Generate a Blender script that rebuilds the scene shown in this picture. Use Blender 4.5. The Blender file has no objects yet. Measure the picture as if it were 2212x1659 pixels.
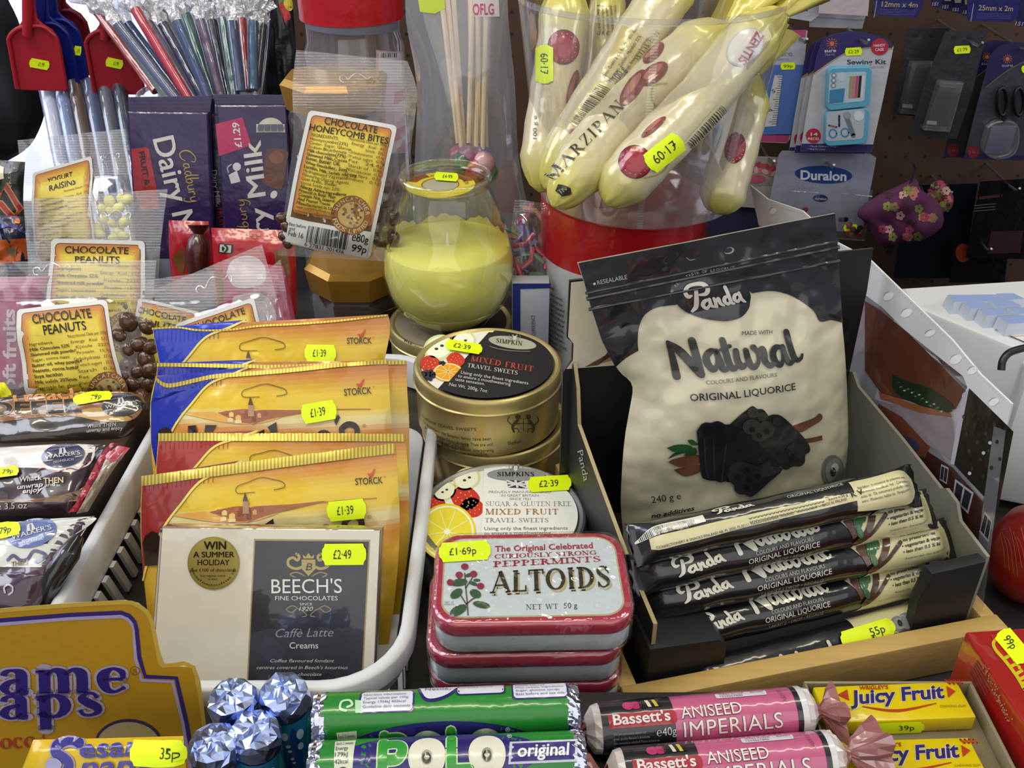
import bpy, bmesh, math, random
from mathutils import Vector as V, Matrix, geometry
from mathutils.bvhtree import BVHTree
random.seed(7)
R = math.radians
SC = bpy.context.scene
COL = SC.collection
# ------------------------------------------------------------------ camera
F, PITCH, HC = 2080.0, R(32), .412          # focal length in pixels of the 2212 x 1659 frame, tilt, height over the counter
cd = bpy.data.cameras.new('camera'); cam = bpy.data.objects.new('camera', cd); COL.objects.link(cam)
cd.sensor_width = 36; cd.lens = 36*F/2212; cd.clip_start = .01
cam.location = (0, 0, HC); cam.rotation_euler = (R(90)-PITCH, 0, 0)
SC.camera = cam
# ------------------------------------------------------------------ world, lights, exposure
w = bpy.data.worlds.new('world'); SC.world = w; w.use_nodes = True
w.node_tree.nodes['Background'].inputs[0].default_value = (.62, .62, .80, 1)
w.node_tree.nodes['Background'].inputs[1].default_value = .26
def area(name, loc, tgt, sx, sy, power, col):
    l = bpy.data.lights.new(name, 'AREA'); l.shape = 'RECTANGLE'; l.size = sx; l.size_y = sy; l.energy = power; l.color = col
    o = bpy.data.objects.new(name, l); COL.objects.link(o); o.location = loc
    o.rotation_euler = (V(tgt)-V(loc)).to_track_quat('-Z', 'Y').to_euler(); return o
area('fluorescent_tube_light', (-.35, .15, 1.72), (-.3, .25, 0), 1.3, .10, 11, (1, .93, .72))
area('fluorescent_tube_light', (.55, .75, 1.72), (.5, .7, 0), 1.3, .10, 5, (1, .93, .74))
area('window_daylight', (-1.75, .75, 1.05), (-.1, .55, .05), 1.1, 1.0, 15, (.80, .86, 1))
area('front_fill_light', (.1, -.88, .85), (.1, .6, .1), 2.8, 1.5, 12.5, (1, .98, .91))  # added fill lamp behind the camera, brightens upright faces turned towards it
area('doorway_daylight', (1.75, .25, 1.1), (.5, .65, .05), .7, .8, 9, (.84, .89, 1))
area('toffee_sheen_light', (-1.15, .12, 1.70), (-.3, .45, 0), .7, .5, 9, (.86, .9, 1))  # added overhead lamp, placed to give the toffee wraps their white sheen
SC.view_settings.view_transform = 'Standard'; SC.view_settings.look = 'None'
SC.view_settings.exposure = 0.12; SC.view_settings.gamma = 1; SC.view_settings.use_curve_mapping = False
SC.cycles.max_bounces = 10; SC.cycles.transparent_max_bounces = 40; SC.cycles.caustics_reflective = False; SC.cycles.caustics_refractive = False
# ------------------------------------------------------------------ view geometry: turning measured pixels into places
CO = V((0, 0, HC)); FW = V((0, math.cos(PITCH), -math.sin(PITCH))); UP = V((0, math.sin(PITCH), math.cos(PITCH)))
def ray(px, py): return V(((px-1106)/F, 0, 0)) - UP*((py-829.5)/F) + FW
def at(px, py, z=None, y=None, d=None):
    r = ray(px, py)
    t = (z-HC)/r.z if z is not None else y/r.y if y is not None else d
    return CO + r*t
# ------------------------------------------------------------------ materials
MATS = {}
def lin(h):
    if not isinstance(h, str): return tuple(h)[:3]
    c = [int(h[i:i+2], 16)/255 for i in (0, 2, 4)]
    return tuple(x/12.92 if x <= .04045 else ((x+.055)/1.055)**2.4 for x in c)
def mat(name, col=None, rough=.5, metal=0, coat=0, bump=0, bscale=60, spec=.5, var=.06, stretch=(1, 1, 1), bdist=.002, sss=0, detail=3):
    """Procedural surface: base colour (the print colour attribute when col is None) with slight noise, bumped by noise."""
    if name in MATS: return MATS[name]
    m = bpy.data.materials.new(name); m.use_nodes = True; MATS[name] = m
    n = m.node_tree.nodes; l = m.node_tree.links; b = n['Principled BSDF']
    tc = n.new('ShaderNodeTexCoord'); mp = n.new('ShaderNodeMapping'); mp.inputs['Scale'].default_value = stretch
    l.new(tc.outputs['Object'], mp.inputs[0])
    nz = n.new('ShaderNodeTexNoise'); nz.inputs['Scale'].default_value = bscale; nz.inputs['Detail'].default_value = detail
    l.new(mp.outputs[0], nz.inputs['Vector'])
    mr = n.new('ShaderNodeMapRange'); mr.inputs[3].default_value = 1-var; mr.inputs[4].default_value = 1+var
    l.new(nz.outputs['Fac'], mr.inputs[0])
    hs = n.new('ShaderNodeHueSaturation'); l.new(mr.outputs[0], hs.inputs['Value'])
    if col is None:
        a = n.new('ShaderNodeAttribute'); a.attribute_name = 'Col'; l.new(a.outputs['Color'], hs.inputs['Color'])
    else: hs.inputs['Color'].default_value = (*lin(col), 1)
    l.new(hs.outputs[0], b.inputs['Base Color'])
    b.inputs['Roughness'].default_value = rough; b.inputs['Metallic'].default_value = metal
    b.inputs['Coat Weight'].default_value = coat; b.inputs['Coat Roughness'].default_value = .06
    b.inputs['Specular IOR Level'].default_value = spec
    if sss:
        b.inputs['Subsurface Weight'].default_value = sss; b.inputs['Subsurface Radius'].default_value = (.02, .018, .006); b.inputs['Subsurface Scale'].default_value = .4
    if bump:
        bp = n.new('ShaderNodeBump'); bp.inputs['Strength'].default_value = bump; bp.inputs['Distance'].default_value = bdist
        l.new(nz.outputs['Fac'], bp.inputs['Height']); l.new(bp.outputs[0], b.inputs['Normal'])
        if coat: l.new(bp.outputs[0], b.inputs['Coat Normal'])
    return m
mat('card', rough=.5, bump=.05, bscale=300)
mat('paper', rough=.7, bump=.05, bscale=300)
mat('gloss', rough=.28, coat=.35, bump=.35, bscale=45, bdist=.004)
mat('plastic', rough=.32, spec=.5, bump=.04, bscale=80)
mat('foilprint', rough=.27, metal=.35, coat=.3, bump=.55, bscale=38, bdist=.005)
mat('pouchfilm', rough=.24, metal=.05, coat=.7, bump=.9, bscale=24, bdist=.012, detail=2)
mat('bagfilm', rough=.24, metal=.08, coat=.5, bump=.5, bscale=30, bdist=.005)
mat('wrapped', rough=.3, coat=1.0, bump=.25, bscale=35, bdist=.004)
mat('dull', rough=.8, var=.15, bump=.2, bscale=80)
mat('sticker', rough=.55, var=.03)
mat('metalprint', rough=.33, metal=.75, bump=.04, bscale=200)
mat('goldtin', 'c6b478', rough=.33, metal=.72, bump=.05, bscale=120)
mat('silvertin', '9a9a9a', rough=.36, metal=.9, bump=.05, bscale=200)
mat('foil', 'd8dcf0', rough=.10, metal=1, bump=.25, bscale=150, bdist=.003)
mat('bluefoil', 'b4c4f0', rough=.24, metal=1, bump=.2, bscale=120, bdist=.002)
mat('goldlid', 'b88a35', rough=.36, metal=.55, coat=.2, bump=.05, bscale=60)
mat('wax', 'f4ef78', rough=.5, sss=.0, bump=.5, bscale=22, bdist=.006, var=.1)
mat('chocolate', '4a2c18', rough=.28, coat=.4, bump=.35, bscale=160, bdist=.002, var=.25)
mat('wood', 'c2a05c', rough=.5, bump=.12, bscale=14, stretch=(2, 22, 22), var=.2)
mat('stickwood', 'd9bf92', rough=.6, bump=.1, bscale=60, stretch=(12, 12, 1), var=.1)
mat('whiteplastic', 'd6d8da', rough=.38, bump=.05, bscale=90, var=.03)
mat('counter', '2b2726', rough=.45, bump=.1, bscale=30, var=.3)
def waxcoat():
    m = bpy.data.materials.new('waxcoat'); m.use_nodes = True; MATS['waxcoat'] = m; n = m.node_tree.nodes; l = m.node_tree.links; n.clear()
    o = n.new('ShaderNodeOutputMaterial'); d = n.new('ShaderNodeBsdfDiffuse'); t = n.new('ShaderNodeBsdfTranslucent'); mx = n.new('ShaderNodeMixShader'); mx.inputs[0].default_value = .4
    tc = n.new('ShaderNodeTexCoord'); nz = n.new('ShaderNodeTexNoise'); nz.inputs['Scale'].default_value = 40; l.new(tc.outputs['Object'], nz.inputs['Vector'])
    c = n.new('ShaderNodeMixRGB'); c.inputs[1].default_value = (*lin('f0ea70'), 1); c.inputs[2].default_value = (*lin('f7f3a8'), 1); l.new(nz.outputs[0], c.inputs[0])
    for k in (d, t): l.new(c.outputs[0], k.inputs[0])
    l.new(d.outputs[0], mx.inputs[1]); l.new(t.outputs[0], mx.inputs[2]); l.new(mx.outputs[0], o.inputs[0])
waxcoat()
def film(name, tint=(1, 1, 1), body=.05, gl=.07, rough=.06, bump=.4, bscale=30, edge=.55, rib=0, ribaxis=1, bodycol=(.9, .9, .95), vor=False, bd=.006):
    """Clear film, plastic or glass: lets light through, mirrors at grazing angles, a little milky."""
    m = bpy.data.materials.new(name); m.use_nodes = True; MATS[name] = m
    n = m.node_tree.nodes; l = m.node_tree.links; n.clear()
    out = n.new('ShaderNodeOutputMaterial'); tr = n.new('ShaderNodeBsdfTransparent'); tr.inputs[0].default_value = (*tint, 1)
    g = n.new('ShaderNodeBsdfGlossy'); g.inputs['Roughness'].default_value = rough; g.inputs['Color'].default_value = (1, 1, 1, 1)
    df = n.new('ShaderNodeBsdfDiffuse'); df.inputs[0].default_value = (*bodycol, 1)
    tc = n.new('ShaderNodeTexCoord')
    tx = n.new('ShaderNodeTexVoronoi' if vor else 'ShaderNodeTexNoise'); tx.inputs['Scale'].default_value = bscale
    if vor: tx.feature = 'SMOOTH_F1'
    l.new(tc.outputs['Object'], tx.inputs['Vector'])
    bp = n.new('ShaderNodeBump'); bp.inputs['Strength'].default_value = bump; bp.inputs['Distance'].default_value = bd
    h = tx.outputs[0]
    if rib:
        wv = n.new('ShaderNodeTexWave'); wv.wave_type = 'BANDS'; wv.bands_direction = 'Z'; wv.inputs['Scale'].default_value = rib
        l.new(tc.outputs['Object'], wv.inputs['Vector'])
        ad = n.new('ShaderNodeMath'); ad.operation = 'ADD'; l.new(h, ad.inputs[0]); l.new(wv.outputs[1], ad.inputs[1]); h = ad.outputs[0]
    l.new(h, bp.inputs['Height'])
    lw = n.new('ShaderNodeLayerWeight'); lw.inputs[0].default_value = .35; l.new(bp.outputs[0], lw.inputs['Normal'])
    for s in (g, df): l.new(bp.outputs[0], s.inputs['Normal'])
    mr = n.new('ShaderNodeMapRange'); mr.inputs[3].default_value = gl; mr.inputs[4].default_value = edge; l.new(lw.outputs['Facing'], mr.inputs[0])
    m1 = n.new('ShaderNodeMixShader'); m1.inputs[0].default_value = body; l.new(tr.outputs[0], m1.inputs[1]); l.new(df.outputs[0], m1.inputs[2])
    m2 = n.new('ShaderNodeMixShader'); l.new(mr.outputs[0], m2.inputs[0]); l.new(m1.outputs[0], m2.inputs[1]); l.new(g.outputs[0], m2.inputs[2])
    l.new(m2.outputs[0], out.inputs[0]); return m
film('film', gl=.05, body=.03)
film('stickfilm', gl=.04, body=.015, edge=.3)
film('ribfilm', gl=.06, body=.07, rib=160, bump=.5)
film('shrink', gl=.05, body=.0, bump=.8, bscale=60, edge=.35)
film('tubplastic', gl=.08, body=.06, bump=.15, bscale=8, edge=.5)
film('candleglass', tint=(.97, .985, .95), gl=.06, body=.0, bump=.8, bscale=46, edge=.5, vor=True, bd=.004)
film('jarglass', tint=(.8, .72, .6), gl=.08, body=.05, bump=.05, edge=.5)
film('crumple', gl=.22, body=.42, rough=.12, bump=1, bscale=120, edge=.6)
film('blisterplastic', gl=.08, body=.05, bump=.05, edge=.5)
film('sleeve', gl=.07, body=.16, bump=.1, bscale=12, edge=.4, bodycol=(.75, .78, .9))
# ------------------------------------------------------------------ mesh builder
class MB:
    def __init__(s): s.v = []; s.f = []; s.m = []; s.c = []; s.s = []
    def add(s, vs, fs, m='card', col='ffffff', smooth=True, fcols=None):
        o = len(s.v); s.v += [V(p) for p in vs]; c = lin(col)
        for i, f in enumerate(fs):
            s.f.append([o+k for k in f]); s.m.append(m); s.s.append(smooth); s.c.append(lin(fcols[i]) if fcols else c)
        return s
    def build(s, name, parent=None, sharp=40):
        base = parent['_base'] if parent is not None else None
        if base is None:
            xs = [p.x for p in s.v]; ys = [p.y for p in s.v]
            base = ((min(xs)+max(xs))/2, (min(ys)+max(ys))/2, min(p.z for p in s.v))
        b = V(base); me = bpy.data.meshes.new(name)
        me.from_pydata([p-b for p in s.v], [], s.f); names = []
        for k in s.m:
            if k not in names: names.append(k)
        for k in names: me.materials.append(MATS[k])
        me.polygons.foreach_set('material_index', [names.index(k) for k in s.m])
        me.polygons.foreach_set('use_smooth', s.s)
        at_ = me.color_attributes.new('Col', 'FLOAT_COLOR', 'CORNER'); buf = []
        for p in me.polygons:
            c = s.c[p.index]
            for _ in range(p.loop_total): buf += [c[0], c[1], c[2], 1]
        at_.data.foreach_set('color', buf)
        if sharp: me.set_sharp_from_angle(angle=R(sharp))
        o = bpy.data.objects.new(name, me); COL.objects.link(o)
        if parent is not None: o.parent = parent; o['_base'] = base
        else: o.location = b; o['_base'] = base
        if parent is not None and parent.type == 'MESH': pass
        return o
def tag(o, label, cat, group=None):
    o['label'] = label; o['category'] = cat
    if group: o['group'] = group
    return o
def thing(name, label, cat, base, group=None):
    o = bpy.data.objects.new(name, None); COL.objects.link(o); o.empty_display_size = .01
    o.location = base; o['_base'] = tuple(base); return tag(o, label, cat, group)
def structure(o): o['kind'] = 'structure'; return o
# ------------------------------------------------------------------ shapes
class Fr:
    """A placed frame: origin, right, up and outward axes."""
    def __init__(s, o, x, y):
        s.o = V(o); s.x = V(x).normalized(); y = V(y); s.y = (y - s.x*y.dot(s.x)).normalized(); s.n = s.x.cross(s.y); s.bvh = None
    def p(s, u, v, w=0): return s.o + s.x*u + s.y*v + s.n*w
    def loc(s, q): d = V(q)-s.o; return (d.dot(s.x), d.dot(s.y))
    def uv(s, px, py):
        r = ray(px, py)
        if s.bvh:
            h = s.bvh.ray_cast(CO, r.normalized())[0]
            if h is not None: return s.loc(h)
        t = (s.o-CO).dot(s.n)/r.dot(s.n); return s.loc(CO+r*t)
    def pt(s, u, v, off=0):
        q = s.p(u, v)
        if s.bvh:
            h, nn, _, _ = s.bvh.ray_cast(q + s.n*.12, -s.n)
            if h is not None:
                if nn.dot(s.n) < 0: nn = -nn
                return h + nn*off
        return q + s.n*off
class Cyl:
    """Round side wall: u runs around the axis (radians from the side facing the viewer), v along it."""
    def __init__(s, o, ax, r, face=None):
        s.o = V(o); s.a = V(ax).normalized(); s.r = r; f = (CO-s.o) if face is None else V(face)
        s.f = (f - s.a*f.dot(s.a)).normalized(); s.t = s.a.cross(s.f); s.bvh = None
    def uv(s, px, py):
        d = ray(px, py); q = CO-s.o; dp = d - s.a*d.dot(s.a); qp = q - s.a*q.dot(s.a)
        A = dp.dot(dp); B = 2*dp.dot(qp); C = qp.dot(qp)-s.r**2; D = max(0, B*B-4*A*C)
        h = q + d*((-B-math.sqrt(D))/(2*A)); return (math.atan2(h.dot(s.t), h.dot(s.f))*s.r, h.dot(s.a))
    def pt(s, u, v, off=0):
        a = u/s.r; return s.o + s.a*v + (s.f*math.cos(a)+s.t*math.sin(a))*(s.r+off)
def lean(px, py, d, tilt=0, yaw=0):
    t, y = R(tilt), R(yaw); x = V((math.cos(y), math.sin(y), 0)); b = V((-math.sin(y), math.cos(y), 0))
    return Fr(at(px, py, d=d), x, b*math.sin(t)+V((0, 0, math.cos(t))))
def flat(px, py, z, yaw=0):
    y = R(yaw); return Fr(at(px, py, z=z), (math.cos(y), math.sin(y), 0), (-math.sin(y), math.cos(y), 0))
def box(M, fr, u0, u1, v0, v1, w0, w1, m='card', col='ffffff', bev=.0006, faces=None):
    bm = bmesh.new(); bmesh.ops.create_cube(bm, size=1)
    for q in bm.verts:
        q.co = V(((u0+u1)/2+q.co.x*(u1-u0), (v0+v1)/2+q.co.y*(v1-v0), (w0+w1)/2+q.co.z*(w1-w0)))
    if bev: bmesh.ops.bevel(bm, geom=bm.edges[:], offset=bev, segments=2, affect='EDGES', profile=.5)
    bm.verts.index_update()
    M.add([fr.p(*q.co) for q in bm.verts], [[q.index for q in f.verts] for f in bm.faces], m, col); bm.free(); return M
def rrect(u0, u1, v0, v1, r, n=6):
    out = []
    for cx, cy, a0 in ((u1-r, v1-r, 0), (u0+r, v1-r, 90), (u0+r, v0+r, 180), (u1-r, v0+r, 270)):
        out += [(cx+r*math.cos(R(a0+90*k/n)), cy+r*math.sin(R(a0+90*k/n))) for k in range(n+1)]
    return out
def prism(M, fr, pts, w0, w1, m='card', col='ffffff', bev=0, caps=True, side=None):
    """Extrudes a closed local outline between two depths, with rounded edges."""
    n = len(pts); cx = sum(p[0] for p in pts)/n; cy = sum(p[1] for p in pts)/n
    A = sum(pts[i][0]*pts[(i+1) % n][1]-pts[(i+1) % n][0]*pts[i][1] for i in range(n))
    if A < 0: pts = pts[::-1]
    def inset(d):
        o = []
        for i in range(n):
            a, b, c = V(pts[i-1]), V(pts[i]), V(pts[(i+1) % n]); e1 = (b-a).normalized(); e2 = (c-b).normalized()
            k = V((-e1.y-e2.y, e1.x+e2.x)); k = k.normalized() if k.length > 1e-6 else V((-e1.y, e1.x)); o.append(b+k*d)
        return o
    rings = [(bev, w0), (bev*.3, w0+bev*.3), (0, w0+bev), (0, w1-bev), (bev*.3, w1-bev*.3), (bev, w1)] if bev else [(0, w0), (0, w1)]
    vs = []
    for d, w in rings: vs += [fr.p(q[0], q[1], w) for q in inset(d)]
    fs = []
    for k in range(len(rings)-1):
        for i in range(n): j = (i+1) % n; fs.append([k*n+i, k*n+j, (k+1)*n+j, (k+1)*n+i])
    M.add(vs, fs, m, side or col, bev > 0)
    if caps:
        for k in (0, len(rings)-1):
            q = inset(rings[k][0]); t = geometry.tessellate_polygon([[V((a[0], a[1], 0)) for a in q]])
            cv = [fr.p(a[0], a[1], rings[k][1]) for a in q]
            M.add(cv, [list(f)[::-1] if k == 0 else list(f) for f in t], m, col, False)
    return M
def lathe(M, c, prof, m='card', col='ffffff', ax=(0, 0, 1), n=48, cols=None, close=False, smooth=True, ph=0):
    a = V(ax).normalized(); t = V((1, 0, 0)) if abs(a.x) < .9 else V((0, 1, 0)); x = (t-a*t.dot(a)).normalized(); y = a.cross(x); c = V(c)
    vs = []; fs = []
    for r, h in prof: vs += [c+a*h+(x*math.cos(2*math.pi*k/n+ph)+y*math.sin(2*math.pi*k/n+ph))*r for k in range(n)]
    fc = []
    for i in range(len(prof)-1):
        for k in range(n):
            j = (k+1) % n; fs.append([i*n+k, i*n+j, (i+1)*n+j, (i+1)*n+k]); fc.append(cols[i] if cols else col)
    M.add(vs, fs, m, col, smooth, fc); return M
def cr(pts, n=6):
    """Catmull-Rom through points of any dimension."""
    if len(pts) < 3: return [tuple(p) for p in pts]
    P = [pts[0]]+list(pts)+[pts[-1]]; o = []
    for i in range(1, len(P)-2):
        for k in range(n):
            t = k/n
            o.append(tuple(.5*((2*b)+(-a+c)*t+(2*a-5*b+4*c-d)*t*t+(-a+3*b-3*c+d)*t**3) for a, b, c, d in zip(P[i-1], P[i], P[i+1], P[i+2])))
    o.append(tuple(pts[-1])); return o
def tube(M, path, rad, m='card', col='ffffff', n=10, caps=True, squash=1, cols=None):
    P = [V(p) for p in path]; N = len(P); rr = rad if hasattr(rad, '__len__') else [rad]*N; vs = []; fs = []; fc = []
    up = V((0, 0, 1)); px = None
    for i in range(N):
        d = (P[min(i+1, N-1)]-P[max(i-1, 0)]).normalized()
        x = (px if px is not None else (V((1, 0, 0)) if abs(d.z) > .9 else d.cross(up))); x = (x-d*x.dot(d)).normalized(); px = x; y = d.cross(x)
        vs += [P[i]+(x*math.cos(2*math.pi*k/n)+y*math.sin(2*math.pi*k/n)*squash)*rr[i] for k in range(n)]
    for i in range(N-1):
        for k in range(n): j = (k+1) % n; fs.append([i*n+k, i*n+j, (i+1)*n+j, (i+1)*n+k]); fc.append(cols[i] if cols else col)
    if caps: fs += [list(range(n))[::-1], list(range((N-1)*n, N*n))]; fc += [cols[0] if cols else col, cols[-1] if cols else col]
    M.add(vs, fs, m, col, True, fc); return M
def grid(M, fn, nu, nv, m='card', col='ffffff', colfn=None, wrap=False):
    vs = [fn(i/nu, j/nv) for j in range(nv+1) for i in range(nu+1)]; fs = []; fc = []
    for j in range(nv):
        for i in range(nu):
            fs.append([j*(nu+1)+i, j*(nu+1)+i+1, (j+1)*(nu+1)+i+1, (j+1)*(nu+1)+i]); fc.append(colfn((i+.5)/nu, (j+.5)/nv) if colfn else col)
    M.add(vs, fs, m, col, True, fc); return vs, fs
def resamp(pts, n):
    L = [0]
    for a, b in zip(pts, pts[1:]): L.append(L[-1]+math.dist(a, b))
    o = []
    for k in range(n+1):
        d = L[-1]*k/n; i = max(0, min(len(pts)-2, next((q for q in range(len(L)-1) if L[q+1] >= d), len(pts)-2)))
        t = (d-L[i])/max(1e-9, L[i+1]-L[i]); o.append(tuple(a+(b-a)*t for a, b in zip(pts[i], pts[i+1])))
    return o
def pillow(M, fr, left, right, T, m='gloss', col='ffffff', colfn=None, g=None, f=None, nu=40, nv=40, back=.35, wr=0, px=True, sm=5, backm=None):
    """A filled bag: left and right edges bottom to top, bulging by T at most. Sets the frame's surface for printing on."""
    if px: left = [fr.uv(*p) for p in left]; right = [fr.uv(*p) for p in right]
    if sm: left = cr(left, sm); right = cr(right, sm)
    L = resamp(left, nv); Rr = resamp(right, nv)
    g = g or (lambda t: max(0, math.sin(math.pi*t))**.5); f = f or (lambda s: max(0, 4*s*(1-s))**.5)
    rnd = [random.uniform(0, 6.28) for _ in range(6)]
    def wv(s, t): return wr*(math.sin(9*s+5*t+rnd[0])+math.sin(14*t-6*s+rnd[1])+.6*math.sin(22*s+13*t+rnd[2]))*f(s)*max(g(t), .25)
    def P(s, t, k):
        j = min(nv, int(round(t*nv))); a, b = L[j], Rr[j]; u = a[0]+(b[0]-a[0])*s; v = a[1]+(b[1]-a[1])*s
        return fr.p(u, v, k*T*g(t)*f(s)+wv(s, t))
    vs, fs = grid(M, lambda s, t: P(s, t, 1), nu, nv, m, col, colfn)
    grid(M, lambda s, t: P(1-s, t, -back)-fr.n*.0003, nu, nv, backm or m, col, (lambda s, t: colfn(1-s, t)) if colfn else None)
    fr.bvh = BVHTree.FromPolygons(vs, fs); return fr
def surface(fr, M): fr.bvh = BVHTree.FromPolygons(M.v, M.f); return fr
# ------------------------------------------------------------------ printing: flat shapes and lettering laid on a surface
def laid(M, S, uvs, tris, col, off, m, big=.0):
    if not big and (isinstance(S, Raw) or isinstance(S, Cyl) or S.bvh is not None):      # keep long strokes on curved surfaces
        if any(math.dist(uvs[t[i]], uvs[t[i-1]]) > .0045 for t in tris for i in (0, 1, 2)): big = .0035
    if big:
        bm = bmesh.new(); vv = [bm.verts.new((a, b, 0)) for a, b in uvs]
        for t in tris:
            try: bm.faces.new([vv[i] for i in t])
            except ValueError: pass
        for _ in range(7):
            e = [e for e in bm.edges if e.calc_length() > big]
            if not e: break
            bmesh.ops.subdivide_edges(bm, edges=e, cuts=1); bmesh.ops.triangulate(bm, faces=[f for f in bm.faces if len(f.verts) > 3])
        bm.verts.index_update(); uvs = [(q.co.x, q.co.y) for q in bm.verts]; tris = [[q.index for q in f.verts] for f in bm.faces]; bm.free()
    ws = [S.pt(a, b, off) for a, b in uvs]; out = []
    for t in tris:
        n = (ws[t[1]]-ws[t[0]]).cross(ws[t[2]]-ws[t[0]]); q = ws[t[0]]
        nr = S.n if hasattr(S, 'n') else q-S.o-S.a*(q-S.o).dot(S.a)
        out.append(list(t) if n.dot(nr) > 0 else list(t)[::-1])
    M.add(ws, out, m, col, True)
def U(S, pts): return [S.uv(*p) for p in pts]
def poly(M, S, pts, col, off=.0002, m='card', big=0, px=True, sm=0):
    if sm: pts = cr(list(pts)+[pts[0]], sm)[:-1]
    if px: pts = U(S, pts)
    laid(M, S, pts, geometry.tessellate_polygon([[V((a, b, 0)) for a, b in pts]]), col, off, m, big)
def ell(M, S, cx, cy, rx, ry, col, off=.0002, m='card', rot=0, n=28, big=0, a0=0, a1=360, px=True):
    k = R(rot); o = []
    for i in range(n+(a1-a0 < 360)):
        a = R(a0+(a1-a0)*i/n); x, y = rx*math.cos(a), ry*math.sin(a); o.append((cx+x*math.cos(k)-y*math.sin(k), cy+x*math.sin(k)+y*math.cos(k)))
    poly(M, S, o, col, off, m, big, px)
def ribbon(M, S, pts, wd, col, off=.0003, m='card', px=True, sm=5, cap=True):
    """A pen stroke: points with one width, or a width per point as a third value."""
    q = [(*p, wd) if len(p) == 2 else p for p in pts]
    if sm and len(q) > 2: q = cr(q, sm)
    n = len(q); L = []; Rr = []
    for i in range(n):
        a, b = q[max(i-1, 0)], q[min(i+1, n-1)]; d = V((b[0]-a[0], b[1]-a[1])); d = d.normalized() if d.length > 1e-9 else V((1, 0)); k = V((-d.y, d.x))*q[i][2]/2
        L.append((q[i][0]+k.x, q[i][1]+k.y)); Rr.append((q[i][0]-k.x, q[i][1]-k.y))
    vs = L+Rr; tris = []
    for i in range(n-1): tris += [[i, i+1, n+i+1], [i, n+i+1, n+i]]
    if cap:
        for e in (0, n-1):
            b = len(vs); vs += [(q[e][0]+q[e][2]/2*math.cos(t*math.pi/4), q[e][1]+q[e][2]/2*math.sin(t*math.pi/4)) for t in range(8)]
            tris += [[b, b+t, b+t+1] for t in range(1, 7)]
    laid(M, S, U(S, vs) if px else vs, tris, col, off, m)
_tx = {}
def glyphs(s, bold, it, sp):
    k = (s, bold, it, sp)
    if k not in _tx:
        c = bpy.data.curves.new('lettering', 'FONT'); c.body = s; c.size = 1; c.resolution_u = 2 if len(s) > 14 else 4; c.offset = 0 if set(s) & set('MW') else bold; c.shear = it; c.space_character = sp; c.dimensions = '2D'; c.fill_mode = 'BOTH'
        o = bpy.data.objects.new('lettering', c); COL.objects.link(o); bpy.context.view_layer.update()
        e = o.evaluated_get(bpy.context.evaluated_depsgraph_get()); me = e.to_mesh(); me.calc_loop_triangles()
        vs = [(p.co.x, p.co.y) for p in me.vertices]; ts = [list(t.vertices) for t in me.loop_triangles]; e.to_mesh_clear()
        bpy.data.objects.remove(o); bpy.data.curves.remove(c); x0 = min(p[0] for p in vs); x1 = max(p[0] for p in vs)
        _tx[k] = ([((a-x0)/(x1-x0), b/CAPH) for a, b in vs], ts)
    return _tx[k]
CAPH = .684
def lay_text(M, S, g, p0, p1, h, col, off, m, up):
    """Baseline from p0 to p1, capitals h tall, all measured on the photograph's frame."""
    a = S.uv(*p0); b = S.uv(*p1); L = math.dist(p0, p1) or 1
    if up is None: up = ((p1[1]-p0[1])/L, -(p1[0]-p0[0])/L)
    else: q = math.hypot(*up); up = (up[0]/q, up[1]/q)
    c = S.uv((p0[0]+p1[0])/2, (p0[1]+p1[1])/2); d = S.uv((p0[0]+p1[0])/2+up[0]*h, (p0[1]+p1[1])/2+up[1]*h)
    ex = (b[0]-a[0], b[1]-a[1]); ey = (d[0]-c[0], d[1]-c[1])
    laid(M, S, [(a[0]+ex[0]*x+ey[0]*y, a[1]+ex[1]*x+ey[1]*y) for x, y in g[0]], g[1], col, off, m)
def text(M, S, s, p0, p1, h, col='101010', off=.0004, m='card', bold=0, it=0, up=None, sp=1):
    g = glyphs(s, bold, it, sp)
    if bold and set(s) & set('MW'):                        # heavier strokes: the letters laid over themselves slightly apart
        q = bold/(.62*max(1, len(s)))
        for i, (dx, dy) in enumerate(((-1, -.6), (1, -.6), (-1, .6), (1, .6))): lay_text(M, S, ([(a+dx*q, b+dy*bold) for a, b in g[0]], g[1]), p0, p1, h, col, off+.00006*i, m, up)
        return
    lay_text(M, S, g, p0, p1, h, col, off, m, up)
class Raw:
    """Printing coordinates given in millimetres on the surface itself: x along, y downwards around."""
    def __init__(s, S, along=True, x0=0, y0=0): s.S = S; s.al = along; s.x0 = x0; s.y0 = y0; s.o = S.o; s.a = getattr(S, 'a', None); s.r = getattr(S, 'r', None); s.bvh = None
    def uv(s, x, y): return ((y+s.y0)*.001, (x+s.x0)*.001)
    def pt(s, u, v, off=0): return s.S.pt(u, v, off)
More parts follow.
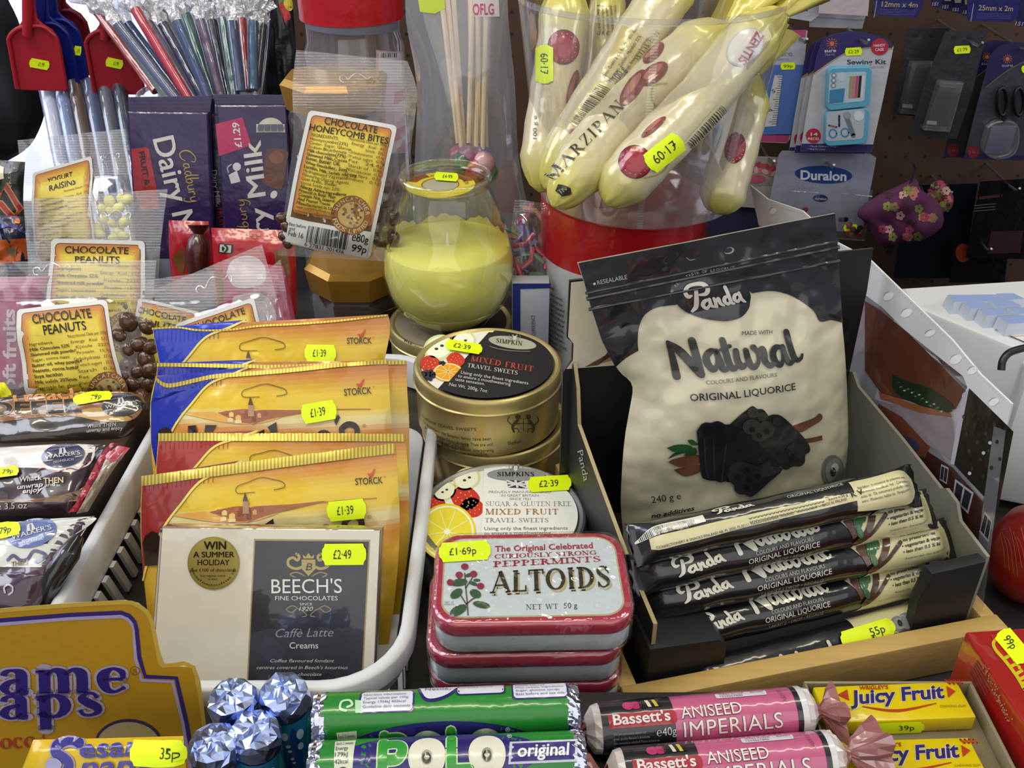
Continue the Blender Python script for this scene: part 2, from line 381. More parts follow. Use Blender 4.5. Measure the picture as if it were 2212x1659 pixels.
# ------------------------------------------------------------------ drawn lettering: a serif alphabet and brush scripts
def strip(pts, wd=0, sm=5, cap=False):
    q = [(*p, wd) if len(p) == 2 else p for p in pts]
    if sm and len(q) > 2: q = cr(q, sm)
    n = len(q); L = []; Rr = []
    for i in range(n):
        a, b = q[max(i-1, 0)], q[min(i+1, n-1)]; d = V((b[0]-a[0], b[1]-a[1])); d = d.normalized() if d.length > 1e-9 else V((1, 0)); k = V((-d.y, d.x))*q[i][2]/2
        L.append((q[i][0]+k.x, q[i][1]+k.y)); Rr.append((q[i][0]-k.x, q[i][1]-k.y))
    vs = L+Rr; ts = []
    for i in range(n-1): ts += [[i, i+1, n+i+1], [i, n+i+1, n+i]]
    if cap:
        for e in (0, n-1):
            b = len(vs); vs += [(q[e][0]+q[e][2]/2*math.cos(t*math.pi/5), q[e][1]+q[e][2]/2*math.sin(t*math.pi/5)) for t in range(10)]
            ts += [[b, b+t, b+t+1] for t in range(1, 9)]
    return vs, ts
TH, TN = .17, .06
def el(cx, cy, rx, ry, a0, a1, n=14, T=None):
    T = T or TH; o = []
    for i in range(n+1):
        a = R(a0+(a1-a0)*i/n); o.append((cx+rx*math.cos(a), cy+ry*math.sin(a), TN+(T-TN)*abs(math.cos(a))**1.3))
    return o
def _v(x, a=0, b=1, w=None): return [(x, a, w or TH), (x, b, w or TH)]
def _h(y, a, b, w=None): return [(a, y, w or TN), (b, y, w or TN)]
SER = {
 'A': (.86, [[(.08, 0, TN), (.42, 1, TN)], [(.40, 1, TH), (.76, 0, TH)], _h(.34, .18, .62)], [(.08, 0), (.76, 0)]),
 'B': (.68, [_v(.18), el(.2, .75, .27, .22, 90, -90), el(.2, .27, .34, .24, 90, -90)], [(.14, 0), (.14, 1)]),
 'C': (.78, [el(.44, .5, .34, .47, 42, 318), [(.72, .62, TN), (.72, .96, TN)]], []),
 'D': (.80, [_v(.18), el(.2, .5, .48, .47, 90, -90)], [(.14, 0), (.14, 1)]),
 'E': (.68, [_v(.18), _h(.97, .18, .6), _h(.03, .18, .62), _h(.52, .18, .48), [(.6, .78, TN), (.6, 1, TN)], [(.62, 0, TN), (.62, .24, TN)]], [(.14, 0), (.14, 1)]),
 'F': (.64, [_v(.18), _h(.97, .18, .6), _h(.52, .18, .48), [(.6, .78, TN), (.6, 1, TN)]], [(.18, 0), (.14, 1)]),
 'G': (.82, [el(.44, .5, .34, .47, 42, 318), [(.72, .62, TN), (.72, .96, TN)], [(.7, .06, TH*.8), (.7, .42, TH*.8)]], [(.7, .42)]),
 'H': (.86, [_v(.18), _v(.68), _h(.52, .18, .68)], [(.18, 0), (.18, 1), (.68, 0), (.68, 1)]),
 'I': (.40, [_v(.2)], [(.2, 0), (.2, 1)]),
 'K': (.80, [_v(.18), [(.24, .45, TN), (.64, 1, TN)], [(.34, .58, TH), (.7, 0, TH)]], [(.18, 0), (.18, 1), (.64, 1), (.7, 0)]),
 'L': (.66, [_v(.18), _h(.03, .18, .62), [(.62, 0, TN), (.62, .28, TN)]], [(.18, 1), (.14, 0)]),
 'M': (1.0, [_v(.16, w=TN), [(.16, 1, TH), (.48, 0, TH)], [(.48, 0, TN), (.82, 1, TN)], _v(.84)], [(.16, 0), (.12, 1), (.84, 0), (.88, 1)]),
 'N': (.88, [_v(.16, w=TN), [(.16, 1, TH), (.7, 0, TH)], _v(.72, w=TN)], [(.16, 0), (.12, 1), (.72, 1)]),
 'O': (.86, [el(.43, .5, .35, .47, 0, 360, 22)], []),
 'P': (.66, [_v(.18), el(.2, .72, .32, .25, 90, -90)], [(.18, 0), (.14, 1)]),
 'R': (.78, [_v(.18), el(.2, .74, .3, .23, 90, -90), [(.34, .5, TH), (.7, 0, TH)]], [(.18, 0), (.14, 1), (.7, 0)]),
 'S': (.62, [[(.5, .78, TN), (.42, .95, TN), (.27, .97, TN), (.12, .84, .1), (.16, .66, TH), (.34, .5, TH), (.5, .34, TH), (.52, .16, .1), (.38, .03, TN), (.22, .03, TN), (.1, .22, TN)], [(.5, .74, TN), (.5, .98, TN)], [(.09, .02, TN), (.09, .27, TN)]], []),
 'T': (.74, [_v(.37), _h(.97, .06, .68), [(.06, .76, TN), (.06, 1, TN)], [(.68, .76, TN), (.68, 1, TN)]], [(.37, 0)]),
 'U': (.84, [_v(.18, .25), [(.18, .28, TH), (.24, .08, .1), (.42, .03, TN), (.6, .1, TN), (.66, .3, TN)], _v(.66, .28, 1, TN)], [(.18, 1), (.66, 1)]),
 'V': (.82, [[(.1, 1, TH), (.42, 0, TH)], [(.42, 0, TN), (.72, 1, TN)]], [(.1, 1), (.72, 1)]),
 'W': (1.1, [[(.1, 1, TH), (.34, 0, TH)], [(.34, 0, TN), (.56, 1, TN)], [(.54, 1, TH), (.78, 0, TH)], [(.78, 0, TN), (1.0, 1, TN)]], [(.1, 1), (1.0, 1)]),
 'X': (.8, [[(.12, 1, TH), (.66, 0, TH)], [(.1, 0, TN), (.66, 1, TN)]], [(.12, 1), (.66, 1), (.1, 0), (.66, 0)]),
 'Y': (.78, [[(.1, 1, TH), (.38, .45, TH)], [(.38, .45, TN), (.66, 1, TN)], _v(.38, 0, .45)], [(.1, 1), (.66, 1), (.38, 0)]),
 'Z': (.72, [_h(.97, .1, .62), [(.6, .97, TH), (.12, .03, TH)], _h(.03, .1, .64), [(.64, 0, TN), (.64, .25, TN)], [(.1, .75, TN), (.1, 1, TN)]], []),
 '&': (.8, [[(.72, .4, TN), (.5, .08, TN), (.25, .03, TN), (.1, .22, TH), (.28, .5, TN), (.48, .76, TN), (.36, .96, TN), (.2, .8, TN), (.36, .45, TH), (.74, .02, TH)]], []),
 # small letters, x-height .66
 'a': (.62, [[(.1, .5, .1), (.14, .6, .09), (.28, .64, TN), (.42, .56, TH), (.44, .34, TH), (.44, .08, TH), (.56, .03, .08)], [(.42, .38, TN), (.2, .32, .1), (.1, .16, .14), (.2, .02, TN), (.34, .04, TN), (.44, .16, TN)]], []),
 'm': (1.06, [_v(.16, 0, .64), [(.2, .5, TN), (.34, .63, .08), (.48, .56, TH), (.52, .4, TH), (.52, 0, TH)], [(.55, .5, TN), (.7, .63, .08), (.84, .56, TH), (.88, .4, TH), (.88, 0, TH)]], [(.16, 0), (.08, .63), (.52, 0), (.88, 0)]),
 'n': (.72, [_v(.16, 0, .64), [(.2, .5, TN), (.34, .63, .08), (.48, .56, TH), (.54, .4, TH), (.54, 0, TH)]], [(.16, 0), (.08, .63), (.54, 0)]),
 'e': (.62, [[(.12, .36, TN), (.5, .36, TN)], [(.5, .36, TN), (.48, .55, .1), (.3, .64, TN), (.14, .5, TH), (.12, .3, TH), (.2, .08, .12), (.36, .02, TN), (.54, .14, TN)]], []),
 'p': (.68, [_v(.18, -.34, .64), el(.32, .32, .26, .31, 150, -150)], [(.18, -.34), (.1, .63)]),
 's': (.52, [[(.42, .5, TN), (.34, .63, TN), (.2, .63, TN), (.12, .5, .13), (.26, .36, TH), (.4, .24, .15), (.42, .1, .1), (.28, .02, TN), (.14, .05, TN), (.08, .18, TN)]], []),
 'o': (.66, [el(.33, .32, .25, .31, 0, 360, 18)], []),
 'c': (.58, [el(.32, .32, .24, .31, 45, 315), [(.48, .5, .1), (.5, .56, .1)]], []),
}
def serif_geo(s, sp=.06, fat=1.0, slab=1.0, grow=0):
    vs = []; ts = []; x = 0
    for ch in s:
        if ch == ' ': x += .45; continue
        wd, st, sf = SER[ch]
        parts = [strip([(a, b, c*fat+grow) for a, b, c in q], cap=grow > 0, sm=0 if len(q) == 2 or len(q) > 12 else 5) for q in st]
        parts += [strip([(a-.12*slab, b+(.03 if b < .02 else -.03 if b > .6 else 0), TN*1.1*slab), (a+.12*slab, b+(.03 if b < .02 else -.03 if b > .6 else 0), TN*1.1*slab)], sm=0) for a, b in sf] if not grow else [strip([(a-.12*slab, b+(.03 if b < .02 else -.03 if b > .6 else 0), TN+grow), (a+.12*slab, b+(.03 if b < .02 else -.03 if b > .6 else 0), TN+grow)], sm=0, cap=True) for a, b in sf]
        for a, b in parts: o = len(vs); vs += [(p[0]+x, p[1]) for p in a]; ts += [[i+o for i in t] for t in b]
        x += wd+sp
    return [(a/(x-sp), b) for a, b in vs], ts
_sg = {}
def serif(M, S, s, p0, p1, h, col='101010', off=.0004, m='card', up=None, sp=.06, fat=1.0, slab=1.0, grow=0):
    k = (s, sp, fat, slab, grow)
    if k not in _sg: _sg[k] = serif_geo(*k)
    lay_text(M, S, _sg[k], p0, p1, h, col, off, m, up)
def script_geo(strokes, x0, x1, yb, sl, h):
    """Pen strokes drawn in a working plane, set upright on their baseline and scaled to one cap height."""
    vs = []; ts = []
    for st in strokes:
        a, b = strip(st, cap=True); o = len(vs); vs += a; ts += [[i+o for i in t] for t in b]
    return [((x-x0)/(x1-x0), -(y-(yb+sl*(x-x0)))/h) for x, y in vs], ts
NATURAL = script_geo([
 [(262, 855, 45), (295, 1000, 72), (332, 1285, 92)], [(268, 862, 50), (400, 975, 105), (600, 1240, 98)], [(535, 835, 92), (560, 980, 92), (605, 1250, 85)],
 [(800, 965, 50), (740, 955, 72), (680, 1020, 80), (688, 1110, 85), (742, 1180, 75), (790, 1120, 45), (800, 990, 35)], [(800, 955, 66), (830, 1080, 78), (862, 1175, 74), (925, 1160, 50)],
 [(885, 822, 74), (905, 950, 78), (930, 1090, 80), (975, 1170, 70), (1035, 1120, 40)], [(850, 942, 36), (960, 892, 48)],
 [(1025, 950, 72), (1032, 1060, 78), (1075, 1145, 78), (1140, 1100, 40)], [(1140, 940, 68), (1160, 1060, 74), (1205, 1150, 74), (1265, 1100, 50), (1280, 990, 46), (1235, 910, 60)],
 [(1230, 905, 78), (1280, 945, 50), (1335, 915, 62), (1352, 980, 74), (1352, 1070, 74), (1410, 1130, 72), (1475, 1090, 40)],
 [(1570, 912, 50), (1500, 910, 72), (1455, 975, 80), (1470, 1070, 80), (1530, 1125, 70), (1570, 1060, 45), (1575, 960, 36)], [(1582, 905, 66), (1610, 1030, 74), (1652, 1112, 70), (1720, 1080, 40)],
 [(1650, 730, 78), (1680, 900, 80), (1715, 1035, 80), (1765, 1085, 60), (1815, 1062, 45), (1830, 1022, 36)]], 240, 1850, 1265, -.11, 400)
PANDA = script_geo([
 [(545, 312, 26), (502, 322, 52), (482, 270, 48), (525, 200, 42), (620, 168, 44), (705, 175, 58), (742, 232, 54), (710, 288, 46), (640, 302, 30)], [(608, 245, 44), (592, 360, 54), (568, 450, 52), (515, 502, 30)],
 [(735, 358, 30), (682, 378, 44), (652, 430, 48), (690, 468, 40), (735, 420, 30)], [(740, 355, 38), (747, 430, 44), (785, 448, 26)],
 [(792, 345, 36), (803, 400, 42), (803, 452, 42)], [(803, 400, 30), (842, 342, 38), (856, 405, 42), (890, 430, 30)],
 [(965, 320, 30), (922, 332, 42), (907, 380, 46), (942, 415, 38), (975, 380, 30)], [(942, 208, 44), (965, 300, 44), (985, 395, 44), (1015, 408, 26)],
 [(1082, 290, 30), (1037, 310, 42), (1027, 358, 46), (1062, 385, 38), (1092, 340, 30)], [(1092, 280, 38), (1107, 350, 44), (1145, 392, 32)]], 475, 1160, 508, -.19, 310)
CADBURY = script_geo([
 [(150, 55, 10), (165, 20, 8), (110, 5, 9), (30, 50, 13), (5, 110, 14), (30, 160, 13), (90, 155, 9), (130, 120, 8)], [(215, 88, 8), (180, 95, 12), (165, 130, 13), (190, 150, 10), (215, 115, 8)], [(218, 85, 11), (222, 140, 11), (245, 148, 8)],
 [(310, 85, 8), (275, 92, 12), (262, 128, 13), (285, 150, 10), (312, 115, 8)], [(335, 10, 11), (318, 90, 12), (322, 145, 11), (345, 146, 8)],
 [(372, 12, 11), (358, 90, 12), (362, 145, 12)], [(362, 110, 8), (395, 85, 11), (410, 118, 13), (385, 150, 10), (362, 142, 8)],
 [(440, 88, 11), (440, 135, 12), (470, 148, 9), (488, 110, 9)], [(492, 86, 11), (494, 145, 11)], [(520, 90, 11), (522, 148, 11)], [(522, 110, 7), (550, 85, 11), (562, 96, 11)],
 [(590, 88, 11), (594, 135, 12), (625, 140, 9), (640, 95, 9)], [(646, 84, 11), (640, 160, 12), (612, 215, 11), (580, 200, 8)]], 0, 650, 150, 0, 150)
def script(M, S, g, p0, p1, h, col, off=.0004, m='card', up=None): lay_text(M, S, g, p0, p1, h, col, off, m, up)
# ------------------------------------------------------------------ price stickers and other small repeated prints
def sticker(parent, S, p0, p1, h, s, off=.0006, t0=.28, t1=.78, hh=.42, up=None, col='e4fb00', name='price_sticker', fold=None, it=0):
    """A die-cut price label from the middle of its one end to the middle of the other, stuck on a surface."""
    M = MB(); L = math.dist(p0, p1)
    ux, uy = (p1[0]-p0[0]), (p1[1]-p0[1])
    if up is None: vx, vy = uy/L*h, -ux/L*h
    else: q = math.hypot(*up); vx, vy = up[0]/q*h, up[1]/q*h
    Q = lambda a, b: (p0[0]+ux*a+vx*(b-.5), p0[1]+uy*a+vy*(b-.5))
    sh = [(.07, 0), (.93, 0), (.95, .16), (.99, .27), (1, .5), (.99, .73), (.95, .84), (.93, 1), (.07, 1), (.05, .84), (.01, .73), (0, .5), (.01, .27), (.05, .16)]
    poly(M, S, [Q(*p) for p in sh], col, off, 'sticker', big=.004)
    if s: text(M, S, s, Q(t0, .5-hh/2), Q(t1, .5-hh/2), h*hh, '1c2010', off+.0002, 'sticker', up=(vx, vy), it=it)
    return M.build(name, parent, sharp=0)
def lines(M, S, rows, p0, p1, dy, h, col, off=.0004, m='card', bold=0, al='l', it=0, up=None):
    """Rows of small type: each row (text, fraction of the full width); p0-p1 is the first baseline, dy the step to the next."""
    for i, (s, f) in enumerate(rows):
        x0 = (1-f)/2 if al == 'c' else (1-f) if al == 'r' else 0
        a = (p0[0]+(p1[0]-p0[0])*x0+dy[0]*i, p0[1]+(p1[1]-p0[1])*x0+dy[1]*i); b = (a[0]+(p1[0]-p0[0])*f, a[1]+(p1[1]-p0[1])*f)
        text(M, S, s, a, b, h, col, off, m, bold, it, up)
def barcode(M, S, p, ex, ey, col='151515', off=.0004, m='card', n=34):
    """Dark bars over the cell p, p+ex, p+ey."""
    r = random.Random(5); x = 0
    ws = [r.choice((1, 1, 2, 3)) for _ in range(2*n)]; T = sum(ws)
    for i, q in enumerate(ws):
        if i % 2 == 0:
            a, b = x/T, (x+q)/T
            poly(M, S, [(p[0]+ex[0]*a, p[1]+ex[1]*a), (p[0]+ex[0]*b, p[1]+ex[1]*b), (p[0]+ex[0]*b+ey[0], p[1]+ex[1]*b+ey[1]), (p[0]+ex[0]*a+ey[0], p[1]+ex[1]*a+ey[1])], col, off, m)
        x += q
def quad(c, s, t):
    """Bilinear place inside four corners (top left, top right, bottom right, bottom left)."""
    a, b, d, e = c[0], c[1], c[2], c[3]
    return (a[0]*(1-s)*(1-t)+b[0]*s*(1-t)+d[0]*s*t+e[0]*(1-s)*t, a[1]*(1-s)*(1-t)+b[1]*s*(1-t)+d[1]*s*t+e[1]*(1-s)*t)
# ================================================================== THE SETTING
def slab(name, x0, x1, y0, y1, z0, z1, m, col='ffffff', bev=0):
    M = MB(); box(M, Fr((0, 0, 0), (1, 0, 0), (0, 1, 0)), x0, x1, y0, y1, z0, z1, m, col, bev); return structure(M.build(name))
mat('floorvinyl', '4a4642', rough=.5, bump=.05, bscale=20, var=.2)
mat('wallpaint', '8d8a92', rough=.8, bump=.05, bscale=60)
mat('ceilingpaint', 'c9c6bd', rough=.8)
def pegboard():
    m = bpy.data.materials.new('pegboard'); m.use_nodes = True; MATS['pegboard'] = m
    n = m.node_tree.nodes; l = m.node_tree.links; b = n['Principled BSDF']; tc = n.new('ShaderNodeTexCoord')
    mp = n.new('ShaderNodeMapping'); mp.inputs['Scale'].default_value = (1/.0254, 1/.0254, 1/.0254); l.new(tc.outputs['Object'], mp.inputs[0])
    fr = n.new('ShaderNodeVectorMath'); fr.operation = 'FRACTION'; l.new(mp.outputs[0], fr.inputs[0])
    sb = n.new('ShaderNodeVectorMath'); sb.operation = 'SUBTRACT'; sb.inputs[1].default_value = (.5, .5, .5); l.new(fr.outputs[0], sb.inputs[0])
    ml = n.new('ShaderNodeVectorMath'); ml.operation = 'MULTIPLY'; ml.inputs[1].default_value = (1, 0, 1); l.new(sb.outputs[0], ml.inputs[0])
    ln = n.new('ShaderNodeVectorMath'); ln.operation = 'LENGTH'; l.new(ml.outputs[0], ln.inputs[0])
    lt = n.new('ShaderNodeMath'); lt.operation = 'LESS_THAN'; lt.inputs[1].default_value = .085; l.new(ln.outputs['Value'], lt.inputs[0])
    nz = n.new('ShaderNodeTexNoise'); nz.inputs['Scale'].default_value = 60; l.new(tc.outputs['Object'], nz.inputs['Vector'])
    cm = n.new('ShaderNodeMixRGB'); cm.inputs[1].default_value = (*lin('443022'), 1); cm.inputs[2].default_value = (*lin('523b2a'), 1); l.new(nz.outputs[0], cm.inputs[0])
    mx = n.new('ShaderNodeMixRGB'); mx.inputs[2].default_value = (.012, .01, .009, 1); l.new(lt.outputs[0], mx.inputs[0]); l.new(cm.outputs[0], mx.inputs[1]); l.new(mx.outputs[0], b.inputs['Base Color'])
    b.inputs['Roughness'].default_value = .6
pegboard()
def emit(name, col, st):
    m = bpy.data.materials.new(name); m.use_nodes = True; MATS[name] = m; n = m.node_tree.nodes; b = n['Principled BSDF']
    b.inputs['Base Color'].default_value = (*lin(col), 1); b.inputs['Emission Color'].default_value = (*lin(col), 1); b.inputs['Emission Strength'].default_value = st
emit('daylit_glass', 'dfe6ff', 1.1)
WY = 1.21
slab('floor', -1.9, 1.9, -.9, 1.4, -.95, -.9, 'floorvinyl')
slab('ceiling', -1.9, 1.9, -.9, 1.4, 1.78, 1.83, 'ceilingpaint')
slab('wall_back', -1.9, -.30, WY+.06, WY+.09, -.9, 1.78, 'wallpaint')
slab('wall_back', -.30, 1.9, WY, WY+.09, -.9, 1.78, 'pegboard')
# shop window at the far left of the back wall
M = MB(); fr0 = Fr((0, WY+.055, 0), (1, 0, 0), (0, 0, 1)); box(M, fr0, -.80, -.44, -.2, .95, 0, .006, 'whiteplastic'); wn = structure(M.build('window_1'))
M = MB(); box(M, fr0, -.78, -.46, -.17, .92, .006, .009, 'daylit_glass', bev=0); M.build('window_pane', wn)
# the counter and the display riser at its front
M = MB()
for x0, x1, y1 in ((-.75, -.02, 1.06), (-.02, .2, .83), (.2, .95, .69)):
    box(M, Fr((0, 0, 0), (1, 0, 0), (0, 1, 0)), x0, x1, .12, y1, -.03, 0, 'counter', bev=0); box(M, Fr((0, 0, 0), (1, 0, 0), (0, 1, 0)), x0, x1, .15, y1-.01, -.9, -.03, 'counter', bev=0)
o = tag(M.build('shop_counter'), 'dark shop counter carrying all the sweets', 'counter')
# ================================================================== BASKET
BX0, BX1, BY0, BY1, BZ = -.2350, -.0530, .3095, .615, .052
def basket():
    t = thing('plastic_basket', 'white slatted plastic basket holding yellow sweet bags', 'basket', ((BX0+BX1)/2, (BY0+BY1)/2, 0))
    fr = Fr((0, 0, 0), (1, 0, 0), (0, 1, 0)); o_ = rrect(BX0-.004, BX1+.004, BY0-.004, BY1+.004, .042, 8); i_ = rrect(BX0+.003, BX1-.003, BY0+.003, BY1-.003, .036, 8); n = len(o_)
    def ring(M, prof):
        vs = []
        for k, z in prof: vs += [(o_[i][0]+(i_[i][0]-o_[i][0])*k, o_[i][1]+(i_[i][1]-o_[i][1])*k, z) for i in range(n)]
        m = len(prof); fs = [[a*n+i, a*n+(i+1) % n, ((a+1) % m)*n+(i+1) % n, ((a+1) % m)*n+i] for a in range(m) for i in range(n)]
        M.add([V(q) for q in vs], [f[::-1] for f in fs], 'whiteplastic')
    M = MB(); ring(M, [(.1, BZ), (.5, BZ+.0012), (.9, BZ), (1, BZ-.001), (1, BZ-.023), (.75, BZ-.023), (.7, BZ-.004), (.25, BZ-.004), (.2, BZ-.011), (0, BZ-.011), (0, BZ-.001)]); M.build('rim', t, 60)
    M = MB(); prism(M, fr, rrect(BX0+.034, BX1-.012, BY0+.012, BY1-.02, .02), .0005, .003, 'whiteplastic', bev=.0008); M.build('base_panel', t)
    # slanting slats around the walls
    n_s = 0
    for (ax, ay, bx, by) in ((BX0+.005, BY0+.03, BX0+.005, BY1-.03), (BX1-.005, BY1-.03, BX1-.005, BY0+.03), (BX1-.04, BY0+.005, BX0+.04, BY0+.005)):
        L = math.hypot(bx-ax, by-ay); k = int(L/.0122)
        for i in range(k):
            M = MB(); f0, f1 = (i+.2)/k, (i+.95)/k; nx, ny = -(by-ay)/L, (bx-ax)/L
            p = V((ax+(bx-ax)*f0, ay+(by-ay)*f0, BZ-.022)); q = V((ax+(bx-ax)*f1, ay+(by-ay)*f1, .002)); d = (q-p).normalized()
            side = V(((bx-ax)/L, (by-ay)/L, 0)); vs = []
            for c in (p, q):
                for s1, s2 in ((-1, -1), (1, -1), (1, 1), (-1, 1)): vs.append(c+side*.0028*s1+V((nx, ny, 0))*.0012*s2)
            M.add(vs, [[0, 1, 5, 4], [1, 2, 6, 5], [2, 3, 7, 6], [3, 0, 4, 7], [3, 2, 1, 0], [4, 5, 6, 7]], 'whiteplastic', smooth=False); M.build('slat', t)
basket()
# ================================================================== ROUND TINS
def tin(label, c, r, h, mt, lidart, side=None, pal=('c9b26a',)):
    t = thing('sweet_tin', label, 'tin', c, 'round travel sweet tins'); x, y, z = c; rl = r
    M = MB(); lathe(M, (x, y, z), [(0, .0004), (r-.004, .0004), (r-.0022, .0006), (r-.0012, .002), (r-.0012, h-.012), (r-.002, h-.010), (r-.002, h-.004)], mt, n=72)
    if side: side(M, Cyl((x, y, z), (0, 0, 1), r-.0012, (-.15, -1, 0)))
    M.build('tin_body', t, 35)
    M = MB(); lathe(M, (x, y, z), [(r-.0013, h-.0105), (rl+.0004, h-.0108), (rl+.0008, h-.0098), (rl, h-.009), (rl, h-.0022), (rl-.0008, h-.0006), (rl-.0022, h), (rl-.004, h-.0006), (rl-.0052, h-.0016), (0, h-.0016)], mt, n=72)
    S = Fr((x, y, z+h-.0016), (1, 0, 0), (0, 1, 0)); lidart(M, S, rl-.0054); lid = M.build('lid', t, 35); return t, lid, S
def fruit(M, S, kind, cx, cy, r, off):
    if kind == 'orange':
        ell(M, S, cx, cy, r, r*.62, 'd9a012', off); ell(M, S, cx, cy, r*.93, r*.57, 'f4ecc8', off+.0001); ell(M, S, cx, cy, r*.85, r*.51, 'e3a21a', off+.0002)
        for k in range(9): a = 2*math.pi*k/9; ribbon(M, S, [(cx, cy), (cx+r*.84*math.cos(a), cy+r*.5*math.sin(a))], r*.04, 'f2dc96', off+.0003)
    elif kind == 'lemon':
        ell(M, S, cx, cy, r, r, 'e6d21f', off, n=40); ell(M, S, cx, cy, r*.93, r*.93, 'f6f3d6', off+.0001, n=40); ell(M, S, cx, cy, r*.86, r*.86, 'e8d934', off+.0002, n=40)
        for k in range(9): a = 2*math.pi*k/9+.2; ribbon(M, S, [(cx, cy), (cx+r*.84*math.cos(a), cy+r*.84*math.sin(a))], r*.035, 'f3eca0', off+.0003)
        ell(M, S, cx, cy, r*.12, r*.1, 'f6f3d6', off+.0004)
    elif kind == 'straw':
        poly(M, S, [(cx-r, cy-r*.2), (cx-r*.5, cy-r*.75), (cx+r*.3, cy-r*.8), (cx+r, cy-r*.1), (cx+r*.7, cy+r*.55), (cx, cy+r*.8), (cx-r*.7, cy+r*.4)], 'c8321e', off, sm=5)
        for k in range(12): a = k*2.4; q = r*.75*math.sqrt((k+.5)/12); ell(M, S, cx+q*math.cos(a), cy+q*.7*math.sin(a), r*.05, r*.05, 'eab27a', off+.0001, n=6)
    elif kind == 'berry':
        for k in range(14): a = k*2.4; q = r*.8*math.sqrt((k+.5)/14); ell(M, S, cx+q*math.cos(a), cy+q*.75*math.sin(a), r*.3, r*.27, ('241f2a', '33303c', '19161f')[k % 3], off+.0001*(k % 3), n=10)
    elif kind == 'apple':
        ell(M, S, cx, cy, r, r*.8, 'cfd99a', off, rot=-20); ell(M, S, cx, cy, r*.85, r*.66, 'edf0d2', off+.0001, rot=-20); ell(M, S, cx-r*.15, cy+r*.1, r*.12, r*.08, '3a2415', off+.0002); ell(M, S, cx+r*.2, cy-r*.1, r*.12, r*.08, '3a2415', off+.0002)
def clipc(pts, c, r):
    return pts
def disc(M, S, r, col, off=.0002):
    laid(M, S, [(r*math.cos(2*math.pi*k/72), r*math.sin(2*math.pi*k/72)) for k in range(72)], [[0, k, k+1] for k in range(1, 71)], col, off, 'card')
def chord(M, S, r, ax, ay, bx, by, col, off):
    """The part of the lid disc to the left of the line a-b (local metres)."""
    pts = []
    for k in range(72):
        q = (r*math.cos(2*math.pi*k/72), r*math.sin(2*math.pi*k/72))
        if (bx-ax)*(q[1]-ay)-(by-ay)*(q[0]-ax) > 0: pts.append((k, q))
    ks = [k for k, _ in pts]; st = next((i for i in range(len(ks)) if (ks[i]-ks[i-1]) % 72 > 1), 0); pts = [q for _, q in pts[st:]+pts[:st]]
    laid(M, S, pts, [[0, k, k+1] for k in range(1, len(pts)-1)], col, off, 'card')
def lions(M, S, cx, cy, k, col, col2, off):
    """Two rampant lions holding a shield."""
    for s in (-1, 1):
        X = lambda x, y: (cx+s*x*k, cy+y*k)
        ribbon(M, S, [(*X(8, -9), 4*k), (*X(14, -2), 6*k), (*X(20, 6), 5*k), (*X(17, 16), 3*k)], 4*k, col, off)
        ell(M, S, *X(10, -13), 5*k, 4.5*k, col, off, n=12)
        for p in ([(12, -5), (4, -9)], [(14, 1), (5, -1)], [(19, 9), (10, 10), (8, 16)], [(22, 2), (29, -6), (26, -13)]): ribbon(M, S, [X(*q) for q in p], 1.8*k, col, off, sm=3)
    poly(M, S, [(cx-8*k, cy-9*k), (cx+8*k, cy-9*k), (cx+8*k, cy+3*k), (cx, cy+13*k), (cx-8*k, cy+3*k)], col2, off+.0001)
    ribbon(M, S, [(cx, cy-9*k), (cx, cy+12*k)], 1.2*k, col, off+.0002); ribbon(M, S, [(cx-8*k, cy-1*k), (cx+8*k, cy-1*k)], 1.2*k, col, off+.0002)
def gold_lid(M, S, r):
    disc(M, S, r, '17161a'); a = S.uv(955, 845); b = S.uv(1062, 712)
    chord(M, S, r, a[0], a[1], b[0], b[1], 'e6e2d2', .0003)
    fruit(M, S, 'apple', 948, 752, 34, .0005); fruit(M, S, 'apple', 1000, 740, 28, .0005); fruit(M, S, 'straw', 930, 790, 24, .0006); fruit(M, S, 'straw', 984, 780, 20, .0006); fruit(M, S, 'berry', 926, 812, 17, .0007); fruit(M, S, 'berry', 955, 787, 8, .0007)
    ell(M, S, 990, 728, 20, 10, '9a7440', .0005); fruit(M, S, 'orange', 968, 806, 33, .0007)
    chord(M, S, r, b[0], b[1], a[0], a[1], '17161a', .0016)
    ell(M, S, 1107, 745, 52, 13, 'a8a690', .0018, rot=8); lions(M, S, 1112, 735, .42, '8d8a80', 'dcdccf', .0019)
    serif(M, S, 'SIMPKIN', (1071, 745), (1128, 752), 9, '2a2820', .002)
    ribbon(M, S, [(1058, 753), (1080, 759), (1110, 763), (1145, 764)], 1.2, '8f8b74', .0018)
    serif(M, S, 'MIXED FRUIT', (1016, 785), (1152, 809), 13, 'b0472f', .0018); serif(M, S, 'TRAVEL SWEETS', (1009, 798), (1118, 815), 9, 'cfccc0', .0018, fat=.8)
    lines(M, S, [('Using only the finest ingredients', 1), ('to ensure a mouthwatering', .78), ('taste sensation.', .44)], (995, 812), (1141, 836), (-6, 7.5), 6.5, 'c9c6bc', .0018)
    text(M, S, 'Net Wt. 200g, 7oz', (970, 838), (1052, 853), 7, 'c9c6bc', .0018)
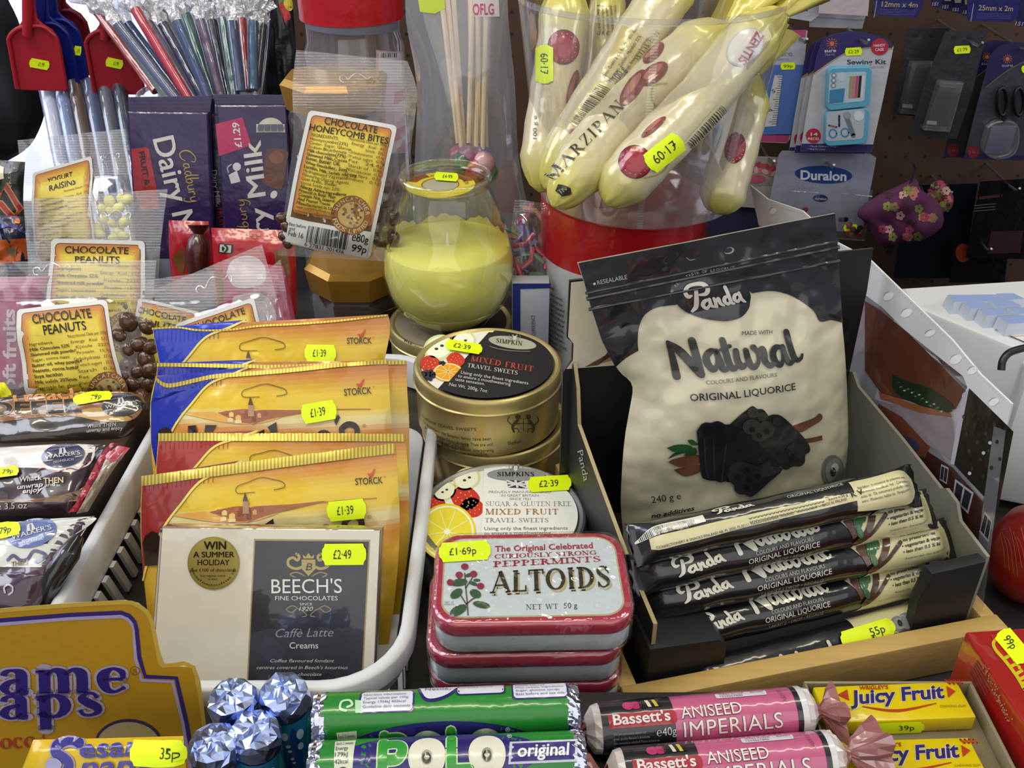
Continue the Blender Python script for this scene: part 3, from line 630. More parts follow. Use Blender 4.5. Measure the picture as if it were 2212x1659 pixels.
def white_lid(M, S, r):
    disc(M, S, r, 'e9e9e0'); a = S.uv(1030, 1190); b = S.uv(1035, 1000)
    chord(M, S, r, a[0], a[1], b[0], b[1], 'f1efe2', .0003)
    for k, cx, cy, q in (('apple', 1008, 1036, 30), ('apple', 960, 1062, 26), ('straw', 1004, 1078, 32), ('straw', 1020, 1098, 26), ('straw', 940, 1088, 22)): fruit(M, S, k, cx, cy, q, .0004)
    fruit(M, S, 'lemon', 966, 1152, 62, .0008); chord(M, S, r, b[0], b[1], a[0], a[1], 'e9e9e0', .0016)
    ell(M, S, 1115, 1030, 63, 14, '8d8f8b', .0018); lions(M, S, 1114, 1017, .52, '8a8d88', 'e2e2da', .0019); serif(M, S, 'SIMPKINS', (1074, 1034), (1154, 1034), 9, '1d1d1b', .0021, fat=1.15)
    c = [(1094, 1042), (1132, 1044), (1138, 1060), (1098, 1058)]; poly(M, S, c, '23284a', .0018)
    for p, q, wd, cl in (((1094, 1043), (1138, 1059), 3.5, 'd8d8d2'), ((1132, 1045), (1098, 1057), 3.5, 'd8d8d2'), ((1094, 1043), (1138, 1059), 1.6, '9c2f2a'), ((1132, 1045), (1098, 1057), 1.6, '9c2f2a'), ((1096, 1050), (1135, 1052), 4, 'd8d8d2'), ((1113, 1043), (1118, 1059), 5, 'd8d8d2'), ((1096, 1050), (1135, 1052), 2.2, '9c2f2a'), ((1113, 1043), (1118, 1059), 2.8, '9c2f2a')):
        ribbon(M, S, [p, q], wd, cl, .0019+.00003*wd, cap=False)
    lines(M, S, [('PROUDLY MANUFACTURED', 1), ('IN GREAT BRITAIN', .6), ('SINCE 1921', .34)], (1056, 1070), (1190, 1070), (0, 7.6), 5, '8d8d86', .0018, al='c')
    serif(M, S, 'SUGAR & GLUTEN FREE', (1048, 1098), (1234, 1098), 10, '8e8e84', .0018, fat=.7); serif(M, S, 'MIXED FRUIT', (1048, 1116), (1207, 1116), 12, 'a9825a', .0018); serif(M, S, 'TRAVEL SWEETS', (1047, 1133), (1185, 1133), 9, '85857e', .0018, fat=.8)
    lines(M, S, [('Using only the finest ingredients', 1), ('to ensure a mouthwatering', .8)], (1046, 1150), (1226, 1149), (0, 10), 7, '6d6d66', .0018)
def gold_side(M, S):
    lines(M, S, [('Traditional TRAVEL SWEETS', .8), ('For generations the Simpkin family have been', 1), ('producing Glucose Travel Sweets. They are still', 1), ('using traditional methods and recipes, incorporating', 1), ('the finest ingredients available.', .9)], (912, 900), (1058, 938), (3, 12.5), 6.5, '4d431f', .0002, up=(.04, -1))
    lines(M, S, [('BATCH NO 0619', 1), ('BBE 03/18', .8)], (950, 953), (1012, 967), (4, 9), 8, '3a3420', .0003, up=(.04, -1))
    lions(M, S, 1130, 915, 1.15, '403820', '857848', .0002); text(M, S, 'Sheffield', (1097, 961), (1126, 956), 7, '403820', .0002, up=(-.05, -1))
TR, THH = .0492, .043
gx, gy = at(1053, 787, z=.086).x, .549
tin('gold round tin standing underneath the dark lidded mixed fruit tin', (gx+.004, gy+.001, 0), TR, THH, 'goldtin', lambda M, S, r: disc(M, S, r, '17161a'))
t, lid, S = tin('gold mixed fruit sweet tin with black lid print, upper of its stack', (gx, gy, THH), TR, THH, 'goldtin', gold_lid, gold_side)
sticker(lid, S, (963, 749), (1042, 762), 22, '£2·39', off=.0024, t0=.22, t1=.68)
wx = at(1088, 1108, z=.043).x-.001
t, lid, S = tin('silver round tin with white sugar free mixed fruit lid', (wx, .4455, 0), .0505, THH, 'silvertin', white_lid)
sticker(lid, S, (1140, 1054), (1234, 1048), 33, '£2·39', off=.0024, t0=.26, t1=.70)
def dark_lid(M, S, r):
    disc(M, S, r, '8e846c'); a = S.uv(955, 720); b = S.uv(985, 660); chord(M, S, r, b[0], b[1], a[0], a[1], '1d1a18', .0003)
    for k in range(9): ribbon(M, S, [(862+8*k, 655+3*k), (880+8*k, 690+2*k), (930+5*k, 703)], 3, ('6a5a40', 'a89a78', '54452e')[k % 3], .0003)
def dark_side(M, S): text(M, S, 'SIMPKINS', (874, 755), (960, 790), 24, '4a3f22', .0002, up=(.02, -1))
t, lid, S = tin('gold round tin carrying the glass citronella candle', (-.0495, .689, 0), .0505, THH, 'goldtin', dark_lid, dark_side)
# ================================================================== CANDLE
def candle():
    cx, cy, z = -.0495, .689, THH-.0003
    t = thing('jar_candle', 'glass jar candle with yellow citronella wax on a gold tin', 'candle', (cx, cy, z)); c = (cx, cy, z)
    out = [(0, .001), (.026, .001), (.032, .004), (.041, .014), (.0485, .028), (.052, .043), (.0512, .057), (.0475, .073), (.0415, .090), (.0365, .104), (.0335, .112), (.0328, .1155), (.0345, .1175), (.0352, .1205), (.0342, .1228), (.0322, .1232), (.0312, .121), (.0315, .114)]
    M = MB(); lathe(M, c, [(a, b) for a, b in cr(out, 3)], 'candleglass', n=72); M.build('glass_jar', t, 80)
    M = MB(); inn = [(0, .003), (.025, .003), (.031, .007), (.040, .016), (.0470, .029), (.0502, .043), (.0500, .056), (.0484, .065)]
    lathe(M, c, inn+[(.0474, .0665), (.02, .0662), (0, .066)], 'wax', n=60); M.build('wax', t, 60)
    # the thin coat of wax left up the inside of the jar, ragged at its top
    M = MB(); rn = random.Random(3); top = [(.0705+.002*math.sin(a*.7)+rn.uniform(-.003, .003)) for a in range(72)]
    def rad(h): return next((a[0]+(b[0]-a[0])*(h-a[1])/(b[1]-a[1]) for a, b in zip(out, out[1:]) if a[1] <= h <= b[1] and b[1] > a[1]), .04)-.0014
    vs = []; n = 72
    for j in range(7):
        for k in range(n): h = .0660+(top[k]-.0660)*j/6; r = rad(h); a = 2*math.pi*k/n; vs.append(V((cx+r*math.cos(a), cy+r*math.sin(a), z+h)))
    M.add(vs, [[j*n+k, j*n+(k+1) % n, (j+1)*n+(k+1) % n, (j+1)*n+k] for j in range(6) for k in range(n) if k < 40 or k > 68], 'waxcoat'); M.build('wax_rim', t, 0)
    M = MB(); lathe(M, c, [(.0012, .066), (.0012, .077), (0, .077)], 'paper', 'e8e4d0', n=8); M.build('wick', t)
    # the round paper card under the rim
    M = MB(); zz = .1135; c = (cx-.0042, cy+.001, z); cx, cy = c[0], c[1]; lathe(M, c, [(.0262, zz), (.0262, zz+.0006), (.0132, zz+.0006), (.0132, zz)], 'card', 'd3c22a', n=60)
    S = Fr((cx, cy, z+zz+.0007), (1, 0, 0), (0, 1, 0))
    for a0, a1 in ((20, 60), (120, 165)):
        pts = [(.0258*math.cos(R(a)), .0258*math.sin(R(a))) for a in range(a0, a1+1, 5)]+[(.0185*math.cos(R(a)), .0185*math.sin(R(a))) for a in range(a1, a0-1, -5)]; poly(M, S, pts, '8a4a22', .0001, px=False)
    lathe(M, c, [(.0133, zz+.0006), (.0142, zz+.0009)], 'card', '8a5a2a', n=60); lathe(M, c, [(0, zz+.0003), (.0136, zz+.0003)], 'card', 'a8a58c', n=60)
    for k, ch in enumerate('CANDELA CITRON'):
        if ch == ' ': continue
        a = R(122-9*k); px = (.0182*math.cos(a), .0182*math.sin(a)); d = (math.sin(a), -math.cos(a)); g = glyphs(ch, 0, 0, 1); wv = .0016 if ch != 'I' else .0005
        laid(M, S, [(px[0]+d[0]*(x-.5)*wv*1.5+math.cos(a)*y*.0032, px[1]+d[1]*(x-.5)*wv*1.5+math.sin(a)*y*.0032) for x, y in g[0]], g[1], '3a3414', .0003, 'card')
    card = M.build('paper_card', t, 30); S2 = Fr((cx, cy, z+zz+.0009), (1, 0, 0), (0, 1, 0)); sticker(card, S2, (938, 381), (990, 385), 18, '£4·99', off=.0006, t0=.35, t1=.75)
candle()
# ================================================================== PEPPERMINT TINS
def mint_tin(label, dx, dy, z, rot, top):
    y = R(1.3+rot); fr = Fr((.0095+dx, .3485+dy, z), (math.cos(y), math.sin(y), 0), (-math.sin(y), math.cos(y), 0)); W, D, Hh = .0475, .0318, .0205
    t = thing('mint_tin', label, 'tin', tuple(fr.o), 'flat peppermint tins')
    M = MB(); prism(M, fr, rrect(-W+.001, W-.001, -D+.001, D-.001, .0125, 8), .0002, .0142, 'wrapped', 'c3cbd0', bev=.0022); M.build('tin_base', t, 50)
    M = MB(); prism(M, fr, rrect(-W, W, -D, D, .0135, 8), .0115, Hh, 'wrapped', 'a62f45', bev=.0020)
    S = Fr(fr.p(0, 0, Hh), fr.x, fr.y)
    if top:
        poly(M, S, rrect(-W+.0042, W-.0042, -D+.0042, D-.0042, .0105, 8), 'b8a878', .0001, 'wrapped', px=False); poly(M, S, rrect(-W+.0050, W-.0050, -D+.0050, D-.0050, .0100, 8), 'c9d2d4', .0002, 'wrapped', px=False)
        m = 'wrapped'; text(M, S, 'The Original Celebrated', (1069, 1193), (1281, 1185), 12, 'a12d3c', .0004, m, bold=.02)
        serif(M, S, 'CURIOUSLY STRONG', (1068, 1208), (1288, 1199), 9, 'a12d3c', .0004, m, fat=1.0, slab=1.4); serif(M, S, 'PEPPERMINTS', (1066, 1226), (1298, 1214), 12, 'a12d3c', .0004, m, fat=1.0, slab=1.6)
        serif(M, S, 'ALTOIDS', (1064, 1288), (1324, 1274), 46, 'b5ab80', .0004, m, fat=1.05); serif(M, S, 'ALTOIDS', (1060, 1283), (1320, 1269), 46, '2b2a22', .0006, m, fat=1.05)
        serif(M, S, 'NET WT', (1136, 1318), (1206, 1316), 11, '4a4c44', .0004, m, fat=.7); text(M, S, '50 g', (1218, 1315), (1247, 1314), 11, '4a4c44', .0004, m)
        text(M, S, "Ent. Stationer's Hall", (983, 1341), (1047, 1337), 5, '8a8a84', .0004, m); text(M, S, 'MENTHA', (960, 1304), (980, 1303), 3.5, '8a8a84', .0004, m); text(M, S, 'PIPERITA', (960, 1309), (981, 1308), 3.5, '8a8a84', .0004, m)
        for p in ([(1011, 1330), (1009, 1300), (1006, 1270), (1004, 1240)], [(1008, 1306), (1020, 1296), (1032, 1290)], [(1008, 1308), (994, 1285)], [(1006, 1272), (1020, 1250)], [(1004, 1262), (990, 1250)]): ribbon(M, S, p, 2.6, '5b4a3c', .0005, m)
        for cx, cy, rx, ry, ro in ((990, 1320, 20, 10, -28), (1040, 1308, 19, 7, 12), (986, 1284, 15, 9, -35), (1027, 1284, 13, 9, 25), (992, 1260, 18, 8, -8), (1022, 1262, 10, 4, 20), (1013, 1244, 8, 4, -20), (1030, 1255, 8, 3, 0)):
            ell(M, S, cx, cy, rx, ry, '33573a', .0006, m, rot=ro, n=16)
        for cx, cy in ((1004, 1226), (992, 1244), (1023, 1242), (973, 1260), (1038, 1268)): ell(M, S, cx, cy, 8, 7, '8a2c3e', .0007, m, n=14)
    lid = M.build('lid', t, 50)
    if top: sticker(lid, S, (948, 1197), (1060, 1190), 42, '£1·69p', off=.0009, t0=.2, t1=.72, hh=.36)
    M = MB(); o = rrect(-W-.0004, W+.0004, -D-.0004, D+.0004, .0137, 8); prism(M, fr, o, .0001, Hh+(.0012 if top else .0004), 'shrink', bev=.0022); M.build('shrink_wrap', t, 60)
zt = 0
mint_tin('red and white peppermint tin at the very bottom of the stack', -.002, .002, .0005, .4, False)
mint_tin('red and white peppermint tin, third one down in the stack', -.003, .001, .0215, -.5, False)
mint_tin('red and white peppermint tin directly under the topmost one', -.0036, 0, .0425, .2, False)
mint_tin('red and white tin of curiously strong peppermints on top of its stack', 0, 0, .0637, 0, True)
# ================================================================== ROUND CAN WITH RED TOP
def can():
    c = (.0885, .722, 0); t = thing('round_canister', 'white canister with a red top band under the clear tub', 'canister', c)
    M = MB(); r = .0655; lathe(M, c, [(0, .0005), (r-.002, .0005), (r, .002), (r, .094)], 'gloss', 'c9c9cb', n=72)
    S = Cyl(c, (0, 0, 1), r, (-.5, -1, 0))
    lines(M, S, [('ingredients', .55), ('Aqua, Alcohol denat.', 1), ('Propylene Glutarate,', 1), ('Glycerin, Hydrogenated', 1.05), ('Cera, Parfum, Dimethyl', 1), ('Acrylate, PPG-2 Methyl', 1.05), ('Ether, Sucrose, Aloe', 1), ('Vera, PEG-75 Lanolin,', 1), ('Tocopheryl Acetate,', .95), ('Quaternium, 2-Bromo-', 1), ('2-Nitropropane-1, 3-Diol,', 1.1), ('Phenoxyethanol.', .8)], (1174, 612), (1216, 640), (.4, 11.5), 6.5, '34343a', .0002, 'gloss', up=(0, -1))
    M.build('canister_body', t, 35)
    M = MB(); lathe(M, c, [(r+.0001, .093), (r+.0002, .1362), (r-.002, .1374), (0, .1374)], 'gloss', 'b5161e', n=72); M.build('red_lid', t, 35)
can()
# ================================================================== BOXED CHOCOLATES IN THE BASKET
def choc_box(label, d, dx, dy, front):
    fr = lean(575+dx, 1310+dy, d, 31); e = 0 if front else -40; c = [(349+dx, 1139+dy), (823+dx, 1144+dy), (808+dx, 1482+dy+e), (327+dx, 1470+dy+e)]
    q = [fr.uv(*p) for p in c]; t = thing('chocolate_box', label, 'box', tuple(fr.p(*q[3])), 'boxed chocolates in the basket')
    M = MB(); prism(M, fr, [q[3], q[2], q[1], q[0]], -.0135, 0, 'wrapped', 'cfc8b4', bev=.0008, side='5a5048')
    if front:
        W = 'wrapped'; poly(M, fr, [quad(c, a, b) for a, b in ((.006, .01), (.994, .01), (.994, .99), (.006, .99))], 'd3ccba', .0001, W)
        P = [(549, 1164), (800, 1166), (783, 1482), (533, 1478)]; poly(M, fr, P, '9a8a52', .0002, W); poly(M, fr, [quad(P, a, b) for a, b in ((.012, .012), (.988, .012), (.988, 1), (.012, 1))], '23232f', .0003, W)
        for k, s in ((1, 1), (-1, -1)): ribbon(M, fr, [(667+s*10, 1222), (667+s*26, 1228), (667+s*42, 1222), (667+s*44, 1210), (667+s*34, 1204), (667+s*24, 1210), (667+s*20, 1202), (667+s*26, 1196)], 6, 'a89352', .0005, W)
        poly(M, fr, [(652, 1208), (682, 1208), (682, 1228), (667, 1244), (652, 1228)], 'a89352', .0006, W); text(M, fr, 'B', (661, 1231), (675, 1231), 15, '23232f', .0008, W, it=.2)
        poly(M, fr, [(656, 1206), (654, 1197), (661, 1202), (667, 1194), (673, 1202), (680, 1197), (678, 1206)], 'a89352', .0006, W)
        for s in (1, -1): ribbon(M, fr, [(667+s*8, 1244), (667+s*24, 1236), (667+s*40, 1240), (667+s*30, 1246)], 3, '8a7a4a', .0005, W); ribbon(M, fr, [(667+s*20, 1316), (667+s*34, 1308), (667+s*48, 1316), (667+s*36, 1322), (667+s*22, 1314), (667+s*4, 1328), (667+s*14, 1332)], 2.2, '8a7f50', .0005, W)
        text(M, fr, "BEECH'S", (587, 1281), (739, 1280), 30, 'd9d7cf', .0006, W); text(M, fr, 'FINE CHOCOLATES', (595, 1296), (730, 1296), 9, 'd9d7cf', .0006, W)
        text(M, fr, 'SINCE', (648, 1307), (675, 1307), 5.5, 'cfccc0', .0006, W); text(M, fr, '1920', (646, 1319), (677, 1319), 9, 'cfccc0', .0006, W, it=.3)
        text(M, fr, 'Caffè Latte', (596, 1376), (721, 1374), 18, '8b8894', .0006, W, it=.3); text(M, fr, 'Creams', (626, 1400), (688, 1400), 13, 'd9d7cf', .0006, W)
        lines(M, fr, [('Coffee flavoured fondant', .7), ("centres covered in Beech's luxurious", 1), ('white chocolate', .42)], (555, 1430), (752, 1430), (0, 14.5), 7, 'c9c7c2', .0006, W, al='c', it=.3)
        for p in ([(560, 1410), (600, 1440), (612, 1400), (575, 1370)], [(640, 1390), (672, 1430), (690, 1400), (660, 1372)]): poly(M, fr, p, '2b2b3c', .0004, W, sm=4)
    else: ribbon(M, fr, [(352+dx, 1143+dy), (820+dx, 1148+dy)], 6, '2a2830', .0004, 'wrapped')
    b = M.build('carton', t, 40)
    if front:
        M = MB(); ell(M, fr, 462, 1216, 56, 57, 'a99a50', .0007, 'metalprint', n=44); ell(M, fr, 462, 1216, 53, 54, 'b3a45a', .0008, 'metalprint', n=44); k = 'metalprint'
        text(M, fr, 'WIN', (442, 1186), (489, 1186), 17, '262413', .001, k, bold=.02); text(M, fr, 'A SUMMER', (419, 1203), (507, 1203), 12, '262413', .001, k, bold=.01); text(M, fr, 'HOLIDAY', (428, 1220), (497, 1220), 12, '262413', .001, k, bold=.01)
        text(M, fr, 'plus £100 of chocolates', (412, 1234), (511, 1234), 7, '262413', .001, k); text(M, fr, 'Just register online', (434, 1245), (488, 1245), 4.5, '4a4728', .001, k); text(M, fr, 'to enter', (450, 1252), (472, 1252), 4.5, '4a4728', .001, k)
        s = 'beechsfinechocolates.com'
        for i, ch in enumerate(s):
            th = R(168-156*(i+.5)/len(s)); x, y = 462+49*math.cos(th), 1216+49*math.sin(th); ux, uy = math.sin(th), -math.cos(th); w_ = .9 if ch in 'il.' else 2.0
            if ch != '.': text(M, fr, ch, (x-ux*w_, y-uy*w_), (x+ux*w_, y+uy*w_), 5, '262413', .001, k, up=(-math.cos(th), -math.sin(th)))
        M.build('round_seal', b, 0); sticker(b, fr, (696, 1197), (792, 1196), 46, '£2·49', off=.0012, t0=.26, t1=.66)
choc_box('cream and dark blue box of coffee cream chocolates at the front of the basket', .497, 0, 0, True)
choc_box('chocolate box hidden behind the coffee creams box, only its edge showing', .5115, -4, 4, False)
# ================================================================== BUTTER CANDY BAGS
def lerpc(st, x):
    st = [(a, lin(c)) for a, c in st]
    if x <= st[0][0]: return st[0][1]
    for (a, c), (b, e) in zip(st, st[1:]):
        if x <= b: k = (x-a)/(b-a); return tuple(p+(q-p)*k for p, q in zip(c, e))
    return st[-1][1]
def candy_bag(label, d, Lf, Rt, acc, acc2, strip_h, sk=None, storck=None, church=True, hole=True, tilt=31, T=.009, strip_pts=None):
    """Left and right edges run bottom to top; printed design follows the bag's own top edge."""
    A, B = Lf[-1], Rt[-1]; wdt = B[0]-A[0]; k = wdt/502
    fr = lean((A[0]+B[0])/2, (A[1]+B[1])/2+150, d, tilt); t = thing('candy_bag', label, 'bag', tuple(fr.o-fr.y*.06), 'orange and gold candy bags in the basket')
    def X(x, y): f = (x-336)/502; return (A[0]+(B[0]-A[0])*f, A[1]+(B[1]-A[1])*f+(y-(812-35*f))*k)
    n = 60; top = A[1]
    sky = [(0, 'b8743a'), (.05, 'c98a3c'), (.16, 'dcbc30'), (.26, 'dbb824'), (.33, 'd9cf98'), (.40, 'cf8a3a'), (.52, 'dca82c'), (.7, 'dab02a'), (1, 'd2a52c')]
    L_ = math.dist(Lf[0], A)
    def cf(s, tt): return lerpc(sky, (1-tt)*L_/(310*k)+.05*math.sin(3*s+2))
    M = MB(); pillow(M, fr, Lf, Rt, T, 'bagfilm', colfn=cf, nu=44, nv=44, wr=.0009, g=lambda t: min(1, max(0, t)*6)*min(1, max(0, (1-t))*3.2)**.8, f=lambda s: max(0, 1-abs(2*s-1)**2.6)**.7, sm=4)
    # coloured corner and its pale edge
    edge = [(336+502*a, 812-35*a+b/1.09) for a, b in ((.40, -6), (.33, 10), (.23, 29), (.155, 72), (.093, 113), (.035, 172), (.006, 225))]
    ax = lambda pts: [X(*p) for p in pts]
    Fm = fr
    left = [p for p in Lf[::-1]]; low = X(*edge[-1]); lft = [p for p in left if p[1] < low[1]]
    pl = cr(ax(edge), 5)
    inn = [(max(p[0], 0), p[1]) for p in pl]
    corner = [(A[0]+2, A[1]+1)]+inn+[(p[0]+2, p[1]) for p in lft[::-1][:-1]]
    poly(M, fr, corner, acc, .0004, 'bagfilm', big=.006)
    ribbon(M, fr, ax(edge), 4.5*k, 'e0cf6a', .0007, 'bagfilm')
    for i in range(16):
        a = .012+.018*i; p = X(336+502*a, 812-35*a+6); ribbon(M, fr, [p, (p[0]-1, p[1]+26*k)], 1.1, acc2, .0006, 'bagfilm', sm=0, cap=False) if a < .30 else None
    # gilded seal along the top
    sp = strip_pts or [A, B]; sp = resamp(cr(sp, 6), 70); ga = ('c9b65c', 'a08c38')
    for i in range(70):
        a, b = sp[i], sp[i+1]; m_ = ((a[0]+b[0])/2, (a[1]+b[1])/2)
        for (p, q, c) in ((a, m_, ga[0]), (m_, b, ga[1])): poly(M, fr, [(p[0], p[1]), (q[0], q[1]), (q[0], q[1]+strip_h), (p[0], p[1]+strip_h)], c, .0009, 'metalprint')
    if church:
        C = lambda pts, c, o=.0006, sm=0: poly(M, fr, ax(pts), c, o, 'bagfilm', sm=sm, big=.008)
        C([(390, 893), (455, 890), (475, 893), (520, 885), (560, 884), (600, 890), (640, 888), (560, 915), (480, 912)], 'd8a24a', .0005, 5)
        C([(470, 892), (500, 887), (530, 884), (548, 888), (570, 886), (640, 886), (700, 884), (600, 902), (540, 915), (500, 905)], '9a5a34', .0006, 4)
        for x, y, w_, h_, c in ((500, 893, 10, 8, 'e0c070'), (515, 900, 12, 9, 'd8b060'), (498, 905, 12, 7, 'e0c890'), (515, 909, 14, 6, 'e6cf98'), (532, 892, 12, 12, '8a4a2c'), (548, 893, 9, 18, '7a4026'), (560, 895, 8, 8, 'c89a5c'), (572, 890, 9, 7, '8a5030'), (488, 890, 9, 6, '9a5a36'), (524, 888, 9, 6, 'a8643c')):
            C([(x-w_/2, y), (x, y-h_*.4), (x+w_/2, y), (x+w_/2, y+h_), (x-w_/2, y+h_)], c, .0008)
        C([(537, 874), (548, 874), (549, 900), (536, 900)], 'a88868', .0009); C([(536, 875), (541, 857), (547, 876)], '5a4436', .001)
        ribbon(M, fr, ax([(545, 917), (580, 905), (640, 890), (720, 885), (800, 884)]), 2, 'a0662c', .0006, 'bagfilm')
        # tops of the brand lettering, most of it hidden by the next bag
        K = '2c1a12'
        halo = 'ece0a8'
        for pts in ([(340, 944), (345, 930), (358, 922), (370, 928), (378, 946), (372, 990), (345, 990)], [(407, 921), (424, 919), (428, 942), (436, 985), (410, 985)], [(444, 919), (469, 919), (460, 930), (458, 945), (452, 985), (440, 985)], [(556, 935), (571, 928), (573, 985), (556, 985)], [(578, 923), (597, 912), (600, 945), (600, 985), (584, 985), (584, 932)], [(722, 910), (730, 896), (735, 902), (726, 920)]): C(pts, K, .0011)
        ribbon(M, fr, ax([(690, 952), (692, 936), (704, 934), (712, 940)]), 9*k, K, .0011, 'bagfilm'); ribbon(M, fr, ax([(772, 938), (768, 922), (752, 917), (738, 928), (745, 945), (765, 960), (768, 985)]), 12*k, K, .0011, 'bagfilm')
        text(M, fr, '®', X(783, 924), X(791, 923), 7*k, '8a6a2c', .0009, 'bagfilm')
    if hole:
        h_ = [(560, 858), (526, 858), (525, 845), (545, 838), (572, 830), (600, 836), (616, 842), (618, 852), (598, 856)]
        ribbon(M, fr, ax(h_), 1.6, '6a4a1c', .0008, 'bagfilm')
    if storck:
        a, b = storck; L = math.dist(a, b); text(M, fr, 'STORCK', a, b, L*.24, '3a2410', .0009, 'bagfilm', bold=.012)
        mx, my = (a[0]+b[0])/2+3, (a[1]+b[1])/2-L*.3; poly(M, fr, [(mx-3, my+2), (mx-7, my-L*.1), (mx+1, my-L*.08), (mx+8, my-L*.26), (mx+11, my-L*.26), (mx+4, my+2)], 'b8441e', .0009, 'bagfilm')
        text(M, fr, '®', (b[0]+2, b[1]-L*.2), (b[0]+6, b[1]-L*.2), 4, '8a6a2c', .0009, 'bagfilm')
    b = M.build('bag_film', t, 0)
    if sk: sticker(b, fr, sk[0], sk[1], sk[2], '£1·39', off=.0018, t0=.26, t1=.68)
    return fr
candy_bag('orange candy bag with red corner standing nearest the chocolate box', .5375, [(330, 1400), (316, 1300), (305, 1180), (304, 1100), (307, 1028)], [(838, 1400), (852, 1300), (861, 1200), (863, 1100), (854, 957)], '8f2a26', '7a2220', 22, ((707, 1105), (791, 1097), 42), ((768, 1048), (827, 1044)))
candy_bag('second orange candy bag with red corner, partly covered by the first', .557, [(345, 1330), (338, 1200), (334, 1080), (338, 1000), (343, 936)], [(862, 1330), (880, 1200), (884, 1080), (880, 1000), (875, 937)], 'a03028', '8a2823', 17)
candy_bag('blue cornered candy bag standing in front of the two other blue cornered ones', .577, [(350, 1240), (338, 1100), (326, 960), (325, 870), (337, 812)], [(830, 1240), (845, 1100), (848, 960), (843, 870), (838, 777)], '1f2fa0', '18248a', 9, ((653, 896), (727, 884), 42), ((744, 855), (803, 850)), strip_pts=[(337, 812), (364, 829), (430, 816), (470, 809), (560, 802), (640, 795), (740, 784), (838, 777)])
candy_bag('blue cornered candy bag squeezed behind, just its top seam and edge showing', .595, [(350, 1200), (340, 1060), (335, 920), (336, 850), (340, 784)], [(860, 1200), (880, 1060), (884, 920), (880, 850), (878, 779)], '1f2fa0', '18248a', 8, church=False, hole=False, strip_pts=[(340, 784), (480, 787), (600, 789), (740, 784), (878, 779)])
candy_bag('blue cornered candy bag at the very back of the row', .616, [(370, 1150), (352, 1000), (352, 850), (345, 790), (329, 708)], [(800, 1150), (815, 1000), (818, 850), (842, 720), (838, 679)], '2038b4', '182a94', 4, ((659, 764), (727, 764), 36), ((750, 743), (803, 742)), strip_pts=[(329, 708), (385, 706), (430, 712), (500, 711), (560, 703), (640, 699), (740, 691), (838, 679)])
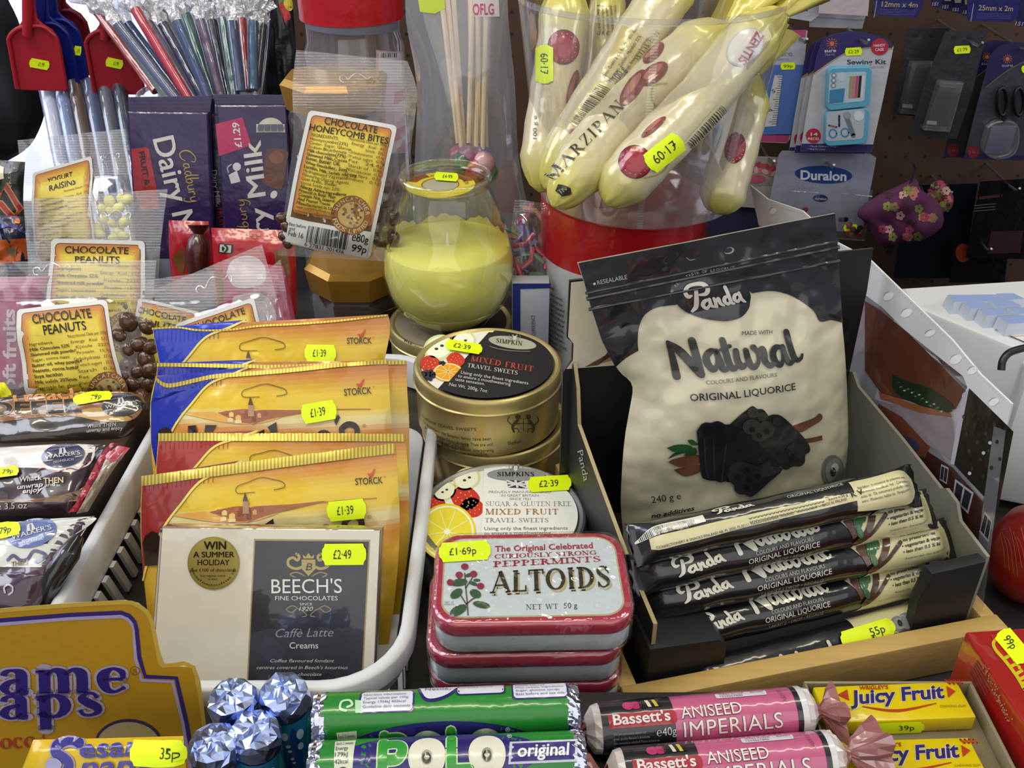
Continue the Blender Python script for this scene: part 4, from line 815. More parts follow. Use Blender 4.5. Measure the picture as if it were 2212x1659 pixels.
# ================================================================== MINT ROLLS
def mint_roll(label, c, L, r, yaw, phase, dz=0):
    ax = V((math.cos(yaw), math.sin(yaw), 0)); c = V(c); a0 = c-ax*L/2; t = thing('mint_roll', label, 'mint roll', (c.x, c.y, c.z-r), 'green mint rolls')
    M = MB(); lathe(M, a0, [(r, .004), (r, L-.0045)], 'gloss', '1f7a2a', ax=ax, n=56)
    fdir = V((0, -math.sin(phase), math.cos(phase))); S = Cyl(a0, ax, r, fdir)
    # direction around: down the front is positive y
    Sg = Raw(S); sgn = 1 if (S.t.z < 0 or S.t.y < 0) else -1
    Sg.uv = lambda x, y: (sgn*y*.001, x*.001*L/.1145)
    k = 'gloss'; E = lambda cx, cy, rx, ry, col, o: ell(M, Sg, cx, cy, rx, ry, col, o, k, n=40, big=.004)
    E(55, 0, 40, 11.5, '2a2270', .0001); E(55, 0, 31, 9.8, '241d66', .0002)
    for x0, ch in ((31, 'P'), (59, 'L')):
        P = {'P': [[(0, 7.5), (0, -6.5)], [(0, -5), (6, -5.2), (8, -2.5), (6, .8), (0, 1)]], 'L': [[(0, -7.5), (0, 5.4)], [(0, 5.6), (7.5, 5.6)]]}[ch]
        for dx, dw, col, o in ((0, 6.4, 'b9d8a0', .0003), (0, 5.2, '2f8f34', .0005)):
            for q in P: ribbon(M, Sg, [(x0+a, b) for a, b in q], dw-1.4, col, o, k)
    for x0 in (49, 73.5):
        E(x0, .3, 7.6, 8.3, 'd3d1bc', .0005); E(x0, .6, 2.2, 2.6, '8f8d78', .0007); E(x0, .9, 1.7, 2.0, '22301f', .0008)
    poly(M, Sg, [(83, -4.2), (111, -4.2), (110, 4.4), (82, 4.4)], 'b8b8c8', .0003, k, big=.004); poly(M, Sg, [(84, -3.3), (110, -3.3), (109, 3.5), (83, 3.5)], '26206a', .0004, k, big=.004)
    text(M, Sg, 'original', (86, 1.8), (107.5, 1.8), 4.4, 'd8d8d8', .0006, k, bold=.02, it=.15); text(M, Sg, '®', (82, -6), (84, -6), 2, 'd8d8d8', .0006, k)
    poly(M, Sg, [(11, -8.5), (19.5, -9), (19, 7), (17, 8.5), (12, 8.3)], 'c9cdb4', .0003, k, big=.004); lines(M, Sg, [('Each 2 sweets', .95), ('Energy', .7), ('179kJ', .7), ('42kcal', .75)], (11.8, -6), (19, -6.2), (0, 2.6), 1.6, '3a3a3a', .0005, k); E(15.2, 5.4, 2.6, 2.5, '2a2a2a', .0004); text(M, Sg, '2%', (13.6, 6.3), (16.8, 6.3), 1.9, 'd0d0d0', .0006, k)
    def pan(x0, x1, y0, y1, rows, rr=1.6):
        q = rrect(x0, x1, y0, y1, rr, 4); poly(M, Sg, [(a-(a < (x0+x1)/2)*.7+(a > (x0+x1)/2)*.7, b-(b < (y0+y1)/2)*.6+(b > (y0+y1)/2)*.6) for a, b in q], '26206a', .0002, k, big=.004); poly(M, Sg, q, 'cfd0da', .0003, k, big=.004)
        lines(M, Sg, rows, (x0+1, y0+2.6), (x1-1, y0+2.6), (0, 1.9), 1.1, '6a6a86', .0005, k)
    pan(21, 43, -26, -16.2, [('Nutrition information', .9), ('Typical values per 100g', .95), ('Energy 1704kJ 402kcal', .9), ('Guideline daily amounts', 1)]); pan(86, 109, -29, -19.5, [('Nestlé UK Ltd', .6), ('Mint sweets. Ingredients:', 1), ('Sugar, glucose syrup,', .9), ('Best before end see side', 1)]); pan(62, 82, -31, -22.5, [('Sugar, glucose syrup', .9), ('modified starch', .8)])
    poly(M, Sg, [(44, -31), (63, -31), (60, -23), (53, -19.5), (47, -21)], '26206a', .0002, k, big=.004, sm=4); poly(M, Sg, [(45, -31), (61.5, -31), (59, -24), (53, -21), (48, -22)], 'd0d2dc', .0003, k, big=.004, sm=4); text(M, Sg, 'Nestlé', (48, -25.6), (58, -25.6), 2.6, '6a6a80', .0005, k)
    ribbon(M, Sg, [(15, -17), (12.5, -18), (13, -21), (16, -21.5), (17.5, -19.5), (15.5, -18.5)], 1.0, 'b0cfae', .0003, k); poly(M, Sg, [(19, -16), (22, -16), (23, -21), (18.5, -21.5)], 'a8cba8', .0003, k)
    M.build('green_wrapper', t, 40)
    for e in (0, 1):
        M = MB(); rn = random.Random(11+e); n = 40; pr = [(r+.0002, 0), (r+.0001, .002), (r-.0002, .0038), (r-.0006, .0050), (r-.003, .0054), (r-.006, .0050), (.0012, .0048)]; vs = []
        for rr_, h in pr:
            for i in range(n): j = rn.uniform(-.00035, .00035); q = rr_+j; a = 2*math.pi*i/n; b = (L-.0055+h) if e else (.0055-h); hh = V((-ax.y, ax.x, 0)); vs.append(a0+ax*(b+rn.uniform(-.0004, .0004))+(hh*math.cos(a)+V((0, 0, 1))*math.sin(a))*q)
        M.add(vs, [[i*n+j, i*n+(j+1) % n, (i+1)*n+(j+1) % n, (i+1)*n+j] if not e else [i*n+j, (i+1)*n+j, (i+1)*n+(j+1) % n, i*n+(j+1) % n] for i in range(len(pr)-1) for j in range(n)], 'foil', smooth=False); M.build('foil_end', t, 0)
p1_ = at(966, 1542, z=.0805); p2_ = at(968, 1648, z=.0800)
yw = math.atan2(at(1247, 1531, z=.0805).y-at(682, 1553, z=.0805).y, .11); Lr = (at(1250, 1531, z=.0805)-at(678, 1553, z=.0805)).length
mint_roll('green mint roll with a white nutrition panel showing, against the peppermint tins', p1_, Lr, .0104, yw, R(118))
mint_roll('green mint roll whose white letters face the viewer, at the front edge', p2_, Lr*.99, .0104, yw, R(20))
mint_roll('green mint roll lying underneath the one with the nutrition panel', (p1_.x, p1_.y+.001, .0594), Lr, .0104, yw, R(20)); mint_roll('green mint roll lying underneath the one with letters facing forward', (p2_.x, p2_.y, .0590), Lr, .0104, yw, R(60))
M = MB(); box(M, Fr((0, 0, 0), (1, 0, 0), (0, 1, 0)), -.090, .1365, .165, .308, 0, .0488, 'counter', bev=.001); box(M, Fr((0, 0, 0), (1, 0, 0), (0, 1, 0)), .1362, .226, .165, .308, 0, .0440, 'counter', bev=.001); tag(M.build('display_riser'), 'low dark riser block under the sweet rolls at the counter front', 'riser')
# ================================================================== STANDING FOIL TOPPED ROLLS
def foil_roll(label, px, py, z, seed, tilt):
    c = at(px, py, z=z); r = .0103; b = V((c.x+tilt[0], c.y+tilt[1], .0003)); ax = (V((c.x, c.y, z))-b).normalized(); H = z-.0003
    t = thing('foil_mint_roll', label, 'mint roll', tuple(b), 'standing blue mint rolls with foil tops'); rn = random.Random(seed)
    M = MB(); lathe(M, b, [(0, .001), (r-.001, .0005), (r, .0015), (r, H-.012)], 'gloss', '1c6a8c', ax=ax, n=40); S = Cyl(b, ax, r, CO-V((c.x, c.y, z)))
    Sg = Raw(S); Sg.uv = lambda x, y: (x*.001, y*.001)
    for k in range(7):
        x0 = -30+k*9; poly(M, Sg, [(x0, 2), (x0+4, 2), (x0+7, 30), (x0+4, 52), (x0, 30)], ('123a78', '2a9a9a', '184a86')[k % 3], .0001, 'gloss', sm=4, big=.003)
    for x0, y0, rx, ry in ((-3, 47, 1.6, 2.8), (4, 46, 1.8, 3.4), (-2, 40, 1.1, 1.1), (-1.6, 36.5, 1, 1), (-1, 31, .8, 1), (-.6, 28, .7, .8), (3.4, 38, 1.4, 2.4)): ell(M, Sg, x0, y0, rx, ry, 'a9c4cc', .0003, 'gloss', n=14)
    M.build('blue_wrapper', t, 40)
    M = MB(); n = 19; pr = [(r+.0001, H-.0115), (r+.0007, H-.008), (r+.0010, H-.0045), (r+.0002, H-.0012), (r-.0020, H+.0008), (r-.0045, H+.0018), (r-.0072, H+.0024)]; vs = []
    x = V((1, 0, 0)); x = (x-ax*x.dot(ax)).normalized(); y = ax.cross(x)
    for i, (q, h) in enumerate(pr):
        am = .0006 if i in (1, 2, 3) else .0014 if i > 3 else .0001
        for k in range(n): a = 2*math.pi*(k+(i % 2)*.5+rn.uniform(-.48, .48)*(i > 0))/n; vs.append(b+ax*(h+rn.uniform(-am, am))+(x*math.cos(a)+y*math.sin(a))*(q+rn.uniform(-am, am)))
    vs.append(b+ax*(H+.0024)); m = len(pr)
    fs = []
    for i in range(m-1):
        for k in range(n): j = (k+1) % n; a, b_, c_, d_ = i*n+k, i*n+j, (i+1)*n+j, (i+1)*n+k; fs += [[a, b_, c_], [a, c_, d_]] if rn.random() < .5 else [[a, b_, d_], [b_, c_, d_]]
    fs += [[(m-1)*n+k, (m-1)*n+(k+1) % n, m*n] for k in range(n)]
    M.add(vs, fs, 'bluefoil', smooth=False); M.build('foil_top', t, 0)
foil_roll('blue foil topped mint roll beside the stepped end of the yellow sign', 500, 1500, .066, 1, (.001, 0)); foil_roll('blue foil topped mint roll touching the green rolls, tallest of four', 613, 1488, .067, 2, (-.0015, .001))
foil_roll('blue foil topped mint roll at the front beside the sesame snack', 458, 1600, .066, 3, (.002, -.001)); foil_roll('blue foil topped mint roll in the middle of its group of four', 549, 1572, .066, 4, (-.001, -.001))
# ================================================================== SESAME SNACK SIGN AND PACK
def sesame():
    fr = lean(200, 1450, .432, 6); o = [(-45, 1326), (0, 1319), (150, 1307), (268, 1301), (296, 1307), (318, 1324), (330, 1352), (342, 1410), (353, 1438), (418, 1441), (440, 1560), (462, 1700), (470, 1835), (-60, 1835)]
    t = thing('display_sign', 'golden card sign with purple sesame lettering at the counter front', 'sign', tuple(fr.p(0, -.065)))
    M = MB(); pts = [fr.uv(*p) for p in o]; prism(M, fr, pts, -.0018, 0, 'card', 'b58a16', bev=.0003, side='cdb56a')
    inn = lambda d: [(-45, 1326+d), (0, 1319+d), (150, 1307+d), (262, 1302+d), (284-d*.2, 1309+d), (303-d*.6, 1330+d*.6), (310-d*.7, 1352+d*.3), (322-d, 1412+d*.3), (335-d, 1440+d), (402-d, 1443+d), (424-d, 1560), (447-d, 1700)]
    ribbon(M, fr, cr(o[:12], 3), 9, 'c9a540', .0001, sm=0); ribbon(M, fr, inn(21), 9, '33206e', .0002, sm=0); ribbon(M, fr, inn(29), 7, 'a99bc4', .0002, sm=0)
    for gr, c, of in ((.11, 'a89bb0', .0004), (.0, '2b1a70', .0006)):
        serif(M, fr, 'ame', (0, 1498), (279, 1493), 80, c, of, fat=1.3, slab=.75, sp=.10, grow=gr); serif(M, fr, 'aps', (0, 1552), (223, 1543), 76, c, of, fat=1.3, slab=.75, sp=.10, grow=gr)
    ribbon(M, fr, [(292+10*math.cos(a*.524), 1448+9*math.sin(a*.524)) for a in range(13)], 2, '8a6420', .0004); text(M, fr, 'R', (288, 1453), (297, 1453), 9, '8a6420', .0004)
    ell(M, fr, 278, 1608, 74, 56, '3a2a5a', .0003); ell(M, fr, 278, 1608, 68, 50, 'b3a06a', .0004)
    serif(M, fr, 'oco', (2, 1617), (78, 1612), 34, 'a0401c', .0004, fat=1.2); poly(M, fr, [(90, 1592), (95, 1583), (97, 1595)], 'a0401c', .0004)
    M.build('printed_card', t, 40)
    fr = lean(230, 1650, .398, 33); c = [(72, 1598), (396, 1590), (412, 1760), (20, 1765)]; q = [fr.uv(*p) for p in c]
    t = thing('sesame_snack', 'yellow wrapped sesame snack lying before the golden sign', 'snack', tuple(fr.p(0, -.02)))
    M = MB(); pillow(M, fr, [c[3], (40, 1680), c[0]], [c[2], (404, 1680), c[1]], .006, 'gloss', 'cfae10', nu=24, nv=16, wr=.0002, f=lambda s: max(0, 1-abs(2*s-1)**8)**.5, g=lambda t: max(0, 1-abs(2*t-1)**6)**.5, back=.6, sm=0)
    k = 'gloss'
    for wd, cl, o in ((27, '9a90b0', .0005), (20, '2f2a86', .0008)):
        ribbon(M, fr, [(172, 1606), (150, 1601), (126, 1610), (122, 1626), (142, 1638), (150, 1652), (140, 1672), (110, 1676)], wd, cl, o, k)
    text(M, fr, 'esame', (178, 1636), (372, 1626), 40, '6a5a40', .0006, k, bold=.03, it=.25); text(M, fr, 'esame', (177, 1635), (370, 1625), 40, '3c3590', .0009, k, bold=.015, it=.25)
    text(M, fr, 'naps', (172, 1677), (330, 1668), 42, '3c3590', .0009, k, bold=.02, it=.25); ell(M, fr, 118, 1650, 18, 14, '9a9ac0', .0011, k)
    b = M.build('wrapper', t, 0); sticker(b, fr, (284, 1629), (398, 1625), 46, '35p', off=.002, t0=.55, t1=.86, it=.2)
sesame()
# ================================================================== TOFFEE SLABS
def toffee(label, d, tilt, L_, R_, col, art, T=.007, skt=None, yaw=0, group='toffee slabs beside the basket'):
    cx = (L_[0][0]+R_[0][0]+L_[-1][0]+R_[-1][0])/4; cy = (L_[0][1]+R_[0][1]+L_[-1][1]+R_[-1][1])/4
    fr = lean(cx, cy, d, tilt, yaw); t = thing('toffee_slab', label, 'toffee', tuple(fr.o-fr.n*.01), group)
    M = MB(); pillow(M, fr, L_, R_, T, 'wrapped', col, nu=40, nv=24, wr=.0005, f=lambda s: max(0, 1-abs(2*s-1)**6)**.6, g=lambda t: max(0, 1-abs(2*t-1)**4)**.5, back=1.2, sm=4)
    art(M, fr); b = M.build('wrapper', t, 0)
    if skt: sticker(b, fr, *skt[:3], skt[3], off=.0016, t0=skt[4], t1=skt[5], it=.3, up=skt[6] if len(skt) > 6 else None)
    return b, fr, t
def walkers_badge(M, S, cx, cy, rx, ry, rot, k='wrapped', n='23222a'):
    ell(M, S, cx, cy, rx, ry, n, .0008, k, rot=rot); a = R(rot); X = lambda x, y: (cx+x*rx*math.cos(a)-y*ry*math.sin(a), cy+x*rx*math.sin(a)+y*ry*math.cos(a))
    text(M, S, "WALKER'S", X(-.8, .18), X(.8, .14), ry*.32, 'c9c7c2', .0011, k, bold=.01); text(M, S, 'NONSUCH', X(-.45, .6), X(.45, .58), ry*.2, 'c0beb8', .0011, k); text(M, S, 'Nottingham\'s finest', X(-.6, -.5), X(.7, -.62), ry*.16, '9a98a0', .0011, k)
    poly(M, S, [X(-.18, -.12), X(-.12, -.6), X(.12, -.62), X(.2, -.14)], 'c9c7c2', .0011, k); ribbon(M, S, [X(0, -.2), X(.02, -.5)], 3, n, .0013, k)
    ribbon(M, S, [X(-.85, .3), X(-.5, .3)], 1.5, 'c9c7c2', .0011, k); ribbon(M, S, [X(.55, .3), X(.85, .28)], 1.5, 'c9c7c2', .0011, k)
def art1(M, S):
    k = 'wrapped'; poly(M, S, [(-60, 880), (30, 862), (150, 850), (285, 848), (312, 868), (290, 905), (240, 905), (120, 900), (0, 912), (-60, 930)], '8a5a2c', .0002, k, sm=4, big=.006); poly(M, S, [(150, 893), (215, 880), (285, 905), (240, 912), (190, 905)], 'b8904a', .0003, k, sm=4)
    text(M, S, 'Treacle', (20, 877), (188, 856), 20, 'c98a4a', .0006, k, bold=.02)
    text(M, S, 'TOFFEE', (-66, 910), (178, 891), 26, 'b59a6a', .0005, k, bold=.055); text(M, S, 'TOFFEE', (-65, 909), (177, 890), 25, '2a2019', .0008, k, bold=.03)
    walkers_badge(M, S, 263, 876, 42, 24, -8); lines(M, S, [('Whack THEN', .8), ('unwrap and enjoy', 1)], (190, 925), (268, 919), (-2, 9), 7, 'b8b0a8', .0008, k, bold=.02, it=.2); text(M, S, '100g e 3.5 oz', (112, 962), (205, 957), 9, '8a6a52', .0008, k)
b, fr, t = toffee('dark brown treacle toffee slab in clear wrap, furthest of three', .628, 58, [(-70, 972), (-60, 930), (-40, 880), (20, 858)], [(262, 952), (290, 925), (322, 885), (298, 848)], '2c2018', art1, skt=((160, 868), (243, 856), 19, '79p', .45, .72, (-.3, -1)))
def art2(M, S):
    k = 'wrapped'; poly(M, S, [(-60, 975), (60, 963), (190, 960), (205, 975), (196, 1000), (180, 1010), (150, 1020), (90, 1012), (0, 1010), (-60, 1012)], 'd9d4cc', .0002, k, sm=4, big=.006)
    walkers_badge(M, S, 137, 985, 47, 25, -8, n='2c2c52'); ribbon(M, S, [(80, 1018), (95, 1012), (120, 1020), (150, 1012), (170, 1015), (185, 1000), (196, 995)], 2, '8a3a4a', .0006, k)
    text(M, S, 'Whack', (45, 1042), (92, 1037), 11, 'cfcac4', .0008, k, bold=.02, it=.2); text(M, S, 'THEN', (95, 1045), (138, 1043), 12, 'd6c89a', .0008, k, bold=.02); text(M, S, 'unwrap', (38, 1057), (94, 1051), 10, 'cfcac4', .0008, k, bold=.02, it=.2); text(M, S, 'and', (98, 1052), (120, 1050), 8, 'cfcac4', .0008, k); text(M, S, 'enjoy', (50, 1066), (92, 1062), 10, 'cfcac4', .0008, k, bold=.02, it=.2)
    poly(M, S, [(-60, 1085), (180, 1082), (190, 1045), (165, 1060), (100, 1075), (0, 1080)], '7a5c3a', .0003, k, sm=4, big=.006); text(M, S, 'e 3.5 oz', (-4, 1100), (60, 1097), 12, 'c0b49a', .0008, k)
b, fr, t = toffee('toffee slab with red crimped end and a white band round its badge', .556, 58, [(-70, 1118), (-66, 1060), (-62, 1000), (-50, 966)], [(150, 1112), (172, 1075), (205, 1010), (228, 960)], '33222c', art2, skt=((-40, 1031), (44, 1016), 23, '79p', .55, .85, (-.25, -1)))
M = MB(); fe = lean(210, 1030, .553, 50); rn = random.Random(2); e0 = resamp([(146, 1108), (165, 1085), (190, 1035), (215, 985), (238, 958)], 20); e1 = resamp([(163, 1106), (180, 1085), (205, 1035), (232, 985), (253, 957)], 20)
vs = []
for i, (a, b_) in enumerate(zip(e0, e1)):
    for j in range(4): k = j/3; q = (a[0]+(b_[0]-a[0])*k, a[1]+(b_[1]-a[1])*k); u = fe.uv(*q); vs.append(fe.p(u[0], u[1], .0025*math.sin(i*1.3+j)*k))
M.add(vs, [[i*4+j, i*4+j+1, (i+1)*4+j+1, (i+1)*4+j] for i in range(20) for j in range(3)], 'gloss', 'a01830'); M.build('crimped_end', t)
def art3(M, S):
    k = 'wrapped'; poly(M, S, [(-60, 1140), (60, 1125), (195, 1117), (200, 1130), (150, 1165), (110, 1220), (0, 1225), (-60, 1230)], 'cfcfc8', .0002, k, sm=4, big=.006)
    walkers_badge(M, S, 70, 1152, 54, 30, -14, n='5a6aa0'); ribbon(M, S, [(18, 1210), (30, 1200), (45, 1210), (60, 1208), (75, 1190), (100, 1200), (80, 1215)], 7, '5a5a78', .0006, k)
    text(M, S, 'THEN', (28, 1224), (62, 1219), 10, '8a7a5a', .0008, k, bold=.02, it=.2); poly(M, S, [(-60, 1240), (0, 1236), (70, 1235), (110, 1225), (85, 1300), (-60, 1310)], '3a2038', .0003, k, sm=3, big=.006)
    ribbon(M, S, [(12, 1280), (10, 1270), (18, 1264), (28, 1268), (28, 1278), (20, 1284)], 4, 'b0a8b8', .0008, k)
b, fr, t = toffee('toffee slab in whitish wrap with dark crinkled end, nearest the sign', .505, 56, [(-75, 1330), (-72, 1260), (-66, 1190), (-60, 1140)], [(78, 1320), (115, 1255), (160, 1175), (205, 1114)], '4a3a44', art3, skt=((-42, 1158), (46, 1142), 30, '79p', .5, .78, (-.25, -1)))
M = MB(); tube(M, [at(92, 1300, d=.503), at(120, 1240, d=.500), at(150, 1195, d=.502), at(170, 1160, d=.508)], [.004, .006, .006, .003], 'wrapped', '1a1618', n=10); M.build('crinkled_end', t)
M = MB(); box(M, Fr((0, 0, 0), (1, 0, 0), (0, 1, 0)), -.46, -.2475, .325, .575, .0003, .053, 'card', '3c2e24', bev=.001); tag(M.build('toffee_carton'), 'low brown carton under the toffee slabs beside the white basket', 'carton')
# clear folded ends of further slabs tucked against the basket
for i, (a, b_, c1, lb) in enumerate((((236, 965), (290, 925), 'a8243a', 'red ended toffee slab tucked between the wrapped pile and basket rim'),)):
    fr = lean(225, 1040, .548, 40); M = MB(); pillow(M, fr, [(165, 1110), (200, 1050), (235, 975)], [(190, 1105), (235, 1030), (278, 968)], .004, 'wrapped', '9a8a74', nu=10, nv=16, wr=.0006, sm=4)
    poly(M, fr, [(228, 985), (256, 962), (282, 968), (262, 990), (240, 1000)], c1, .0005, 'wrapped', big=.004); tag(M.build('toffee_slab'), lb, 'toffee', 'toffee slabs beside the basket')
# ================================================================== LIQUORICE DISPLAY
BY = R(13.4); BX = V((math.cos(BY), math.sin(BY), 0)); BYv = V((-math.sin(BY), math.cos(BY), 0)); BO = V((.066, .335, 0))
LF = Fr(BO, BX, BYv)                                   # floor plan of the tray: u along the front, v to the back, w up
def L3(u, v, w): return LF.p(u, v, w)
def wooden_tray():
    t = thing('wooden_tray', 'shallow pine tray holding the black liquorice display box', 'tray', tuple(L3(.09, .08, 0)))
    M = MB(); box(M, LF, -.0125, .2035, -.0135, -.0025, .0003, .027, 'wood', bev=.001); M.build('front_rail', t)
    M = MB(); box(M, LF, -.0125, -.0035, -.0022, .052, .0003, .026, 'wood', bev=.001); M.build('side_rail', t)
    M = MB(); box(M, LF, .1945, .2035, -.0022, .176, .0003, .026, 'wood', bev=.001); M.build('side_rail', t)
    M = MB(); box(M, LF, .006, .2035, .1765, .186, .0003, .026, 'wood', bev=.001); M.build('back_rail', t)
    M = MB(); box(M, LF, .006, .194, -.002, .176, .0003, .0028, 'wood', bev=.0004); M.build('base_panel', t)
wooden_tray()
def display_box():
    t = thing('display_box', 'black cardboard display box filled with liquorice bars and pouches', 'box', tuple(L3(.09, .08, .003)))
    k = 'card'; W = .190; z0 = .0031
    fl = Fr(L3(.0065, 0, 0), BYv, (0, 0, 1))               # left wall plane, u to the back
    M = MB(); pts = [(.003, z0), (.153, z0), (.153, .121), (.149, .126), (.141, .113), (.136, .091), (.10, .081), (.04, .066), (.003, .061)]
    prism(M, fl, pts, -.0022, 0, k, '1b1b1c', side='a8966e'); S = Fr(fl.p(0, 0, -.0023), -BYv, (0, 0, 1))
    S.o = fl.p(0, 0, -.0024); text(M, S, 'Panda', (1248, 975), (1262, 1040), 12, 'a8a8a0', .0002, up=(1, -.3)); M.build('side_panel', t)
    fr2 = Fr(L3(W, 0, 0), BYv, (0, 0, 1)); M = MB(); pts = [(.003, z0), (.153, z0), (.153, .092), (.148, .094), (.14, .088), (.09, .083), (.048, .077), (.044, .080), (.034, .078), (.028, .070), (.003, .066)]
    prism(M, fr2, pts, 0, .002, k, '77756a', side='8d8a7a'); M.build('side_panel', t)
    # header card standing up at the back
    fb = Fr(L3(0, .153, 0), BX, (0, 0, 1)); hp = [(-.001, z0), (W, z0), (W, .150), (W-.002, .178), (.001, .178), (.0005, .142), (.004, .138), (.004, .126), (.0005, .121), (-.001, .119)]
    M = MB(); prism(M, fb, hp, 0, .0016, k, '1a1a1b', side='3a3a38')
    S = Fr(fb.p(0, 0, .0017), BX, (0, 0, 1)); poly(M, S, [(.0008, .121), (.055, .118), (.055, .177), (.0018, .177), (.0012, .1425), (.0046, .1375), (.0046, .1265)], 'd8d3ba', .0002, px=False)
    poly(M, S, [(.012, .121), (.02, .121), (.05, .165), (.05, .14)], '6b4a3a', .0004, px=False); poly(M, S, [(.022, .122), (.05, .127), (.05, .14)], 'a07a58', .0005, px=False); M.build('header_card', t)
    M = MB(); box(M, LF, .0066, W, .001, .153, z0, z0+.002, k, '2a2a28', bev=0); M.build('base_panel', t)
    # front flaps left and right of the cut-away opening
    M = MB(); ft = Fr(L3(0, 0, 0), BX, (0, 0, 1)); prism(M, ft, [(.0025, z0), (.046, z0), (.0445, .040), (.0400, .0445), (.0025, .047)], -.024, 0, k, '1d1d1e', bev=.0006)
    M.build('front_flap', t); M = MB(); prism(M, ft, [(.156, z0), (.1875, z0), (.1875, .066), (.156, .064), (.1525, .045)], -.007, 0, k, '1d1d1e', bev=.0006); M.build('front_flap', t)
    M = MB(); box(M, ft, .0465, .1425, z0, .0055, -.002, 0, k, '1d1d1e', bev=.0003); M.build('front_panel', t)
display_box()
# ------------------------------------------------------------------ pouches
def pouch():
    fr = lean(1555, 800, .553, 6, 13.4)
    Lp = [(1352, 1230), (1346, 1150), (1341, 1080), (1348, 960), (1361, 880), (1367, 842), (1360, 822), (1336, 800), (1300, 735), (1275, 660), (1262, 612), (1247, 567)]
    Rp = [(1800, 1130), (1822, 1040), (1832, 960), (1830, 850), (1825, 760), (1819, 695), (1814, 610), (1811, 555), (1803, 460)]
    t = thing('liquorice_pouch', 'black and cream resealable pouch of original liquorice standing in front of another pouch', 'pouch', tuple(fr.p(0, -.10)), 'liquorice pouches')
    k = 'pouchfilm'; M = MB(); g = lambda t: min(1, t*5)*max(0, min(1, (.80-t)*3.2))**.8
    pillow(M, fr, Lp, Rp, .016, k, 'd0cbae', nu=60, nv=60, wr=.0009, g=g, f=lambda s: max(0, 1-abs(2*s-1)**2.2)**.75, back=.5, sm=3)
    edge = [(1819, 697), (1796, 691), (1771, 694), (1757, 671), (1725, 647), (1690, 632), (1660, 628), (1624, 633)]
    dark = [(1803, 461), (1811, 555), (1814, 610)]+cr(edge, 4)+[(1600, 610), (1520, 625), (1480, 640), (1460, 658)]+cr([(1460, 658), (1440, 660), (1415, 665), (1392, 680), (1380, 706), (1377, 738), (1379, 757)], 4)+cr([(1379, 757), (1352, 773), (1329, 793)], 3)+[(1300, 736), (1276, 662), (1263, 613), (1249, 568)]
    poly(M, fr, dark, '25272a', .0004, k, big=.005)
    ov = [(1461, 656), (1475, 669), (1500, 682), (1535, 691), (1572, 693), (1600, 685), (1616, 667), (1620, 648), (1619, 632), (1600, 600), (1520, 600), (1470, 630)]
    poly(M, fr, ov, '25272a', .0006, k, big=.005, sm=4)
    script(M, fr, PANDA, (1486, 672), (1610, 648.5), 56, 'd3d0c4', .0011, k); script(M, fr, NATURAL, (1443, 808.5), (1734.5, 776.5), 72, '2f302c', .001, k)
    text(M, fr, 'RESEALABLE', (1290, 614), (1354, 601), 9, 'b9bab4', .0009, k); ell(M, fr, 1283, 612, 3, 3, 'c9c9c2', .0009, k, n=10)
    s = 'THE REAL TASTE OF LIQUORICE'; pth = resamp(cr([(1447, 640), (1460, 618), (1480, 601), (1505, 591), (1545, 585), (1588, 580)], 8), len(s))
    for i, ch in enumerate(s):
        if ch != ' ':
            a, b = pth[i], pth[i+1]; q = .3 if ch == 'I' else .78; text(M, fr, ch, a, (a[0]+(b[0]-a[0])*q, a[1]+(b[1]-a[1])*q), 6, 'a9aaa4', .0009, k)
    text(M, fr, 'MADE WITH', (1602, 724), (1667, 721), 9, '3a3a36', .0009, k); text(M, fr, 'COLOURS AND FLAVOURS', (1525, 830), (1677, 813), 9, '5d5c54', .0009, k); text(M, fr, 'ORIGINAL LIQUORICE', (1491, 866), (1717, 841), 15, '2d2d2a', .0009, k, bold=.008)
    Z = lambda pts: [(1400+x*.1989, 860+y*.1989) for x, y in pts]
    PP = lambda pts, c, o=.0006, sm=4: poly(M, fr, Z(pts), c, o, k, sm=sm, big=.006)
    PP([(1560, 300), (1640, 270), (1790, 215), (1850, 165), (1885, 190), (1870, 240), (1760, 310), (1640, 370)], '6e4638'); PP([(1680, 440), (1880, 400), (1888, 452), (1720, 485)], '6e4638', sm=0); PP([(215, 690), (300, 650), (540, 610), (560, 700), (420, 745), (330, 740)], '7a5038'); PP([(280, 770), (420, 740), (560, 720), (570, 790), (420, 845), (330, 815)], '6a4434')
    PP([(200, 535), (300, 500), (420, 500), (480, 530), (400, 575), (290, 580)], '2e5a34', .0008); PP([(215, 655), (280, 590), (400, 560), (500, 530), (460, 570), (320, 610)], '2a5230', .0008); PP([(385, 620), (430, 560), (500, 530), (525, 560), (510, 610)], '2a5230', .0009); PP([(420, 450), (480, 445), (530, 490), (525, 505), (460, 500)], '2e5a34', .0009)
    PP([(700, 500), (1000, 300), (1400, 300), (1500, 600), (1300, 850), (1000, 900), (760, 860)], '29282b', .0007)
    PP([(880, 280), (1010, 165), (1060, 128), (1125, 80), (1180, 115), (1235, 115), (1290, 170), (1300, 190), (1340, 172), (1440, 186), (1580, 310), (1700, 440), (1748, 530), (1740, 580), (1698, 612), (1692, 690), (1640, 735), (1565, 735), (1500, 770), (1450, 750), (1300, 600), (1000, 420)], '2c2b2d', .0009, 3)
    PP([(520, 350), (570, 280), (620, 255), (680, 260), (740, 240), (800, 255), (830, 275), (890, 275), (950, 300), (1100, 390), (1230, 520), (1320, 640), (1320, 700), (1000, 700), (870, 840), (830, 890), (780, 905), (720, 886), (680, 886), (610, 870), (570, 820), (545, 600)], '242329', .0012, 3)
